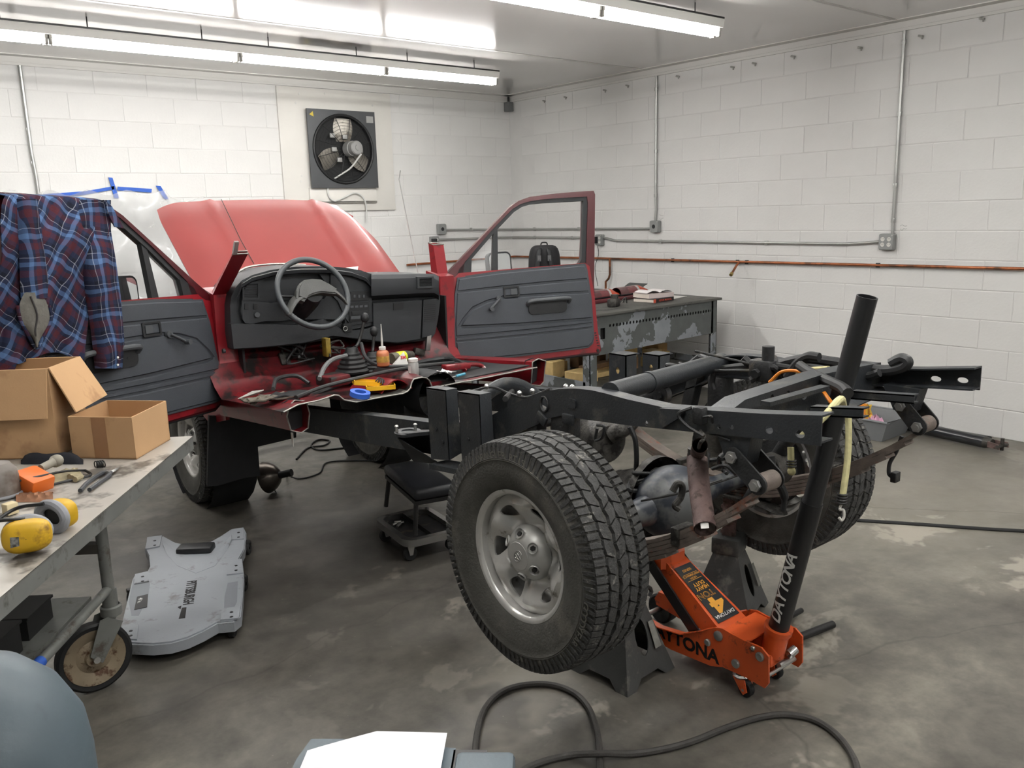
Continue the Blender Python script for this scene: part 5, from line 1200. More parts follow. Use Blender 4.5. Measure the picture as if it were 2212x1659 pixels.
# bungee cord over the frame, with hooks
bg = thing('bungee_cord', 'yellow bungee cord hanging from the frame beside the jack handle', 'cord', tuple(PX(1830,885,-4.05)))
bp_ = [PX(1740,960,-4.12), PX(1709,1000,-4.15)]
m = MB(); m.tube(spline([PR(1823,880,2.42), PR(1832,900,2.42), PR(1833,950,2.42), PR(1830,1000,2.42), PR(1822,1060,2.42), PR(1820,1072,2.42)], 6), .0095, 10); m.build('elastic', yellow_rope, bg)
m = MB()
for k in range(4): m.tube(ring(PR(1820-k*.8,1067+k*6,2.42), Z_, .0125, 14), .003, 6, closed=True)
m.build('wire_wrap', metal_dark, bg)
m = MB(); m.tube(spline([PR(1818,1088,2.42), PR(1814,1100,2.42), PR(1822,1102,2.42), PR(1823,1116,2.42), PR(1818,1124,2.42), PR(1812,1118,2.42)], 6), .004, 8); m.build('hook', M('chipped white hook', s(206,204,196), .5, var=.2, scale=60), bg)
m = MB(); m.tube(spline([PR(1823,880,2.42), PX(1815,862,-4.2), PX(1780,900,-4.3), PX(1725,950,-4.36)], 6), .0095, 10); m.build('elastic', yellow_rope, bg)
m = MB(); m.tube([PR(1708,966,2.75), PR(1709,1000,2.75), PR(1709,1012,2.75)], .0105, 10); m.ball(PR(1710,1018,2.75), .014, 10, 8); m.build('elastic_end', yellow_rope, bg)
m = MB()
for k in range(3): m.tube(ring(PR(1709,994+k*6,2.75), Z_, .014, 14), .003, 6, closed=True)
m.build('wire_wrap', metal_dark, bg)
# ================================================================== rolling steel table on the left
TZ = .80
TA = V((-5.155,-4.22,TZ)); t1_ = V((-.588,-.809,0)); t2_ = V((-.809,.588,0)); TL, TW = 1.75, .78
table_top = M('worn galvanised table top', s(186,182,174), .42, .25, var=.10, scale=5, bump=.08, bscale=60, dirt=s(104,100,94), dirt_amt=.30, dscale=5)
table_leg = M('grey painted steel tube', s(118,120,116), .5, .2, var=.12, scale=12, dirt=s(86,80,72), dirt_amt=.25, dscale=14)
edge_m = M('galvanised table edge', s(134,136,133), .45, .35, var=.10, scale=10, dirt=s(92,90,86), dirt_amt=.25, dscale=9)
tab = thing('rolling_table', 'steel topped rolling work table with cardboard boxes on it', 'table', (TA.x, TA.y, 0))
tp = lambda a, b, z=0.: TA+t1_*a+t2_*b+Z_*z
MB().obb(tp(0,0,-.004), t1_*TL, t2_*TW, Z_*.004).build('table_top', table_top, tab, smooth=0)
for (o, e1, e2) in ((tp(0,0,-.052), t1_*TL, t2_*.004), (tp(0,TW-.004,-.052), t1_*TL, t2_*.004), (tp(0,0,-.052), t2_*TW, t1_*.004), (tp(TL-.004,0,-.052), t2_*TW, t1_*.004)):
    MB().obb(o, e1, e2, Z_*.0515).build('edge_rim', edge_m, tab, smooth=0)
LG = V((-5.575,-4.44,0))
la, lb = (LG-TA).dot(t1_), (LG-TA).dot(t2_)
legs = [(la, lb), (la+.85, lb), (la, TW-lb), (la+.85, TW-lb)]
def caster_big(p, ax, parent):
    c = V((p.x, p.y, .127)); off = V((ax.y, -ax.x, 0))*.075; c = c+off
    m = MB(); m.lathe(c, ax, [(-.018,.104),(-.020,.118),(-.014,.1265),(.014,.1265),(.020,.118),(.018,.104)], 40); w_ = m.build('caster_tyre', black_rubber, parent)
    m = MB(); m.lathe(c, ax, [(-.012,.105),(-.016,.103),(-.012,.085),(-.002,.06),(-.010,.035),(-.020,.03),(-.020,.0)], 40); m.lathe(c, ax, [(.020,.0),(.020,.03),(.010,.035),(.002,.06),(.012,.085),(.016,.103),(.012,.105)], 40); m.build('caster_disc', M('rusty tan wheel disc', s(146,132,110), .5, .3, var=.15, scale=14, dirt=s(88,62,44), dirt_amt=.3, dscale=22), w_)
    st = V((p.x, p.y, .30)); m = MB(); m.cyl(st-Z_*.02, st+Z_*.06, .026, 18); m.lathe(st-Z_*.035, Z_, [(0,.036),(.03,.036),(.035,.03)], 20)
    m.build('caster_swivel', table_leg, w_)
    for k in (-1, 1):
        q = [st+ax*k*.03+V((0,0,-.03))+off*.3, st+ax*k*.03-off*.35-Z_*.06, c+ax*k*.028-off*.25-Z_*.02, c+ax*k*.028+off*.25+Z_*.016, st+ax*k*.03+off*.65-Z_*.035]
        m = MB(); m.plate(q, ax*k*.004); m.build('caster_fork', table_leg, w_)
    m = MB(); m.cyl(c-ax*.04, c+ax*.04, .012, 8); m.lathe(c-ax*.038, ax, [(0,0),(0,.018),(-.008,.016),(-.008,0)], 6); m.build('caster_axle', bright, w_)
view = V((CAM.x-LG.x, CAM.y-LG.y, 0)).normalized(); axw = (rotz(math.radians(14)) @ view)
for i, (a, b) in enumerate(legs):
    p = tp(a, b); MB().cyl((p.x,p.y,.33), (p.x,p.y,TZ-.03), .0205, 16).build('leg', table_leg, tab)
    caster_big(V((p.x,p.y,0)), axw if i == 0 else t2_, tab)
for b in (lb, TW-lb): MB().cyl(tp(la,b,-TZ+.36), tp(la+.85,b,-TZ+.36), .017, 12).build('lower_rail', table_leg, tab)
for a in (la, la+.85):
    MB().obb(tp(a-.018,lb,-TZ+.50), t2_*(TW-2*lb), t1_*.036, Z_*.034).build('cross_brace', M('dark brown steel', s(78,74,68), .55, .2, var=.15), tab)
MB().obb(tp(la+.05,lb+.04,-TZ+.345), t1_*.75, t2_*(TW-2*lb-.08), Z_*.012).build('lower_shelf', table_leg, tab)
p = tp(la+.80, lb-.05); MB().obb(V((p.x,p.y,.0)), t1_*.09, t2_*.01, Z_*(TZ-.06)).build('flat_leg', M('blue grey flat steel', s(92,104,116), .5, .2, var=.1), tab)
q = tp(la+.42, lb, -TZ+.36); MB().cyl(tp(la+.50,lb,-TZ+.36), tp(la+.56,lb,-TZ+.36), .0182, 12).build('blue_tape_band', M('blue painters tape', s(44,94,190), .6), tab)
# things on the lower shelf and on the brace
for k, (a, b, w_, d_, h_, lb_) in enumerate(((la+.20, lb+.10, .16, .12, .07, 'dark metal box on the lower shelf nearest the big caster'), (la+.42, lb+.09, .15, .13, .09, 'black box on the lower shelf beside the flat leg'), (la+.14, lb+.34, .34, .10, .05, 'long grey channel lying at the back of the lower shelf'))):
    t = thing('steel_box' if k < 2 else 'steel_channel', lb_, 'box' if k < 2 else 'channel', tuple(tp(a+w_/2, b+d_/2, -TZ+.357)))
    z = -TZ+.358; MB().obb(tp(a,b,z), t1_*w_, t2_*d_, Z_*h_).build('body', metal_dark if k < 2 else table_leg, t)
    MB().obb(tp(a-.006,b-.006,z+h_), t1_*(w_+.012), t2_*(d_+.012), Z_*.008).build('lid', metal_dark if k < 2 else table_leg, t)
s0 = tp(la-.005, lb+.10, -TZ+.534+.016); m = MB(); m.tube([s0, s0+t2_*.03, s0+t2_*.032, s0+t2_*.07], [.013,.013,.016,.016], 16); m.build('chrome_socket', chrome, None, label='chrome socket lying on the table cross brace', cat='socket')

# ================================================================== cardboard boxes
card = M('brown cardboard', s(196,158,116), .85, var=.05, scale=6, bump=.08, bscale=200, dirt=s(172,134,96), dirt_amt=.2, dscale=5)
card_in = M('darker cardboard inside', s(178,140,100), .88, var=.06, scale=6)
tape_m = M('glossy brown packing tape', s(158,116,80), .4, var=.06)
def open_box(c, ex, ey, h, lab, name='cardboard_box'):
    """c = front right lower corner, ex along the front (to the left), ey to the back"""
    c, ex, ey = V(c), V(ex), V(ey); th = .005; t = thing(name, lab, 'box', tuple(c), 'cardboard boxes on the rolling table')
    X, Yd = ex.normalized(), ey.normalized()
    MB().obb(c, ex, ey, Z_*th).build('bottom', card_in, t)
    MB().obb(c, ex, Yd*th, Z_*h).build('front_wall', card, t); MB().obb(c+ey-Yd*th, ex, Yd*th, Z_*h).build('back_wall', card_in, t)
    MB().obb(c+Yd*th, X*th, ey-Yd*2*th, Z_*h).build('side_wall', card, t); MB().obb(c+ex-X*th+Yd*th, X*th, ey-Yd*2*th, Z_*h).build('side_wall', card_in, t)
    return t
sA, sB, sC = PZ(295,993,TZ), PZ(158,990,TZ), PZ(368,950,TZ)
sm = open_box(sA+Z_*.001, (sB-sA), (sC-sA), .155, 'small low open cardboard box at the table corner')
fx = (sB-sA).normalized(); fn = fx.cross(Z_); fn = fn if fn.dot(CAM-sA) > 0 else -fn
MB().obb(sA+(sB-sA)*.42+fn*.0006+Z_*.004, (sB-sA)*.22, fn*.0006, Z_*.150).build('tape_strip', tape_m, sm)
bA = PZ(128,988,TZ+.001); bex = t2_*.45; bey = -t1_*.26; BHt = .33
big = open_box(bA, bex, bey, BHt, 'large cardboard box with flaps folded open beside the flannel shirt')
fnb = bex.normalized().cross(Z_); fnb = fnb if fnb.dot(CAM-bA) > 0 else -fnb; snb = -bex.normalized()
MB().plate([bA+Z_*BHt+fnb*.004, bA+bex+Z_*BHt+fnb*.004, bA+bex+Z_*(BHt-.175)+fnb*.035, bA+Z_*(BHt-.175)+fnb*.035+bex*.01], fnb*.005).build('front_flap', card, big)
MB().plate([bA+Z_*(BHt+.001)+bey*.02, bA+bey+Z_*(BHt+.001), bA+bey+snb*.085+Z_*(BHt-.155), bA+bey*.02+snb*.075+Z_*(BHt-.165)], snb*.005).build('side_flap', card, big)
MB().plate([bA+bex+Z_*BHt+bey*.02, bA+bex+bey+Z_*BHt, bA+bex+bey-snb*.1+Z_*(BHt-.13), bA+bex+bey*.02-snb*.1+Z_*(BHt-.13)], -snb*.005).build('side_flap', card, big)
MB().plate([bA+bey+Z_*BHt, bA+bex+bey+Z_*BHt, bA+bex+bey-fnb*.12+Z_*(BHt-.12), bA+bey-fnb*.12+Z_*(BHt-.12)], -fnb*.005).build('back_flap', card, big)

# ================================================================== flannel shirt over the driver door
def plaid(name, ax, ay):
    m = bpy.data.materials.new(name); m.use_nodes = True; nt = m.node_tree; b = nt.nodes['Principled BSDF']; L = nt.links.new
    tc = nd(nt, 'ShaderNodeTexCoord')
    wn = nd(nt, 'ShaderNodeTexNoise'); wn.inputs['Scale'].default_value = 5; L(tc.outputs['Object'], wn.inputs['Vector'])
    ws_ = nd(nt, 'ShaderNodeVectorMath', operation='SCALE'); ws_.inputs['Scale'].default_value = .07; L(wn.outputs['Color'], ws_.inputs[0])
    wa = nd(nt, 'ShaderNodeVectorMath', operation='ADD'); L(tc.outputs['Object'], wa.inputs[0]); L(ws_.outputs[0], wa.inputs[1])
    def coord(a, per):
        d = nd(nt, 'ShaderNodeVectorMath', operation='DOT_PRODUCT'); d.inputs[1].default_value = V(a)/per; L(wa.outputs[0], d.inputs[0])
        f = nd(nt, 'ShaderNodeMath', operation='FRACT'); L(d.outputs['Value'], f.inputs[0]); return f.outputs[0]
    def ramp(fac, st):
        r = nd(nt, 'ShaderNodeValToRGB'); r.color_ramp.interpolation = 'CONSTANT'; e = r.color_ramp.elements
        while len(e) < len(st): e.new(.5)
        for i, (p, c) in enumerate(st): e[i].position = p; e[i].color = (*c, 1)
        L(fac, r.inputs[0]); return r.outputs[0]
    nav, mar, blu, whi, dk = s(38,44,66), s(76,38,45), s(82,108,146), s(158,161,170), s(28,30,42)
    st = [(0,nav),(.16,mar),(.40,nav),(.52,blu),(.68,nav),(.84,whi),(.86,dk)]
    c1, c2 = ramp(coord(ax, .112), st), ramp(coord(ay, .112), st)
    mx = nd(nt, 'ShaderNodeMix', data_type='RGBA'); mx.inputs['Factor'].default_value = .5; L(c1, mx.inputs['A']); L(c2, mx.inputs['B'])
    L(mx.outputs['Result'], b.inputs['Base Color']); b.inputs['Roughness'].default_value = .95; b.inputs['Specular IOR Level'].default_value = .15
    n = nd(nt, 'ShaderNodeTexNoise'); n.inputs['Scale'].default_value = 300; L(tc.outputs['Object'], n.inputs['Vector'])
    bp = nd(nt, 'ShaderNodeBump'); bp.inputs['Strength'].default_value = .4; bp.inputs['Distance'].default_value = .002; L(n.outputs['Fac'], bp.inputs['Height']); L(bp.outputs[0], b.inputs['Normal'])
    return m
Hd, dd, du, dn_ = FL
ang = math.radians(38); p1 = plaid('blue and maroon flannel, bias', dd*math.cos(ang)+du*math.sin(ang), du*math.cos(ang)-dd*math.sin(ang)); p2 = plaid('blue and maroon flannel, straight', dd, du)
lining = M('grey quilted lining', s(100,98,92), .95, var=.12, scale=30, bump=.8, bscale=50)
shirt = thing('flannel_shirt', 'blue and maroon plaid flannel shirt draped over the driver door', 'shirt', tuple(Hd+dd*.9+du*.97))
def on_door(u, v, off): return PN(u, v, dn_, Hd+dn_*off)
def lerp_tab(tab_, x):
    for (a, fa), (b, fb) in zip(tab_, tab_[1:]):
        if a <= x <= b: return fa+(fb-fa)*(x-a)/(b-a)
    return tab_[-1][1] if x > tab_[-1][0] else tab_[0][1]
Lb = [(424,12),(440,4),(480,0),(550,4),(650,-14),(790,-26)]; Rb = [(424,205),(440,228),(470,240),(520,232),(600,200),(700,190),(790,180)]
rows = []; NV, NU = 34, 40
for i in range(NV+1):
    f = i/NV; r_ = []
    for j in range(NU+1):
        g = j/NU; top = 424+ 8*math.sin(g*2.2)*0 + 10*g*g; bot = 775+14*math.sin(g*7)+ (18 if g < .3 else 0)
        v = top+(bot-top)*f; l, rr_ = lerp_tab(Lb, v), lerp_tab(Rb, v); u = l+(rr_-l)*g
        fold = .05*(f**.6)*math.sin(9*g+3.5*f+.6) + .028*(f**.8)*math.sin(21*g-4*f) + .012*math.sin(37*g+9*f)
        r_.append(on_door(u, v, .052+.04*min(1,f*4)+fold*.6*(1-.45*f)))
    rows.append(r_)
back = [[p - dn_*(.09+.0*k) - Z_*(.02*k)+Z_*.006 for p in rows[0]] for k in range(1)]
b2 = [[p - dn_*.12 - Z_*(.06*k) for p in rows[0]] for k in range(1, 5)]
arch = [[p - dn_*.045+Z_*.012 for p in rows[0]]]
m = MB(); m.sheet(b2[::-1]+back+arch+rows, .004); m.build('shirt_body', p1, shirt, smooth=80)
# the hanging sleeve on the right
Ls = [(440,172),(500,160),(560,168),(650,188),(720,198),(798,207)]; Rs = [(440,238),(470,238),(500,238),(560,248),(640,259),(740,267),(798,262)]
rows = []
for i in range(29):
    f = i/28; v = 432+ (796-432)*f; r_ = []
    for j in range(13):
        g = j/12; l, rr_ = lerp_tab(Ls, v), lerp_tab(Rs, v); u = l+(rr_-l)*g; r_.append(on_door(u, v, .070+.050*math.sin(PI*g)*min(1,.3+f*1.5)+.010*math.sin(12*f+5*g)))
    rows.append(r_)
m = MB(); m.sheet(rows, .004); m.build('sleeve', p2, shirt, smooth=80)
for (u, v) in ((254,772),(254,788)): q = on_door(u, v, .112); MB().cyl(q, q+dn_*.003, .005, 10).build('button', plastic_w, shirt)
# collar point poking past the window frame and the dark fold
m = MB(); m.plate([on_door(222,432,.09), on_door(240,446,.09), on_door(266,494,.09), on_door(246,490,.09), on_door(236,470,.09)], dn_*.006); m.build('collar_point', p2, shirt)
rows = []
for i in range(13):
    f = i/12; v = 632+118*f; wd = 34*math.sin(PI*min(1,f*.9+.12))**.8*(1 if f < .6 else (1-f)/.4*.9+.1); cx_ = 70+10*f; rows.append([on_door(cx_+wd*(k/6-1)*1., v, .118+.02*math.sin(PI*k/12)) for k in range(13)])
m = MB(); m.sheet(rows, .003); m.build('lining', lining, shirt, smooth=80)
MB().tube(spline([on_door(66,640,.142), on_door(80,680,.142), on_door(76,715,.140), on_door(80,742,.132)], 6), .004, 6).build('lining_crease_shade', M('dark crease shade', s(52,50,50), .9), shirt)  # dark line paints the shade inside the lining's crease
MB().tube(spline([on_door(38,660,.118), on_door(44,690,.12), on_door(60,722,.122), on_door(79,752,.12), on_door(96,722,.122), on_door(110,690,.122), on_door(106,660,.12)], 6), .007, 8).build('lining_hem', p2, shirt)
rows = []
for i in range(11):
    f = i/10; v = 430+215*f; rows.append([on_door(38+8*f+k*(4+2.2*f), v, .105+.03*math.sin(PI*k/10)) for k in range(11)])
m = MB(); m.sheet(rows, .004); m.build('front_placket', p2, shirt, smooth=80)

# ================================================================== things on the table
yel = M('worn yellow plastic', s(214,170,36), .5, var=.10, scale=12, dirt=s(150,112,40), dirt_amt=.25, dscale=12)
gr_f = M('grey foam', s(150,152,156), .7, var=.05)
tz = lambda u, v, h=0.: PZ(u, v, TZ+h)
em = thing('ear_muffs', 'dirty yellow ear muffs on the steel table', 'ear muffs', tuple(tz(75,1150)))
def cup(c, ax, w_, h_, d_, nm):
    ax = V(ax).normalized(); side_ = Z_.cross(ax).normalized(); up = ax.cross(side_); rows = []
    for (dd_, sc) in ((0,.96),(.004,1.),(d_*.45,1.),(d_*.75,.93),(d_*.93,.75),(d_,.5),(d_,.02)):
        rows.append([c+ax*dd_+side_*(w_*sc*math.copysign(abs(math.cos(2*PI*k/28))**.7, math.cos(2*PI*k/28)))+up*(h_*sc*math.copysign(abs(math.sin(2*PI*k/28))**.7, math.sin(2*PI*k/28))) for k in range(28)])
    m = MB(); m.sheet(rows, 0, closed_u=True); return m.build(nm, yel, em)
d1 = V((-.25,-.97,0)).normalized()
c1 = tz(60,1150,.052)+d1*.012; c2 = tz(108,1120,.046)
cup(c1, d1, .058, .042, .045, 'ear_cup'); cup(c2+V((.02,.02,0)), V((.85,.5,0)), .045, .04, .045, 'ear_cup')
for (c, d) in ((c1, -d1), (c2+V((.018,.018,0)), V((-.85,-.5,0)).normalized())):
    m = MB(); side_ = Z_.cross(d).normalized(); m.tube([c+d*.012+side_*(.046*math.cos(2*PI*k/28))+Z_*(.036*math.sin(2*PI*k/28)) for k in range(28)], .014, 10, closed=True); m.build('ear_cushion', gr_f, em)
    m = MB(); m.plate([c+d*.002+side_*(.05*math.cos(2*PI*k/24))+Z_*(.04*math.sin(2*PI*k/24)) for k in range(24)], d*.004); m.build('cup_rim', black_rubber, em)
m = MB(); m.tube(spline([c1+Z_*.04, c1+V((-.06,.02,.045)), c1+V((-.12,.06,.02)), c1+V((-.12,.1,-.02)), c2+V((-.08,.05,.03)), c2+V((-.01,.0,.045))], 8), .005, 8); m.build('headband_wire', metal_dark, em)
o = c1+d1*.0462+Z_*.0; sx_ = d1.cross(Z_)*-1
m = MB(); q = tz(18,1130,.045); pl = (CAM-c1).normalized()
MB().plate([c1+d1*.044+sx_*a_+Z_*b_ for a_, b_ in ((-.036,-.016),(-.016,-.014),(-.014,.010),(-.034,.012))], d1*.0012).build('cup_emblem', M('black white emblem', s(110,110,108), .5, var=.9, scale=120), em)
# pliers
plr = thing('pliers', 'dark handled pliers lying open on the table', 'pliers', tuple(tz(215,1035)))
for pts in ([(173,1060),(190,1042),(215,1025),(232,1018)], [(193,1058),(212,1044),(232,1030),(240,1020)]):
    MB().tube(spline([tz(u, v, .010) for u, v in pts], 5), [.007]*10+[.0085]*3+[.006]*3, 8).build('handle', M('dark grey grip', s(62,64,68), .55), plr)
m = MB(); m.tube(spline([tz(232,1022,.010), tz(243,1016,.011), tz(256,1009,.010)], 4), [.012,.013,.013,.013,.012,.011,.009,.007,.004], 8, flat=.6); m.build('jaws', bright, plr)
# orange case, hammer handle, black pouch, wire hangers, grey tin
m = MB(); q = [tz(38,1048,.0), tz(98,1040,.0), tz(92,1010,.05), tz(70,997,.05), tz(40,1008,.04)]
c = tz(72,1040,.03); m.box(c, (.085,.095,.06), R=rotz(.5) @ rot(.35,'X'), bev=.010); oc = m.build('orange_case', M('orange plastic case', s(226,112,40), .45, var=.06), None, label='small orange plastic case tilted on the table clutter', cat='case')
cr_ = thing('crumpled_bag', 'black cloth bag heaped behind the orange case', 'bag', tuple(tz(110,1000)))
rnd = random.Random(4); rows = []
for i in range(9):
    rows.append([tz(45+135*k/14, 1003-10*i/8, .001)+Z_*(.05*math.sin(PI*i/8)**.6*(.75+.18*math.sin(k*.55+1)+.05*rnd.random())*(max(0,math.sin(PI*k/14))**.5)) for k in range(15)])
m = MB(); m.sheet(rows, 0); m.build('bag_body', M('black navy cloth', s(24,26,34), .9, var=.2, scale=20), cr_, smooth=60)
hm = thing('mallet', 'dusty grey mallet handle lying across the orange case', 'mallet', tuple(tz(110,1015)))
m = MB(); m.tube([tz(88,1012,.05), tz(112,1000,.055), tz(118,997,.055), tz(126,994,.055)], [.013,.014,.021,.020], 14); m.build('handle', M('dusty grey rubber', s(150,146,134), .8, var=.15, scale=20), hm)
m = MB(); m.ball(tz(123,995,.057), .021, 14, 10); m.build('handle_knob', M('dusty grey rubber', s(150,146,134), .8), hm)
wr = thing('bent_wire', 'bent black steel wire lying over the table clutter', 'wire', tuple(tz(120,1030)))
m = MB(); m.tube(spline([tz(35,1040,.045), tz(90,1028,.05), tz(140,1018,.035), tz(184,1016,.012)], 6), .004, 8); m.build('upper_strand', metal_dark, wr)
m = MB(); m.tube(spline([tz(184,1016,.012), tz(196,1026,.008), tz(165,1035,.008), tz(120,1045,.006), tz(95,1052,.006)], 6), .0045, 8); m.build('lower_strand', metal_dark, wr)
gl = thing('work_glove', 'dirty tan work glove under the bent wire', 'glove', tuple(tz(130,1035)))
rows = []
for i in range(8): rows.append([tz(98+70*k/9, 1044-3*k*.8-18*i/7+6, .001)+Z_*(.03*math.sin(PI*i/7)*(.5+.5*math.sin(k*1.4)**2)*math.sin(PI*k/9)**.5) for k in range(10)])
m = MB(); m.sheet(rows, 0); m.build('palm', M('dirty tan leather', s(150,140,112), .85, var=.35, scale=25), gl, smooth=60)
for k in range(3): MB().tube([tz(150+k*6,1030+k*3,.012), tz(172+k*3,1022+k*4,.010)], [.010,.007], 8).build('finger', M('dirty tan leather', s(150,140,112), .85), gl)
tn = thing('grey_dome_cap', 'grey dome shaped cover at the left edge of the table', 'cover', tuple(tz(2,1075)))
m = MB(); c = tz(2,1072,.001); m.lathe(c, Z_, [(0,.058),(.05,.060),(.085,.054),(.108,.036),(.116,.0)], 28); m.build('dome', M('dusty grey plastic', s(128,122,116), .6, var=.15, scale=10, dirt=s(96,84,74), dirt_amt=.4, dscale=6), tn)
m = MB(); m.tube(ring(c+Z_*.008, Z_, .061, 28), .005, 8, closed=True); m.build('rim', gr_f, tn)
m = MB(); m.box(tz(22,1098,.020), (.035,.03,.035), R=rotz(.4), bev=.004); m.build('cream_block', M('cream plastic', s(222,206,166), .6), None, label='small cream plastic block behind the ear muffs', cat='block')
bs = thing('brown_rag', 'rusty brown rag lying behind the ear muffs', 'rag', tuple(tz(80,1072)))
rows = []
for i in range(7): rows.append([tz(35+80*k/10, 1085-22*i/6, .001)+Z_*(.016*abs(math.sin(k*1.1+i*.9))*math.sin(PI*i/6)) for k in range(11)])
m = MB(); m.sheet(rows, 0); m.build('cloth', M('rusty brown cloth', s(132,92,66), .9, var=.3, scale=20), bs, smooth=60)
nt = thing('castle_nut', 'small black threaded fitting beside the low cardboard box', 'fitting', tuple(tz(216,1003)))
m = MB(); m.cyl(tz(208,1004,.010), tz(224,1002,.010), .011, 10); m.build('body', metal_dark, nt)
for k in range(4): MB().tube(ring(tz(208+k*5,1004-k*.6,.010), V((1,.3,0)), .0125, 12), .002, 6, closed=True).build('thread', metal_dark, nt)

# ================================================================== foreground, by the photographer
blue_grey = M('blue grey machine enamel', s(78,91,98), .5, var=.08, scale=7, bump=.1, bscale=80, dirt=s(70,80,86), dirt_amt=.2, dscale=9)
c = PR(-45,1690,1.0); tk = thing('pressure_tank', 'blue grey domed tank in the lower left corner', 'tank', (c.x, c.y, 0))
top = PR(-25,1392,1.0).z; zs = top-.15
m = MB(); m.lathe((c.x,c.y,0), Z_, [(.0,.0),(.0,.118),(.03,.124),(zs,.124),(zs+.045,.119),(zs+.09,.098),(zs+.125,.065),(zs+.145,.03),(zs+.15,.0)], 48); m.build('tank_shell', blue_grey, tk)
m = MB(); m.tube(ring((c.x,c.y,.03), Z_, .126, 40), .008, 8, closed=True); m.build('foot_ring', metal_dark, tk)
ZF = .85
mc = thing('machine_stand', 'blue grey steel machine stand at the bottom edge', 'stand', tuple(PZ(850,1720,0)))
a_, b_ = PZ(650,1612,ZF), PZ(985,1612,ZF); ex = (b_-a_).normalized(); ey = Z_.cross(ex)
top_pts = [PZ(672,1596,ZF), PZ(740,1596,ZF), PZ(985,1616,ZF), PZ(985,1616,ZF)-ey*.32, PZ(640,1640,ZF)-ey*.30, PZ(640,1640,ZF)]
MB().plate(top_pts, (0,0,-.02)).build('bed_plate', blue_grey, mc)
cc = sum((p for p in top_pts), V((0,0,0)))/6
MB().box((cc.x,cc.y,(ZF-.02)/2), (.20,.20,ZF-.02), R=Matrix((ex, ey, Z_)).transposed(), bev=.01).build('pedestal', blue_grey, mc)
k0 = PZ(1050,1640,ZF+.01); MB().box(k0-ey*.075-Z_*.045, (.085,.15,.12), R=Matrix((ex, ey, Z_)).transposed(), bev=.008).build('jaw_block', blue_grey, mc)
MB().obb(PZ(985,1640,ZF-.03)-ey*.1, ex*.05, ey*.08, Z_*.03).build('jaw_slide', metal_dark, mc)
rows = []
pc = [(664,1624),(817,1595),(966,1583)]
for i in range(9):
    f = i/8; r_ = []
    for j in range(17):
        g = j/16; u = 664+(966-664)*g; v = 1621-38*g**.9 - (6*(1-abs(g-.5)*2)) ; base = PZ(u, v, ZF+.012) - ey*(.28*f); r_.append(base+Z_*(.012*(1-abs(g-.5)*2)*(1-.3*f)-.008*f))
    rows.append(r_)
m = MB(); m.sheet(rows[::-1], .0006); m.build('paper_sheet', M('white paper', s(236,236,240), .8), None, label='folded white sheet of paper on the machine stand', cat='paper', smooth=20)
# ================================================================== exhaust fan on the back wall
fan_g = M('charcoal fan frame', s(78,80,82), .45, .3, var=.06)
fan_d = M('black fan guard', s(34,35,36), .5, .2)
blade_m = M('grey aluminium blade', s(140,136,128), .42, .6, var=.12, scale=8, dirt=s(84,78,70), dirt_amt=.3, dscale=6)
motor_m = M('grey motor casing', s(150,150,148), .5, .3)
panel_m = M('white painted board', s(232,229,222), .6, var=.03, scale=4)
# board let into the wall behind the fan
P4 = [PY(598,188,0), PY(612,452,0), PY(856,455,0), PY(842,208,0)]
pb_ = MB(); pb_.box((-2.14,-.012,2.25), (1.19,.024,1.12), bev=.003); brd = pb_.build('wall_panel', panel_m, None, label='white painted plywood panel behind the exhaust fan', cat='panel')
MB().box((-2.13,-.034,1.845), (.72,.02,.13), bev=.003).build('lower_batten', panel_m, brd)
MB().box((-2.13,-.03,1.77), (.72,.03,.012)).build('batten_shadow_strip', M('grey painted shadow', s(120,118,112), .7), brd)  # grey strip colours in the shadow line under the batten
for (u, v) in ((639,222),(646,202),(702,202),(805,228),(650,392),(815,387),(652,380)): q = PY(u, v, -.025); MB().cyl(q, q-Y_*.003, .010, 8).build('screw_head', trim_m, brd)
FC = V((-2.123,-.060,2.264)); FS = .715
fan = thing('exhaust_fan', 'square charcoal exhaust fan with three blades in the back wall', 'fan', tuple(FC))
sq = [FC+V((sx*FS/2,0,sz*FS/2)) for sx, sz in ((-1,-1),(1,-1),(1,1),(-1,1))]
MB().plate(sq, (0,-.02,0), [ring(FC, Y_, .305, 40)]).build('fan_frame', fan_g, fan)
m = MB(); m.tube(ring(FC-Y_*.022, Y_, .312, 48), .014, 8, closed=True); m.build('orifice_ring', fan_d, fan)
MB().plate(ring(FC+Y_*.012, Y_, .312, 40), (0,.004,0)).build('shutter_back', M('black shutter', s(24,25,26), .7), fan)
for k in range(3):
    a = math.radians(88+120*k); r_ = V((math.cos(a),0,math.sin(a))); t_ = V((-math.sin(a),0,math.cos(a))); rows = []
    for i in range(7):
        rr = .07+.21*i/6; wd = .055+.035*math.sin(PI*i/7); rows.append([FC-Y_*.02+r_*rr+t_*(wd*(j/4-1))+Y_*(.022*(j/4-1))+Y_*(.012*((j/4-1)**2)) for j in range(9)])
    m = MB(); m.sheet(rows, .003); m.build('fan_blade', blade_m, fan)
for k in range(12):
    a = math.radians(15+30*k); r_ = V((math.cos(a),0,math.sin(a))); m = MB(); m.tube([FC-Y_*.055+r_*.05, FC-Y_*.06+r_*.2, FC-Y_*.028+r_*.31], .003, 6); m.build('guard_spoke', fan_d, fan)
m = MB()
for k in range(9): m.tube(ring(FC-Y_*(.062-.003*k if k > 4 else .058), Y_, .075+.028*k, 44), .0013, 4, closed=True)
m.build('guard_rings', fan_d, fan, kind='stuff')
m = MB(); m.lathe(FC+V((.05,-.03,.0)), (.1,-1,.05), [(0,.075),(.07,.072),(.075,.066),(.13,.066),(.14,.058),(.142,.028),(.150,.026),(.150,0)], 28); m.build('motor', motor_m, fan)
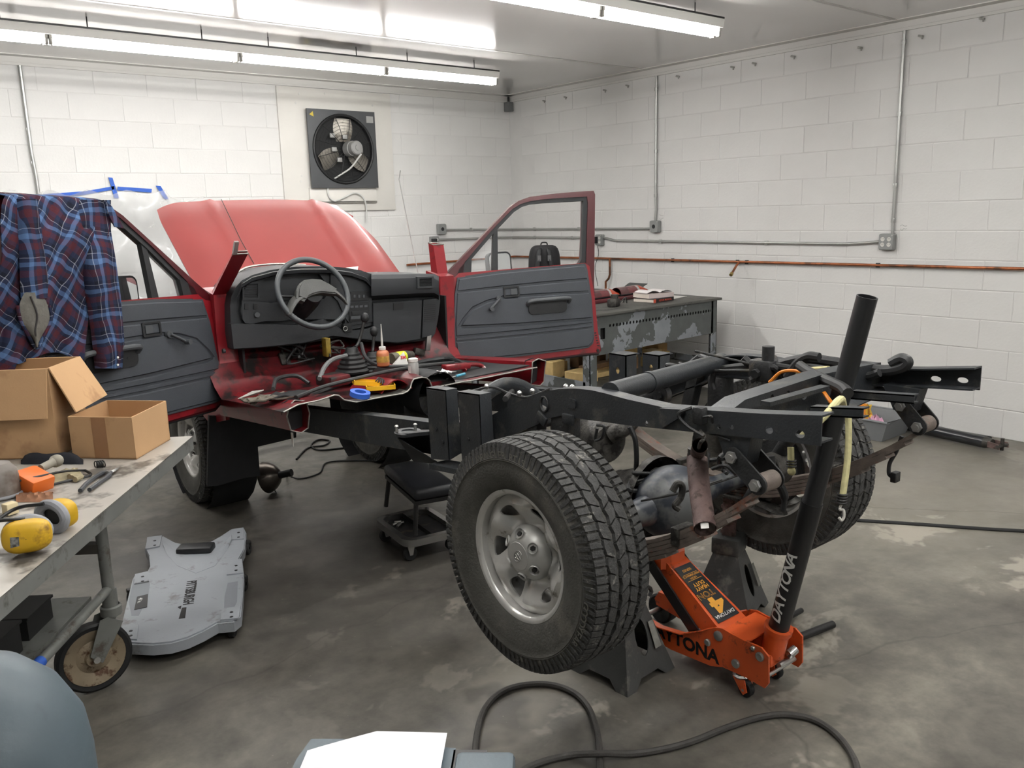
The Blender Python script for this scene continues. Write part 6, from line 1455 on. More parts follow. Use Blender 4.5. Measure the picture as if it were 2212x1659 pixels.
for (dx, dz) in ((-.13,.12),(-.12,-.005),(.16,-.01),(.0,.11),(-.07,-.10)): MB().box(FC+V((dx,-.05,dz)), (.05,.02,.04), bev=.004).build('motor_bracket', motor_m, fan)
tri = [FC+V((x,-.021,z)) for x, z in ((-.335,.305),(-.292,.285),(-.298,.335))]; MB().plate(tri, (0,-.001,0)).build('warning_triangle', M('yellow warning label', s(214,190,70), .5), fan)
MB().box(FC+V((.30,-.0215,.285)), (.075,.002,.06)).build('rating_plate', M('pale rating plate', s(170,170,168), .4, .3), fan)
fx_m = M('white flexible conduit', s(212,212,208), .5, var=.05)
m = MB(); m.tube(spline([FC+V((.10,-.17,-.05)), PY(758,362,-.16), PY(735,378,-.10), PY(712,395,-.06), PY(709,420,-.06), PY(722,434,-.06), PY(745,426,-.06), PY(765,417,-.06), PY(782,424,-.06), PY(791,445,-.05), PY(792,480,-.04)], 8), .008, 8); m.build('flexible_conduit', fx_m, None, label='white flexible conduit curling down from the fan motor', cat='conduit')

# ================================================================== conduits, boxes and pipes on the walls
cond = M('galvanised conduit', s(176,177,174), .35, .7, var=.08, scale=6)
cbox = M('grey cast junction box', s(150,152,150), .5, .35, var=.06)
copper = M('tarnished copper pipe', s(168,104,70), .4, .7, var=.25, scale=9, dirt=s(104,72,54), dirt_amt=.35, dscale=4)
RW = -.020; BW = -.020
def conduit(pts, r, label, name='conduit', mat=None, cat='conduit', straps=(), sdir=(-1,0,0)):
    t = thing(name, label, cat, tuple(V(pts[0])))
    MB().tube(pts, r, 12).build('pipe', mat or cond, t)
    for q in straps: MB().box(q, (.016 if sdir[0] else .03, .03 if sdir[0] else .016, .034), bev=.003).build('strap', mat and metal_dark or cond, t)
    return t
def vert(u0, v0, u1, v1): a = PX(u0, v0, RW); b = PX(u1, v1, RW); return a, b
yb1 = PX(1420,489,0).y; zb1 = PX(1420,489,0).z; yb2 = PX(1921,522,0).y; zb2 = PX(1921,522,0).z; yb3 = PX(1300,518,0).y; zb3 = PX(1300,518,0).z
ya = PX(1421,170,0).y; conduit([(RW,ya,2.815),(RW,ya,1.75),(RW,ya-.005,1.62),(RW,yb1+.01,1.54),(RW,yb1+.01,zb1+.05)], .011, 'steel conduit dropping to the round hole switch box', straps=[(RW,ya,2.7),(RW,ya,2.15),(RW,ya,1.75)])
ya = PX(1957,70,0).y; conduit([(RW,ya,2.815),(RW,ya,1.62),(RW,ya+.002,1.5),(RW,yb2-.03,1.43),(RW,yb2-.03,zb2+.05)], .011, 'steel conduit dropping to the four socket outlet box', straps=[(RW,ya,2.74),(RW,ya,2.25),(RW,ya,1.75),(RW,ya,1.5)])
xl = PY(41,140,0).x; conduit([(xl,BW,2.815),(xl,BW,2.2),(xl+.01,BW,2.0),(xl+.01,BW,1.2)], .014, 'steel conduit at the far left of the fan wall', straps=[(xl,BW,2.35),(xl+.004,BW,2.1)], sdir=(0,-1,0))
xb1, zc1 = PY(950,495,0).x, PY(950,495,0).z; xb2, zc2 = PY(935,522,0).x, PY(935,522,0).z
conduit([(xb1+.05,BW,zc1-.01),(-.05,BW,zb1-.02),(-.028,-.026,zb1-.02),(BW,-.05,zb1-.02),(RW,yb1+.05,zb1-.02)], .011, 'upper horizontal conduit turning round the corner', straps=[(RW,-.4,zb1-.02),(RW,-1.1,zb1-.02),(-.6,BW,zc1-.015)])
conduit([(xb2+.05,BW,zc2+.02),(-.05,BW,zb3+.02),(-.028,-.026,zb3+.02),(BW,-.05,zb3+.02),(RW,yb3+.05,zb3+.02)], .011, 'lower horizontal conduit between the corner and the black adapter', straps=[(RW,-.4,zb3+.02),(RW,-1.0,zb3+.02)])
conduit([(RW,yb3-.05,zb3+.02),(RW,yb3-.10,zb3+.015),(RW,yb3-.2,zb3-.005),(RW,yb2+.35,zb2-.02),(RW,yb2+.18,zb2-.01),(RW,yb2+.06,zb2+.0)], .011, 'long horizontal conduit along the right wall to the four socket box', straps=[(RW,-2.2,zb3-.008),(RW,-3.35,zb3-.01)])
def jbox(c, n, w_, h_, kind, label):
    c, n = V(c), V(n); t = thing('outlet_box', label, 'outlet', tuple(c)); ex = Z_.cross(n); R = Matrix((ex, n, Z_)).transposed()
    MB().box(c+n*.026, (w_,.05,h_), R=R, bev=.010).build('box_body', cbox, t); f = c+n*.0515
    MB().plate(rrect(f, ex, Z_, w_*.92, h_*.92, .008), n*.003).build('cover', cbox, t)
    if kind == 1: MB().cyl(f+n*.003, f+n*.0045, .019, 20).build('round_opening', seal_m, t)
    if kind in (2, 4):
        for i, dx in enumerate((-.024, .024) if kind == 4 else (.018,)):
            for dz in (-.020, .020):
                o = f+ex*dx+Z_*dz; MB().plate(ring(o, n, .0155, 18), n*.005).build('socket_face', plastic_w, t)
                m = MB(); m.obb(o+n*.005+ex*.004, ex*.0022, Z_*.008, n*.0006); m.build('slot', seal_m, t); m = MB(); m.obb(o+n*.005-ex*.006, ex*.0022, Z_*.008, n*.0006); m.build('slot', seal_m, t)
    if kind == 2: MB().box(f-ex*.03+n*.02, (.05,.045,.065), R=R, bev=.004).build('black_adapter', seal_m, t)
    for sx, sz in ((1,1),(-1,-1)): MB().cyl(f+ex*sx*w_*.4+Z_*sz*h_*.4, f+ex*sx*w_*.4+Z_*sz*h_*.4+n*.006, .005, 8).build('cover_screw', bright, t)
    return t
jbox((0,yb1,zb1), (-1,0,0), .105, .11, 1, 'grey box with a round black opening on the right wall')
jbox((0,yb2,zb2), (-1,0,0), .115, .12, 4, 'grey box with four white sockets on the right wall')
jbox((0,yb3,zb3), (-1,0,0), .09, .11, 2, 'grey outlet box with a black adapter plugged in beside the open door')
jbox((xb1,0,zc1), (0,-1,0), .10, .11, 1, 'grey box with a round black opening on the fan wall')
jbox((xb2,0,zc2), (0,-1,0), .10, .11, 2, 'grey outlet box on the fan wall beside the windscreen pillar')
q = PX(1285,545,-.03); cord([(RW-.02,yb3+.02,zb3-.05), (-.03,yb3+.02,zb3-.15), (-.05,yb3+.05,zb3-.28), (-.25,-1.6,.90)], .003, 'thin black adapter cord hanging down the right wall', 'cord', 'adapter_cord')
zp = lambda y: 1.144+(-y)*.006
pts = [(-1.45,BW-.01,1.13),(-.06,BW-.01,1.140),(-.035,-.035,1.141),(BW-.01,-.06,1.142)]+[(RW-.012,y,zp(y)) for y in (-1,-2,-3,-4,-5,-6,-7)]
conduit(pts, .011, 'copper water pipe running along both walls', 'copper_pipe', copper, 'pipe', straps=[(RW-.012,y,zp(y)) for y in (PX(1458,566,0).y, PX(1598,566,0).y, PX(1618,566,0).y, PX(1901,573,0).y, -.5)])
yd = PX(1322,562,0).y; conduit([(RW-.012,yd,zp(yd)),(RW-.012,yd,zp(yd)-.16),(RW-.02,yd+.01,zp(yd)-.20),(RW-.03,yd+.04,zp(yd)-.23),(RW-.03,yd+.04,zp(yd)-.30)], .011, 'short copper drop with a valve above the tail lamps', 'copper_drop', copper, 'pipe')
yd = PX(1603,568,0).y; t = conduit([(RW-.012,yd,zp(yd)),(RW-.05,yd+.0,zp(yd)-.02),(RW-.16,yd-.02,zp(yd)-.10)], .010, 'copper spout sticking out of the right wall pipe', 'copper_spout', copper, 'pipe')
MB().cyl((RW-.145,yd-.018,zp(yd)-.088), (RW-.165,yd-.021,zp(yd)-.104), .015, 12).build('brass_end', M('dull brass', s(160,140,86), .45, .6), t)
# broken fixings left along the top of the right wall, handwriting beside the boxes
for (u, v) in ((1175,218),(1221,210),(1306,195),(1355,185),(1464,165),(1582,145),(1629,137),(1713,122),(1858,103),(1989,78),(2121,40)):
    q = PX(u, v, -.012); m = MB(); m.box(q, (.020,.035,.014), R=rot(.3,'X'), bev=.003); m.box(q+V((-.004,-.012,-.012)), (.008,.008,.022)); m.build('broken_fixing', M('dirty white fixing', s(170,168,162), .7, var=.2, scale=40), wall_r)
m = MB(); q = PX(1099,224,-.05); m.box((-.05,-.05,2.765), (.075,.075,.10), bev=.006); jb = m.build('corner_bracket', M('grey corner box', s(128,130,130), .5, .3), None, label='small grey metal box under the ceiling in the corner', cat='bracket')
MB().tube([(-.05,-.05,2.815), (-.05,-.05,2.87)], .012, 8).build('nipple', metal_dark, jb)
pen = M('grey pencil marks', s(150,148,144), .8)
for (u, v, txt) in ((1429,465,'Panel'),(1429,472,'B 1'),(1952,488,'Panel'),(1952,496,'A 2')):
    p = PX(u, v, -.006); rr_ = random.Random(u+v); MB().tube(spline([p+V((0,-.012*k+.024,rr_.uniform(-.010,.010))) for k in range(5)], 4), .0012, 5).build('pencil_scribble', pen, wall_r)
# masking tape and a plastic dust sheet on the back wall
tape_b = M('blue painters tape', s(44,94,190), .6)
for k, (p, lb_) in enumerate((([(178,414),(246,402),(247,409),(180,421)], 'blue tape strip sloping above the flannel shirt'), ([(234,383),(243,384),(257,428),(247,428)], 'upright blue tape strip above the driver door'), ([(254,403),(328,408),(327,416),(253,411)], 'level blue tape strip between the shirt and the hood'), ([(336,401),(347,402),(364,430),(355,430)], 'slanted blue tape strip nearest the hood'), ([(0,500),(7,496),(8,520),(0,535)], 'blue tape piece at the left edge'), ([(90,420),(180,413),(180,421),(92,427)], 'blue tape strip just behind the shirt top'))):
    MB().plate([PY(u, v, -.016) for u, v in p], (0,-.0015,0)).build('masking_tape', tape_b, None, label=lb_, cat='tape', group='blue tape on the back wall')
rnd = random.Random(12); rows = []
for i in range(25):
    rows.append([PY(-40+480*j/40, (lambda tp_: tp_+(700-tp_)*i/24)(416+6*math.sin(j*.9)+(14 if j > 33 else 0)), -.17+.05*math.sin(j*.55+.35*i)+.04*math.sin(j*.23-.6*i)+.03*rnd.random()) for j in range(41)])
m = MB(); m.sheet(rows, 0); m.build('plastic_dust_sheet', M('clear crumpled polythene', (.72,.74,.75), .12, alpha=.34, spec=.8, bump=.6, bscale=9), None, label='clear crumpled plastic sheet hung with blue tape', cat='sheet', smooth=60)

# ================================================================== steel workbench by the right wall
def peel():
    m = bpy.data.materials.new('peeling grey bench paint'); m.use_nodes = True; nt = m.node_tree; b = nt.nodes['Principled BSDF']; L = nt.links.new
    tc = nd(nt, 'ShaderNodeTexCoord'); n = nd(nt, 'ShaderNodeTexNoise'); n.inputs['Scale'].default_value = 4.5; n.inputs['Detail'].default_value = 9; n.inputs['Roughness'].default_value = .66
    L(tc.outputs['Object'], n.inputs['Vector']); r = nd(nt, 'ShaderNodeValToRGB'); r.color_ramp.interpolation = 'CONSTANT'; e = r.color_ramp.elements
    e[0].position = 0; e[0].color = (*s(88,92,91), 1); e[1].position = .53; e[1].color = (*s(136,141,146), 1)
    L(n.outputs['Fac'], r.inputs[0]); n2 = nd(nt, 'ShaderNodeTexNoise'); n2.inputs['Scale'].default_value = 14; n2.inputs['Detail'].default_value = 6; L(tc.outputs['Object'], n2.inputs['Vector'])
    mr = nd(nt, 'ShaderNodeMapRange'); mr.inputs['To Min'].default_value = .75; mr.inputs['To Max'].default_value = 1.2; L(n2.outputs['Fac'], mr.inputs['Value'])
    sc = nd(nt, 'ShaderNodeVectorMath', operation='SCALE'); L(r.outputs[0], sc.inputs[0]); L(mr.outputs[0], sc.inputs['Scale']); L(sc.outputs[0], b.inputs['Base Color'])
    b.inputs['Roughness'].default_value = .55; b.inputs['Metallic'].default_value = .15
    bp = nd(nt, 'ShaderNodeBump'); bp.inputs['Strength'].default_value = .4; bp.inputs['Distance'].default_value = .002; L(n.outputs['Fac'], bp.inputs['Height']); L(bp.outputs[0], b.inputs['Normal'])
    return m
peel_m = peel(); bench_top_m = M('scratched dark steel top', s(92,92,88), .5, .4, var=.12, scale=6, dirt=s(60,60,58), dirt_amt=.3, dscale=7)
BZ, BX0, BX1, BY0, BY1 = .872, -1.80, -.27, -3.05, -1.55
wb = thing('steel_workbench', 'steel workbench with peeling grey paint by the right wall', 'workbench', (-1.0,-2.3,0))
MB().box(((BX0+BX1)/2,(BY0+BY1)/2,BZ-.010), (BX1-BX0+.06,BY1-BY0+.06,.020), bev=.003).build('bench_top', bench_top_m, wb)
hol = []
ex0, ex1 = BX0+.22, BX0+.78; fz = BZ-.105
def oh(x, z): return [V((x+.0105*math.cos(a), BY0, z+.013*math.sin(a))) for a in [2*PI*i/10 for i in range(10)]]
for i in range(16): hol.append(oh(ex0+i*.0375, fz))
for i in range(17): hol.append(oh(ex0+.68+i*.0345, fz))
hol.append([V((x,BY0,z)) for x, z in ((BX0+.115,BZ-.20),(BX0+.115,BZ-.115),(BX0+.165,BZ-.115),(BX0+.165,BZ-.20))])
MB().plate([V((BX0+.07,BY0,BZ-.02)), V((BX1-.05,BY0,BZ-.02)), V((BX1-.05,BY0,BZ-.30)), V((BX0+.07,BY0,BZ-.32))], (0,.004,0), hol).build('front_apron', peel_m, wb)
MB().obb((BX0+.07,BY0+.03,BZ-.31), (BX1-BX0-.12,0,0), (0,.004,0), (0,0,.28)).build('apron_back', M('dark inside', s(30,30,30), .8), wb)
for x in (BX0, BX1-.075):
    for y, sy in ((BY0, 1), (BY1, -1)):
        m = MB(); m.obb((x,y,0), (.075,0,0), (0,sy*.006,0), (0,0,BZ-.02)); m.obb((x if x == BX0 else x+.069,y,0), (.006,0,0), (0,sy*.075,0), (0,0,BZ-.02)); m.build('leg', peel_m, wb)
MB().obb((BX0,BY0+.05,.26), (.02,0,0), (0,BY1-BY0-.1,0), (0,0,.09)).build('shelf_side_rail', peel_m, wb)
MB().obb((BX1-.02,BY0+.05,.26), (.02,0,0), (0,BY1-BY0-.1,0), (0,0,.09)).build('shelf_side_rail', peel_m, wb)
MB().obb((BX0+.02,BY0+.05,.28), (BX1-BX0-.04,0,0), (0,BY1-BY0-.1,0), (0,0,.012)).build('lower_shelf', bench_top_m, wb)
MB().obb((BX0,BY0+.05,BZ-.12), (.006,0,0), (0,BY1-BY0-.1,0), (0,0,.10)).build('side_apron', peel_m, wb)
# offcuts of lumber on the shelf
wood_m = [M('pale pine offcut', s(206,178,122), .8, var=.10, scale=20, bump=.15, bscale=90), M('tan pine offcut', s(186,150,96), .8, var=.12, scale=18, bump=.15, bscale=90), M('weathered brown offcut', s(138,108,76), .85, var=.15, scale=18), M('yellowed pine offcut', s(198,168,104), .8, var=.10, scale=20)]
lum = [ # x, y, z, sx, sy, sz, rot, mat, label
 (-1.62,-2.35,.292,.14,.30,.14,.05,0,'square pine block left of the bench leg'), (-1.60,-2.75,.292,.18,.20,.09,.1,0,'pale pine block just behind the left bench leg'), (-1.42,-2.15,.292,.16,.35,.09,-.08,1,'wide tan timber behind the pine blocks'), (-1.42,-2.15,.383,.15,.30,.05,.05,1,'thin tan board on the wide timber'),
 (-1.25,-2.55,.292,.42,.12,.045,.06,1,'long tan board low on the shelf'), (-1.28,-2.70,.292,.40,.09,.04,-.03,0,'long pale board at the front of the shelf'), (-1.27,-2.58,.338,.34,.09,.04,.12,2,'brown board lying on the long tan board'),
 (-1.15,-2.25,.292,.12,.10,.24,.1,2,'upright brown stub behind the boards'), (-.98,-2.62,.292,.22,.16,.10,.05,2,'brown block under the big pine block'), (-.98,-2.62,.393,.20,.16,.12,.08,3,'big square pine block stacked under the apron'),
 (-.70,-2.70,.292,.17,.12,.085,.0,0,'pale block at the front right of the shelf'), (-.70,-2.70,.378,.14,.11,.06,.1,0,'small pale block on top of the front right block'), (-.52,-2.60,.292,.16,.16,.10,-.1,3,'yellowed block next to the small pale block'), (-.53,-2.60,.393,.14,.14,.07,.1,1,'tan block stacked on the yellowed block'), (-.36,-2.42,.292,.11,.18,.12,.1,3,'yellowed timber near the right bench leg'), (-.40,-2.46,.413,.10,.16,.08,.3,0,'topmost pale timber near the right bench leg'), (-1.05,-2.30,.292,.08,.30,.16,.0,2,'tall brown timber at the back of the shelf')]
for (x, y, z, sx, sy, sz, a, k, lb_) in lum:
    m = MB(); m.box((x,y,z+.001+sz/2), (sx,sy,sz-.002), R=rotz(a), bev=.004, seg=1); m.build('lumber_offcut', wood_m[k], None, label=lb_, cat='lumber', group='lumber offcuts on the bench shelf')
# ------------------------------------------------------------------ things on the bench
bz = lambda u, v, h=0.: PZ(u, v, BZ+h)
bk = thing('backpack', 'black backpack standing on the workbench behind the passenger door', 'backpack', (-1.17,-1.85,BZ))
bag_m = M('black nylon backpack', s(20,20,23), .7, var=.2, scale=20); c = V((-1.17,-1.85,BZ)); fb = V((CAM.x-c.x, CAM.y-c.y, 0)).normalized(); sb = Z_.cross(fb)
rows = []
for i in range(13):
    f = i/12; z = .47*math.sin(f*PI/2)**.9 if i else 0.; wd = .145*(1-f**4)**.5 if f < 1 else .002; dp = .10*(1-f**5)**.5 if f < 1 else .002
    rows.append([c+Z_*(z+.001)+sb*(wd*math.copysign(abs(math.cos(2*PI*k/24))**.75, math.cos(2*PI*k/24)))+fb*(dp*math.copysign(abs(math.sin(2*PI*k/24))**.75, math.sin(2*PI*k/24))) for k in range(24)])
m = MB(); m.sheet(rows, 0, closed_u=True); m.build('pack_body', bag_m, bk, smooth=60)
for k, sx in enumerate((-.05,.05)): MB().tube(spline([c+fb*.06+sb*sx*.6+Z_*.45, c+fb*.115+sb*sx+Z_*.40, c+fb*.125+sb*sx*1.5+Z_*.18, c+fb*.115+sb*sx*1.9+Z_*.06], 6), .020, 8, flat=.4).build('shoulder_strap', seal_m, bk)
for sx in (-.055,.055): MB().box(c+fb*.128+sb*sx*.8+Z_*.36, (.03,.006,.05), R=Matrix((sb, fb, Z_)).transposed()).build('grey_patch', M('grey webbing', s(96,96,98), .7), bk)
for sx in (-.05,.03): q = c+fb*.132+sb*sx+Z_*.10; MB().obb(q, sb*.05+Z_*.018, fb*.003, Z_*.006).build('pale_stripe', M('silver piping', s(150,150,150), .4), bk)
MB().tube(spline([c+sb*-.03+Z_*.465, c+sb*-.02+Z_*.49, c+sb*.02+Z_*.49, c+sb*.03+Z_*.465], 5), .006, 8).build('grab_handle', seal_m, bk)
cb = V((-1.55,-1.75,BZ)); t = thing('plywood_tray', 'shallow plywood tray on the bench seen through the vent window', 'tray', tuple(cb))
for (o, e1, e2, e3, nm) in (((-1.75,-1.95,BZ+.001),(.4,0,0),(0,.3,0),(0,0,.008),'tray_base'), ((-1.75,-1.95,BZ+.009),(.4,0,0),(0,.012,0),(0,0,.13),'tray_side'), ((-1.75,-1.662,BZ+.009),(.4,0,0),(0,.012,0),(0,0,.13),'tray_side'), ((-1.75,-1.93,BZ+.009),(.012,0,0),(0,.26,0),(0,0,.13),'tray_side')): MB().obb(o, e1, e2, e3).build(nm, wood_m[1], t)
# books
def book(c, a, w_, d_, h_, cover, lab, spine_txt=None):
    R = rotz(a); c = V(c); t = thing('book', lab, 'book', tuple(c), 'books on the workbench')
    paper = M('book page edges', s(214,204,192), .85, var=.06, scale=60)
    MB().box(c+Z_*(h_/2), (w_-.006,d_-.006,h_-.004), R=R).build('pages', paper, t)
    MB().box(c+Z_*.001, (w_,d_,.002), R=R).build('back_cover', cover, t); MB().box(c+Z_*(h_-.001), (w_,d_,.002), R=R).build('front_cover', cover, t)
    MB().box(c+R @ V((0,-d_/2,h_/2)), (w_,.002,h_), R=R).build('spine', cover, t)
    if spine_txt: text('spine_title', spine_txt[0], spine_txt[1], t, c+R @ V((.02,-d_/2-.0015,h_*.25)), R @ X_, Z_, h_*.5, .0004, 'CENTER', 0, .02, 1.1)
    return t
k1 = bz(1422,650); k1 = V((-.80,-2.80,BZ+.001))
spine_k = M('black book cover', s(30,28,30), .5); spine_r = M('orange red book cover', s(206,84,60), .5)
b1 = book(k1, .08, .28, .21, .030, spine_k, 'black and red book lowest in the stack on the workbench', ('REPAIR MANUAL', spine_r))
MB().box(k1+rotz(.08) @ V((-.125,-.1055,.015)), (.03,.003,.030), R=rotz(.08)).build('red_band', spine_r, b1)
b2 = book(k1+V((.03,.03,.031)), -.15, .27,.21,.036, M('pale book cover', s(214,200,196), .6), 'thick pale book in the middle of the stack on the workbench')
rows = [[k1+V((.03,.03,.070))+rotz(-.2) @ V((-.13+.26*j/12, -.09+.18*i/5, .002+.018*abs(math.sin(PI*j/12*2))**.7)) for j in range(13)] for i in range(6)]
m = MB(); m.sheet(rows, .001); m.build('open_leaflet', M('white leaflet paper', s(226,220,218), .8), None, label='open white leaflet lying on the stacked books', cat='leaflet', smooth=60)
pp_ = MB(); pp_.box((-.52,-2.72,BZ+.003), (.30,.21,.004), R=rotz(.2)); pp_.build('paper_stack', M('white office paper', s(222,220,214), .8), None, label='flat white papers beside the books at the bench corner', cat='papers')
# tail lamps
def tail(c, a, L_, lab):
    R = rotz(a); c = V(c); t = thing('tail_lamp', lab, 'lamp', tuple(c), 'tail lamps on the workbench'); segs = [(0,.30,s(92,34,40)),(.30,.62,s(112,40,46)),(.62,.70,s(190,180,176)),(.70,1.,s(190,70,40))]
    for i, (a0, a1, col) in enumerate(segs):
        rows = []
        for k in range(5):
            x = -L_/2+L_*(a0+(a1-a0)*k/4); hh = .055*(1-.6*max(0,(x/L_+.5)-.8)/.2); rows.append([c+R @ V((x, .055*math.cos(PI*j/8), .012+hh*math.sin(PI*j/8))) for j in range(9)])
        m = MB(); m.sheet(rows, -.003); m.build('lens', M('lamp lens %d' % i, col, .2, coat=.5), t, smooth=50)
    MB().box(c+Z_*.007, (L_,.11,.012), R=R, bev=.003).build('lamp_base', seal_m, t); return t
tail((-.68,-2.42,BZ+.03), .12, .40, 'long red and orange tail lamp on the workbench'); tail((-1.06,-2.45,BZ+.03), .1, .34, 'dark red tail lamp nearer the passenger door')
MB().box((-.92,-2.44,BZ+.014), (.9,.22,.026), R=rotz(.06), bev=.003).build('flat_panel', M('dark red painted panel', s(92,40,44), .5), None, label='flat dark red body panel under the tail lamps', cat='panel')
# black trim pieces, louvred grille, carburettor, rubber sheet
gr = thing('louvred_trim', 'black slatted trim piece leaning by the passenger door on the bench', 'trim', (-1.62,-2.80,BZ)); 
for k in range(5): MB().box(V((-1.60,-2.80,BZ+.020+.023*k))+V((.012*k*-1,.02*k,0)), (.34-.02*k,.10,.012), R=rotz(.35) @ rot(.25,'X') @ rot(.12,'Y'), bev=.003).build('slat', [metal_dark, M('grey green plastic', s(112,114,104), .6)][k % 2], gr)
MB().box((-1.62,-2.79,BZ+.055), (.04,.12,.108), R=rotz(.35), bev=.003).build('end_rail', metal_dark, gr)
cbu = thing('carburettor_part', 'greasy metal carburettor with loose linkage on the bench', 'engine part', (-1.30,-2.82,BZ)); c = V((-1.30,-2.82,BZ))
MB().box(c+Z_*.032, (.10,.08,.062), R=rotz(.4), bev=.010).build('casting', grime, cbu); MB().cyl(c+V((.02,.01,.06)), c+V((.02,.01,.095)), .032, 16).build('throat', grime, cbu)
for k in range(4): MB().tube(spline([c+V((.05,-.02,.03)), c+V((.09+.02*k,-.05+.03*k,.07-.01*k)), c+V((.12,.02*k-.03,.02))], 5), .004, 6).build('linkage', bright if k % 2 else metal_dark, cbu)
rows = [[V((-.62+.33*j/10, -2.28+.22*i/5, BZ+.03+.05*max(0,(j-5)/5)**2+.012*math.sin(j*.9))) for j in range(11)] for i in range(6)]
m = MB(); m.sheet(rows, .004); m.build('rubber_mat', M('dark grey rubber mat', s(78,80,78), .7), None, label='curled dark rubber mat behind the books', cat='mat', smooth=60)

# ================================================================== on the floor by the right wall
ds = thing('drive_shaft', 'black drive shaft lying on the floor against the right wall', 'drive shaft', (-.25,-4.9,0)); d0, d1_ = V((-.20,-4.45,.042)), PZ(2128,955,.05); dv = (d1_-d0).normalized()
MB().cyl(d0, d1_, .040, 24).build('shaft_tube', M('glossy black tube', s(30,33,37), .3, coat=.4), ds)
m = MB(); m.tube([d1_, d1_+dv*.03, d1_+dv*.05], [.040,.034,.030], 20); m.build('weld_collar', grime, ds)
sv = Z_.cross(dv); 
for k in (-1, 1): m = MB(); m.plate([d1_+dv*.04+sv*k*.03+Z_*.02, d1_+dv*.12+sv*k*.045+Z_*.016, d1_+dv*.13+sv*k*.045-Z_*.016, d1_+dv*.04+sv*k*.03-Z_*.02], sv*k*.010); m.build('yoke_ear', rust, ds)
m = MB(); e = d1_+dv*.115; m.cyl(e-sv*.055, e+sv*.055, .012, 12); m.cyl(e-Z_*.03, e+Z_*.05, .012, 12); m.build('universal_cross', grime, ds)
m = MB(); m.cyl(V((-.10,-4.45,.014)), V((-.10,-5.25,.014)), .014, 12); m.build('steel_rod', metal_dark, None, label='thin steel rod on the floor beside the drive shaft', cat='rod')
TUB = PZ(1905,945,0)+V((.05,.14,0))
tb = thing('grey_tub', 'shallow grey plastic tub on the floor by the right wall', 'tub', tuple(TUB)); tub_m = M('grey tub plastic', s(128,131,134), .5, var=.05)
tc_ = TUB; bo, to = (.17,.20), (.21,.25)
qb = [tc_+V((sx*bo[0], sy*bo[1], .002)) for sx, sy in ((-1,-1),(1,-1),(1,1),(-1,1))]; qt = [tc_+V((sx*to[0], sy*to[1], .15)) for sx, sy in ((-1,-1),(1,-1),(1,1),(-1,1))]
MB().plate(qb, (0,0,.005)).build('tub_floor', tub_m, tb)
for i in range(4):
    j = (i+1) % 4; nrm = ((qb[j]-qb[i]).cross(qt[i]-qb[i])).normalized(); MB().plate([qb[i], qb[j], qt[j], qt[i]], -nrm*.004).build('tub_wall', tub_m, tb)
MB().tube(qt, .008, 8, closed=True).build('tub_rim', tub_m, tb)
def crumple(c, rx, ry, h, mat, name, lab, cat, seed):
    rnd = random.Random(seed); c = V(c); rows = []
    for i in range(11):
        f = i/10; r_ = []
        for k in range(18):
            a = 2*PI*k/18; rr = (.02+.98*math.sin(f*PI/2))*(.8+.35*rnd.random()); r_.append(c+V((rx*rr*math.cos(a), ry*rr*math.sin(a), h*(math.cos(f*PI/2)**.7)*(.7+.6*rnd.random())+.002)))
        rows.append(r_)
    m = MB(); m.sheet(rows, 0, closed_u=True); return m.build(name, mat, None, label=lab, cat=cat, smooth=25)
crumple(tc_+V((-.02,.08,.01)), .13, .12, .22, M('orange yellow snack bag', s(236,150,52), .35, var=.3, scale=14, dirt=s(232,196,70), dirt_amt=.5, dscale=12), 'orange_bag', 'crumpled orange and yellow bag in the grey tub', 'bag', 3)
crumple(tc_+V((-.06,-.09,.01)), .08, .07, .12, M('pink cloth', s(222,170,196), .9, var=.1), 'pink_rag', 'pink rag in the grey tub', 'rag', 8)

# ================================================================== loose things in the cab
def on_floor(u, v): 
    return PY(u, v, -4.08)
oil = on_floor(828,789); oil = PY(828,790,-3.98)
ob = thing('oil_bottle', 'amber plastic bottle with a long thin spout on the cab tunnel', 'bottle', tuple(oil))
MB().lathe(oil, Z_, [(0,.0),(0,.028),(.004,.031),(.062,.031),(.072,.026),(.078,.016),(.084,.014)], 24).build('bottle_body', M('amber oil bottle', s(176,104,66), .35, trans=.0, var=.08), ob)
MB().lathe(oil, Z_, [(.020,.0316),(.050,.0316)], 24).build('bottle_label', M('gold label', s(190,150,70), .5, var=.35, scale=60), ob)
MB().lathe(oil, Z_, [(.080,.0165),(.094,.0165),(.096,.010)], 18).build('cap', plastic_w, ob); MB().tube([oil+Z_*.094, oil+Z_*.15, oil+V((0,0,.205))], [.006,.004,.0018], 10).build('spout', M('translucent spout', s(214,212,206), .4), ob)
spn = PY(862,772,-3.85); sc = thing('spray_can', 'yellow green spray can lying on its side on the cab floor', 'can', tuple(spn)); da = V((.95,.30,-.05)).normalized()
MB().lathe(spn-da*.06, da, [(0,0),(0,.026),(.006,.030),(.035,.030)], 24).build('can_base', M('brown can print', s(86,80,66), .4), sc); MB().lathe(spn-da*.06, da, [(.035,.0302),(.095,.0302)], 24).build('can_label', M('lime label', s(206,212,50), .45, var=.08), sc)
MB().lathe(spn-da*.06, da, [(.095,.030),(.125,.030),(.132,.026),(.140,.026),(.16,.024),(.16,0)], 24).build('can_cap', M('dark cap', s(56,52,46), .5), sc); 
q = spn-da*.03-V((0,.0305,0)); MB().plate(ring(q+V((.035,0,.006)), Y_, .009, 14), (0,-.0015,0)).build('dark_spot', seal_m, sc)
mk = PY(868,790,-3.98); rs = thing('paper_cup_box', 'small white tent shaped carton marked in red on the tunnel', 'carton', tuple(mk))
A_ = [mk+V((-.055,.0,0)), mk+V((.035,-.01,0)), mk+V((.065,.05,0)), mk+V((-.02,.06,0))]; ap = [mk+V((.015,.010,.062)), mk+V((.040,.040,.062))]
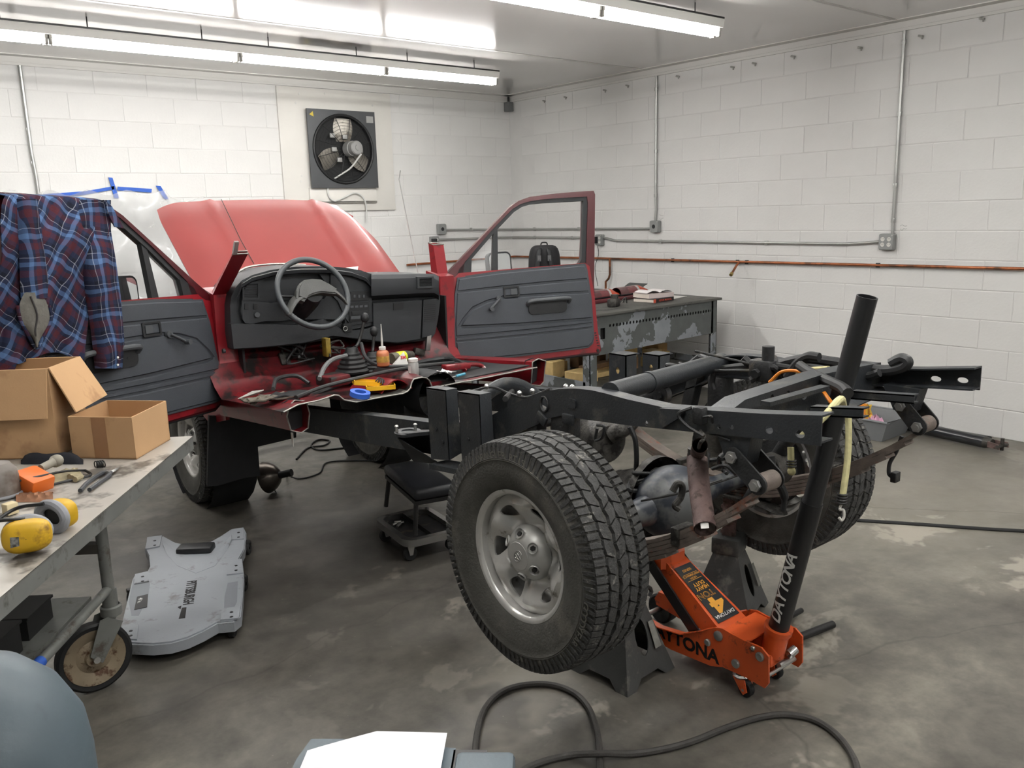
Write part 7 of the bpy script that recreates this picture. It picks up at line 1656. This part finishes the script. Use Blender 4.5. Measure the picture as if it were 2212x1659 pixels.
m = MB(); m.add([A_[0], A_[1], A_[2], A_[3], ap[0], ap[1]], [(0,1,4),(1,2,5,4),(2,3,5),(3,0,4,5),(3,2,1,0)]); m.build('carton_body', M('white card', s(220,219,214), .6), rs, smooth=0)
nrm = (A_[2]-A_[1]).cross(ap[0]-A_[1]).normalized(); fo = (A_[0]+A_[1]+ap[0])/3; fn2 = (A_[1]-A_[0]).cross(ap[0]-A_[0]).normalized()
exq = (A_[1]-A_[0]).normalized(); text('red_mark', '3M', M('red print', s(200,40,40), .5), rs, fo+exq*.012+Z_*.012+fn2*.001, exq, fn2.cross(exq), .016, .0006, 'CENTER', 0, .04)
jr = PY(894,811,-4.10); ja = thing('glass_jar', 'small clear jar with a white lid at the cut floor edge', 'jar', tuple(jr))
MB().lathe(jr, Z_, [(0,0),(0,.024),(.003,.026),(.058,.026),(.066,.021),(.070,.0205)], 24).build('jar_body', M('cloudy clear jar', s(190,190,186), .2, alpha=.75, coat=.3), ja); MB().lathe(jr, Z_, [(.012,.0264),(.050,.0264)], 24, a0=2.2, a1=5.2).build('jar_label', M('grey paper label', s(198,198,194), .7), ja)
MB().lathe(jr, Z_, [(.068,.022),(.069,.0235),(.083,.0235),(.085,.02),(.085,0)], 24).build('jar_lid', plastic_w, ja)
tr = PY(800,845,-4.15); tc2 = thing('yellow_case', 'open yellow plastic bit case on the cut floor', 'case', tuple(tr)); yl2 = M('bright yellow case plastic', s(232,178,30), .45)
def tray_part(c, R, nm, w_=.115, d_=.06):
    m = MB(); c = V(c); m.box(c, (w_,d_,.004), R=R)
    for (o, sz) in (((0,d_/2,.009),(w_,.004,.020)),((0,-d_/2,.009),(w_,.004,.020)),((w_/2,0,.009),(.004,d_,.020)),((-w_/2,0,.009),(.004,d_,.020))): m.box(c+R @ V(o), sz, R=R)
    return m.build(nm, yl2, tc2)
tray_part(PY(790,832,-4.10)+Z_*.004, rotz(-.35) @ rot(.15,'Y'), 'case_lid'); tray_part(PY(822,841,-4.16)+Z_*.004, rotz(-.45), 'case_base', .13, .07)
MB().box(PY(842,843,-4.19)+Z_*.012, (.02,.008,.024), R=rotz(-.45), bev=.002).build('case_latch', seal_m, tc2)
for k in range(5):
    q = PY(812+k*5,832+k*2,-4.15)+Z_*.018; MB().cyl(q, q+V((.03-.006*k,.02,.012+.003*k)), .0035, 6).build('driver_bit', metal_dark, tc2)
tpc = PY(777,856,-4.19); tr_ = thing('tape_roll', 'roll of blue masking tape beside the yellow case', 'tape', tuple(tpc))
MB().lathe(tpc+Z_*.001, (.12,-.2,1), [(0,.026),(0,.046),(.022,.046),(.022,.026),(0,.026)], 36).build('tape_body', tape_b, tr_); MB().lathe(tpc+Z_*.001, (.12,-.2,1), [(.0005,.0262),(.0215,.0262),(.0215,.030),(.0005,.030)], 36).build('cardboard_core', M('grey tape side', s(150,150,146), .7), tr_)
# sockets and blue tool on the right hand floor edge
rnd = random.Random(6)
names = ['leftmost','second','middle','fourth','fifth','rightmost']
for k in range(6):
    q = PY(930+k*9, 812-k*.8+rnd.uniform(-3,4), -4.12); d = V((rnd.uniform(-1,1), rnd.uniform(-1,1), .1)).normalized()
    m = MB(); m.tube([q+Z_*.012, q+Z_*.012+d*.014, q+Z_*.012+d*.015, q+Z_*.012+d*.034], [.008,.008,.011,.011], 12); m.build('loose_socket', chrome, None, label='%s shiny chrome socket of the row at the cut floor edge' % names[k], cat='socket', group='chrome sockets on the cab floor')
q = PY(960,806,-4.08); sc_ = thing('steel_scraper', 'flat grey steel plate lying by the sockets', 'plate', tuple(q)); MB().box(q+Z_*.006, (.11,.07,.004), R=rotz(.3) @ rot(.1,'Y')).build('blade', bright, sc_)
q = PY(985,818,-4.14); bt = thing('blue_screwdriver', 'light blue handled tool on the right floor edge', 'tool', tuple(q)); MB().cyl(q+Z_*.012, q+V((.07,.02,.012)), .007, 10).build('handle', M('light blue plastic', s(72,150,176), .45), bt); MB().cyl(q+Z_*.012, q+V((-.07,-.02,.012)), .003, 8).build('shank', bright, bt)
# keep the procedural noise affordable
for m_ in bpy.data.materials:
    if m_.use_nodes:
        for n_ in m_.node_tree.nodes:
            if n_.type == 'TEX_NOISE': n_.inputs['Detail'].default_value = min(n_.inputs['Detail'].default_value, 4.5)
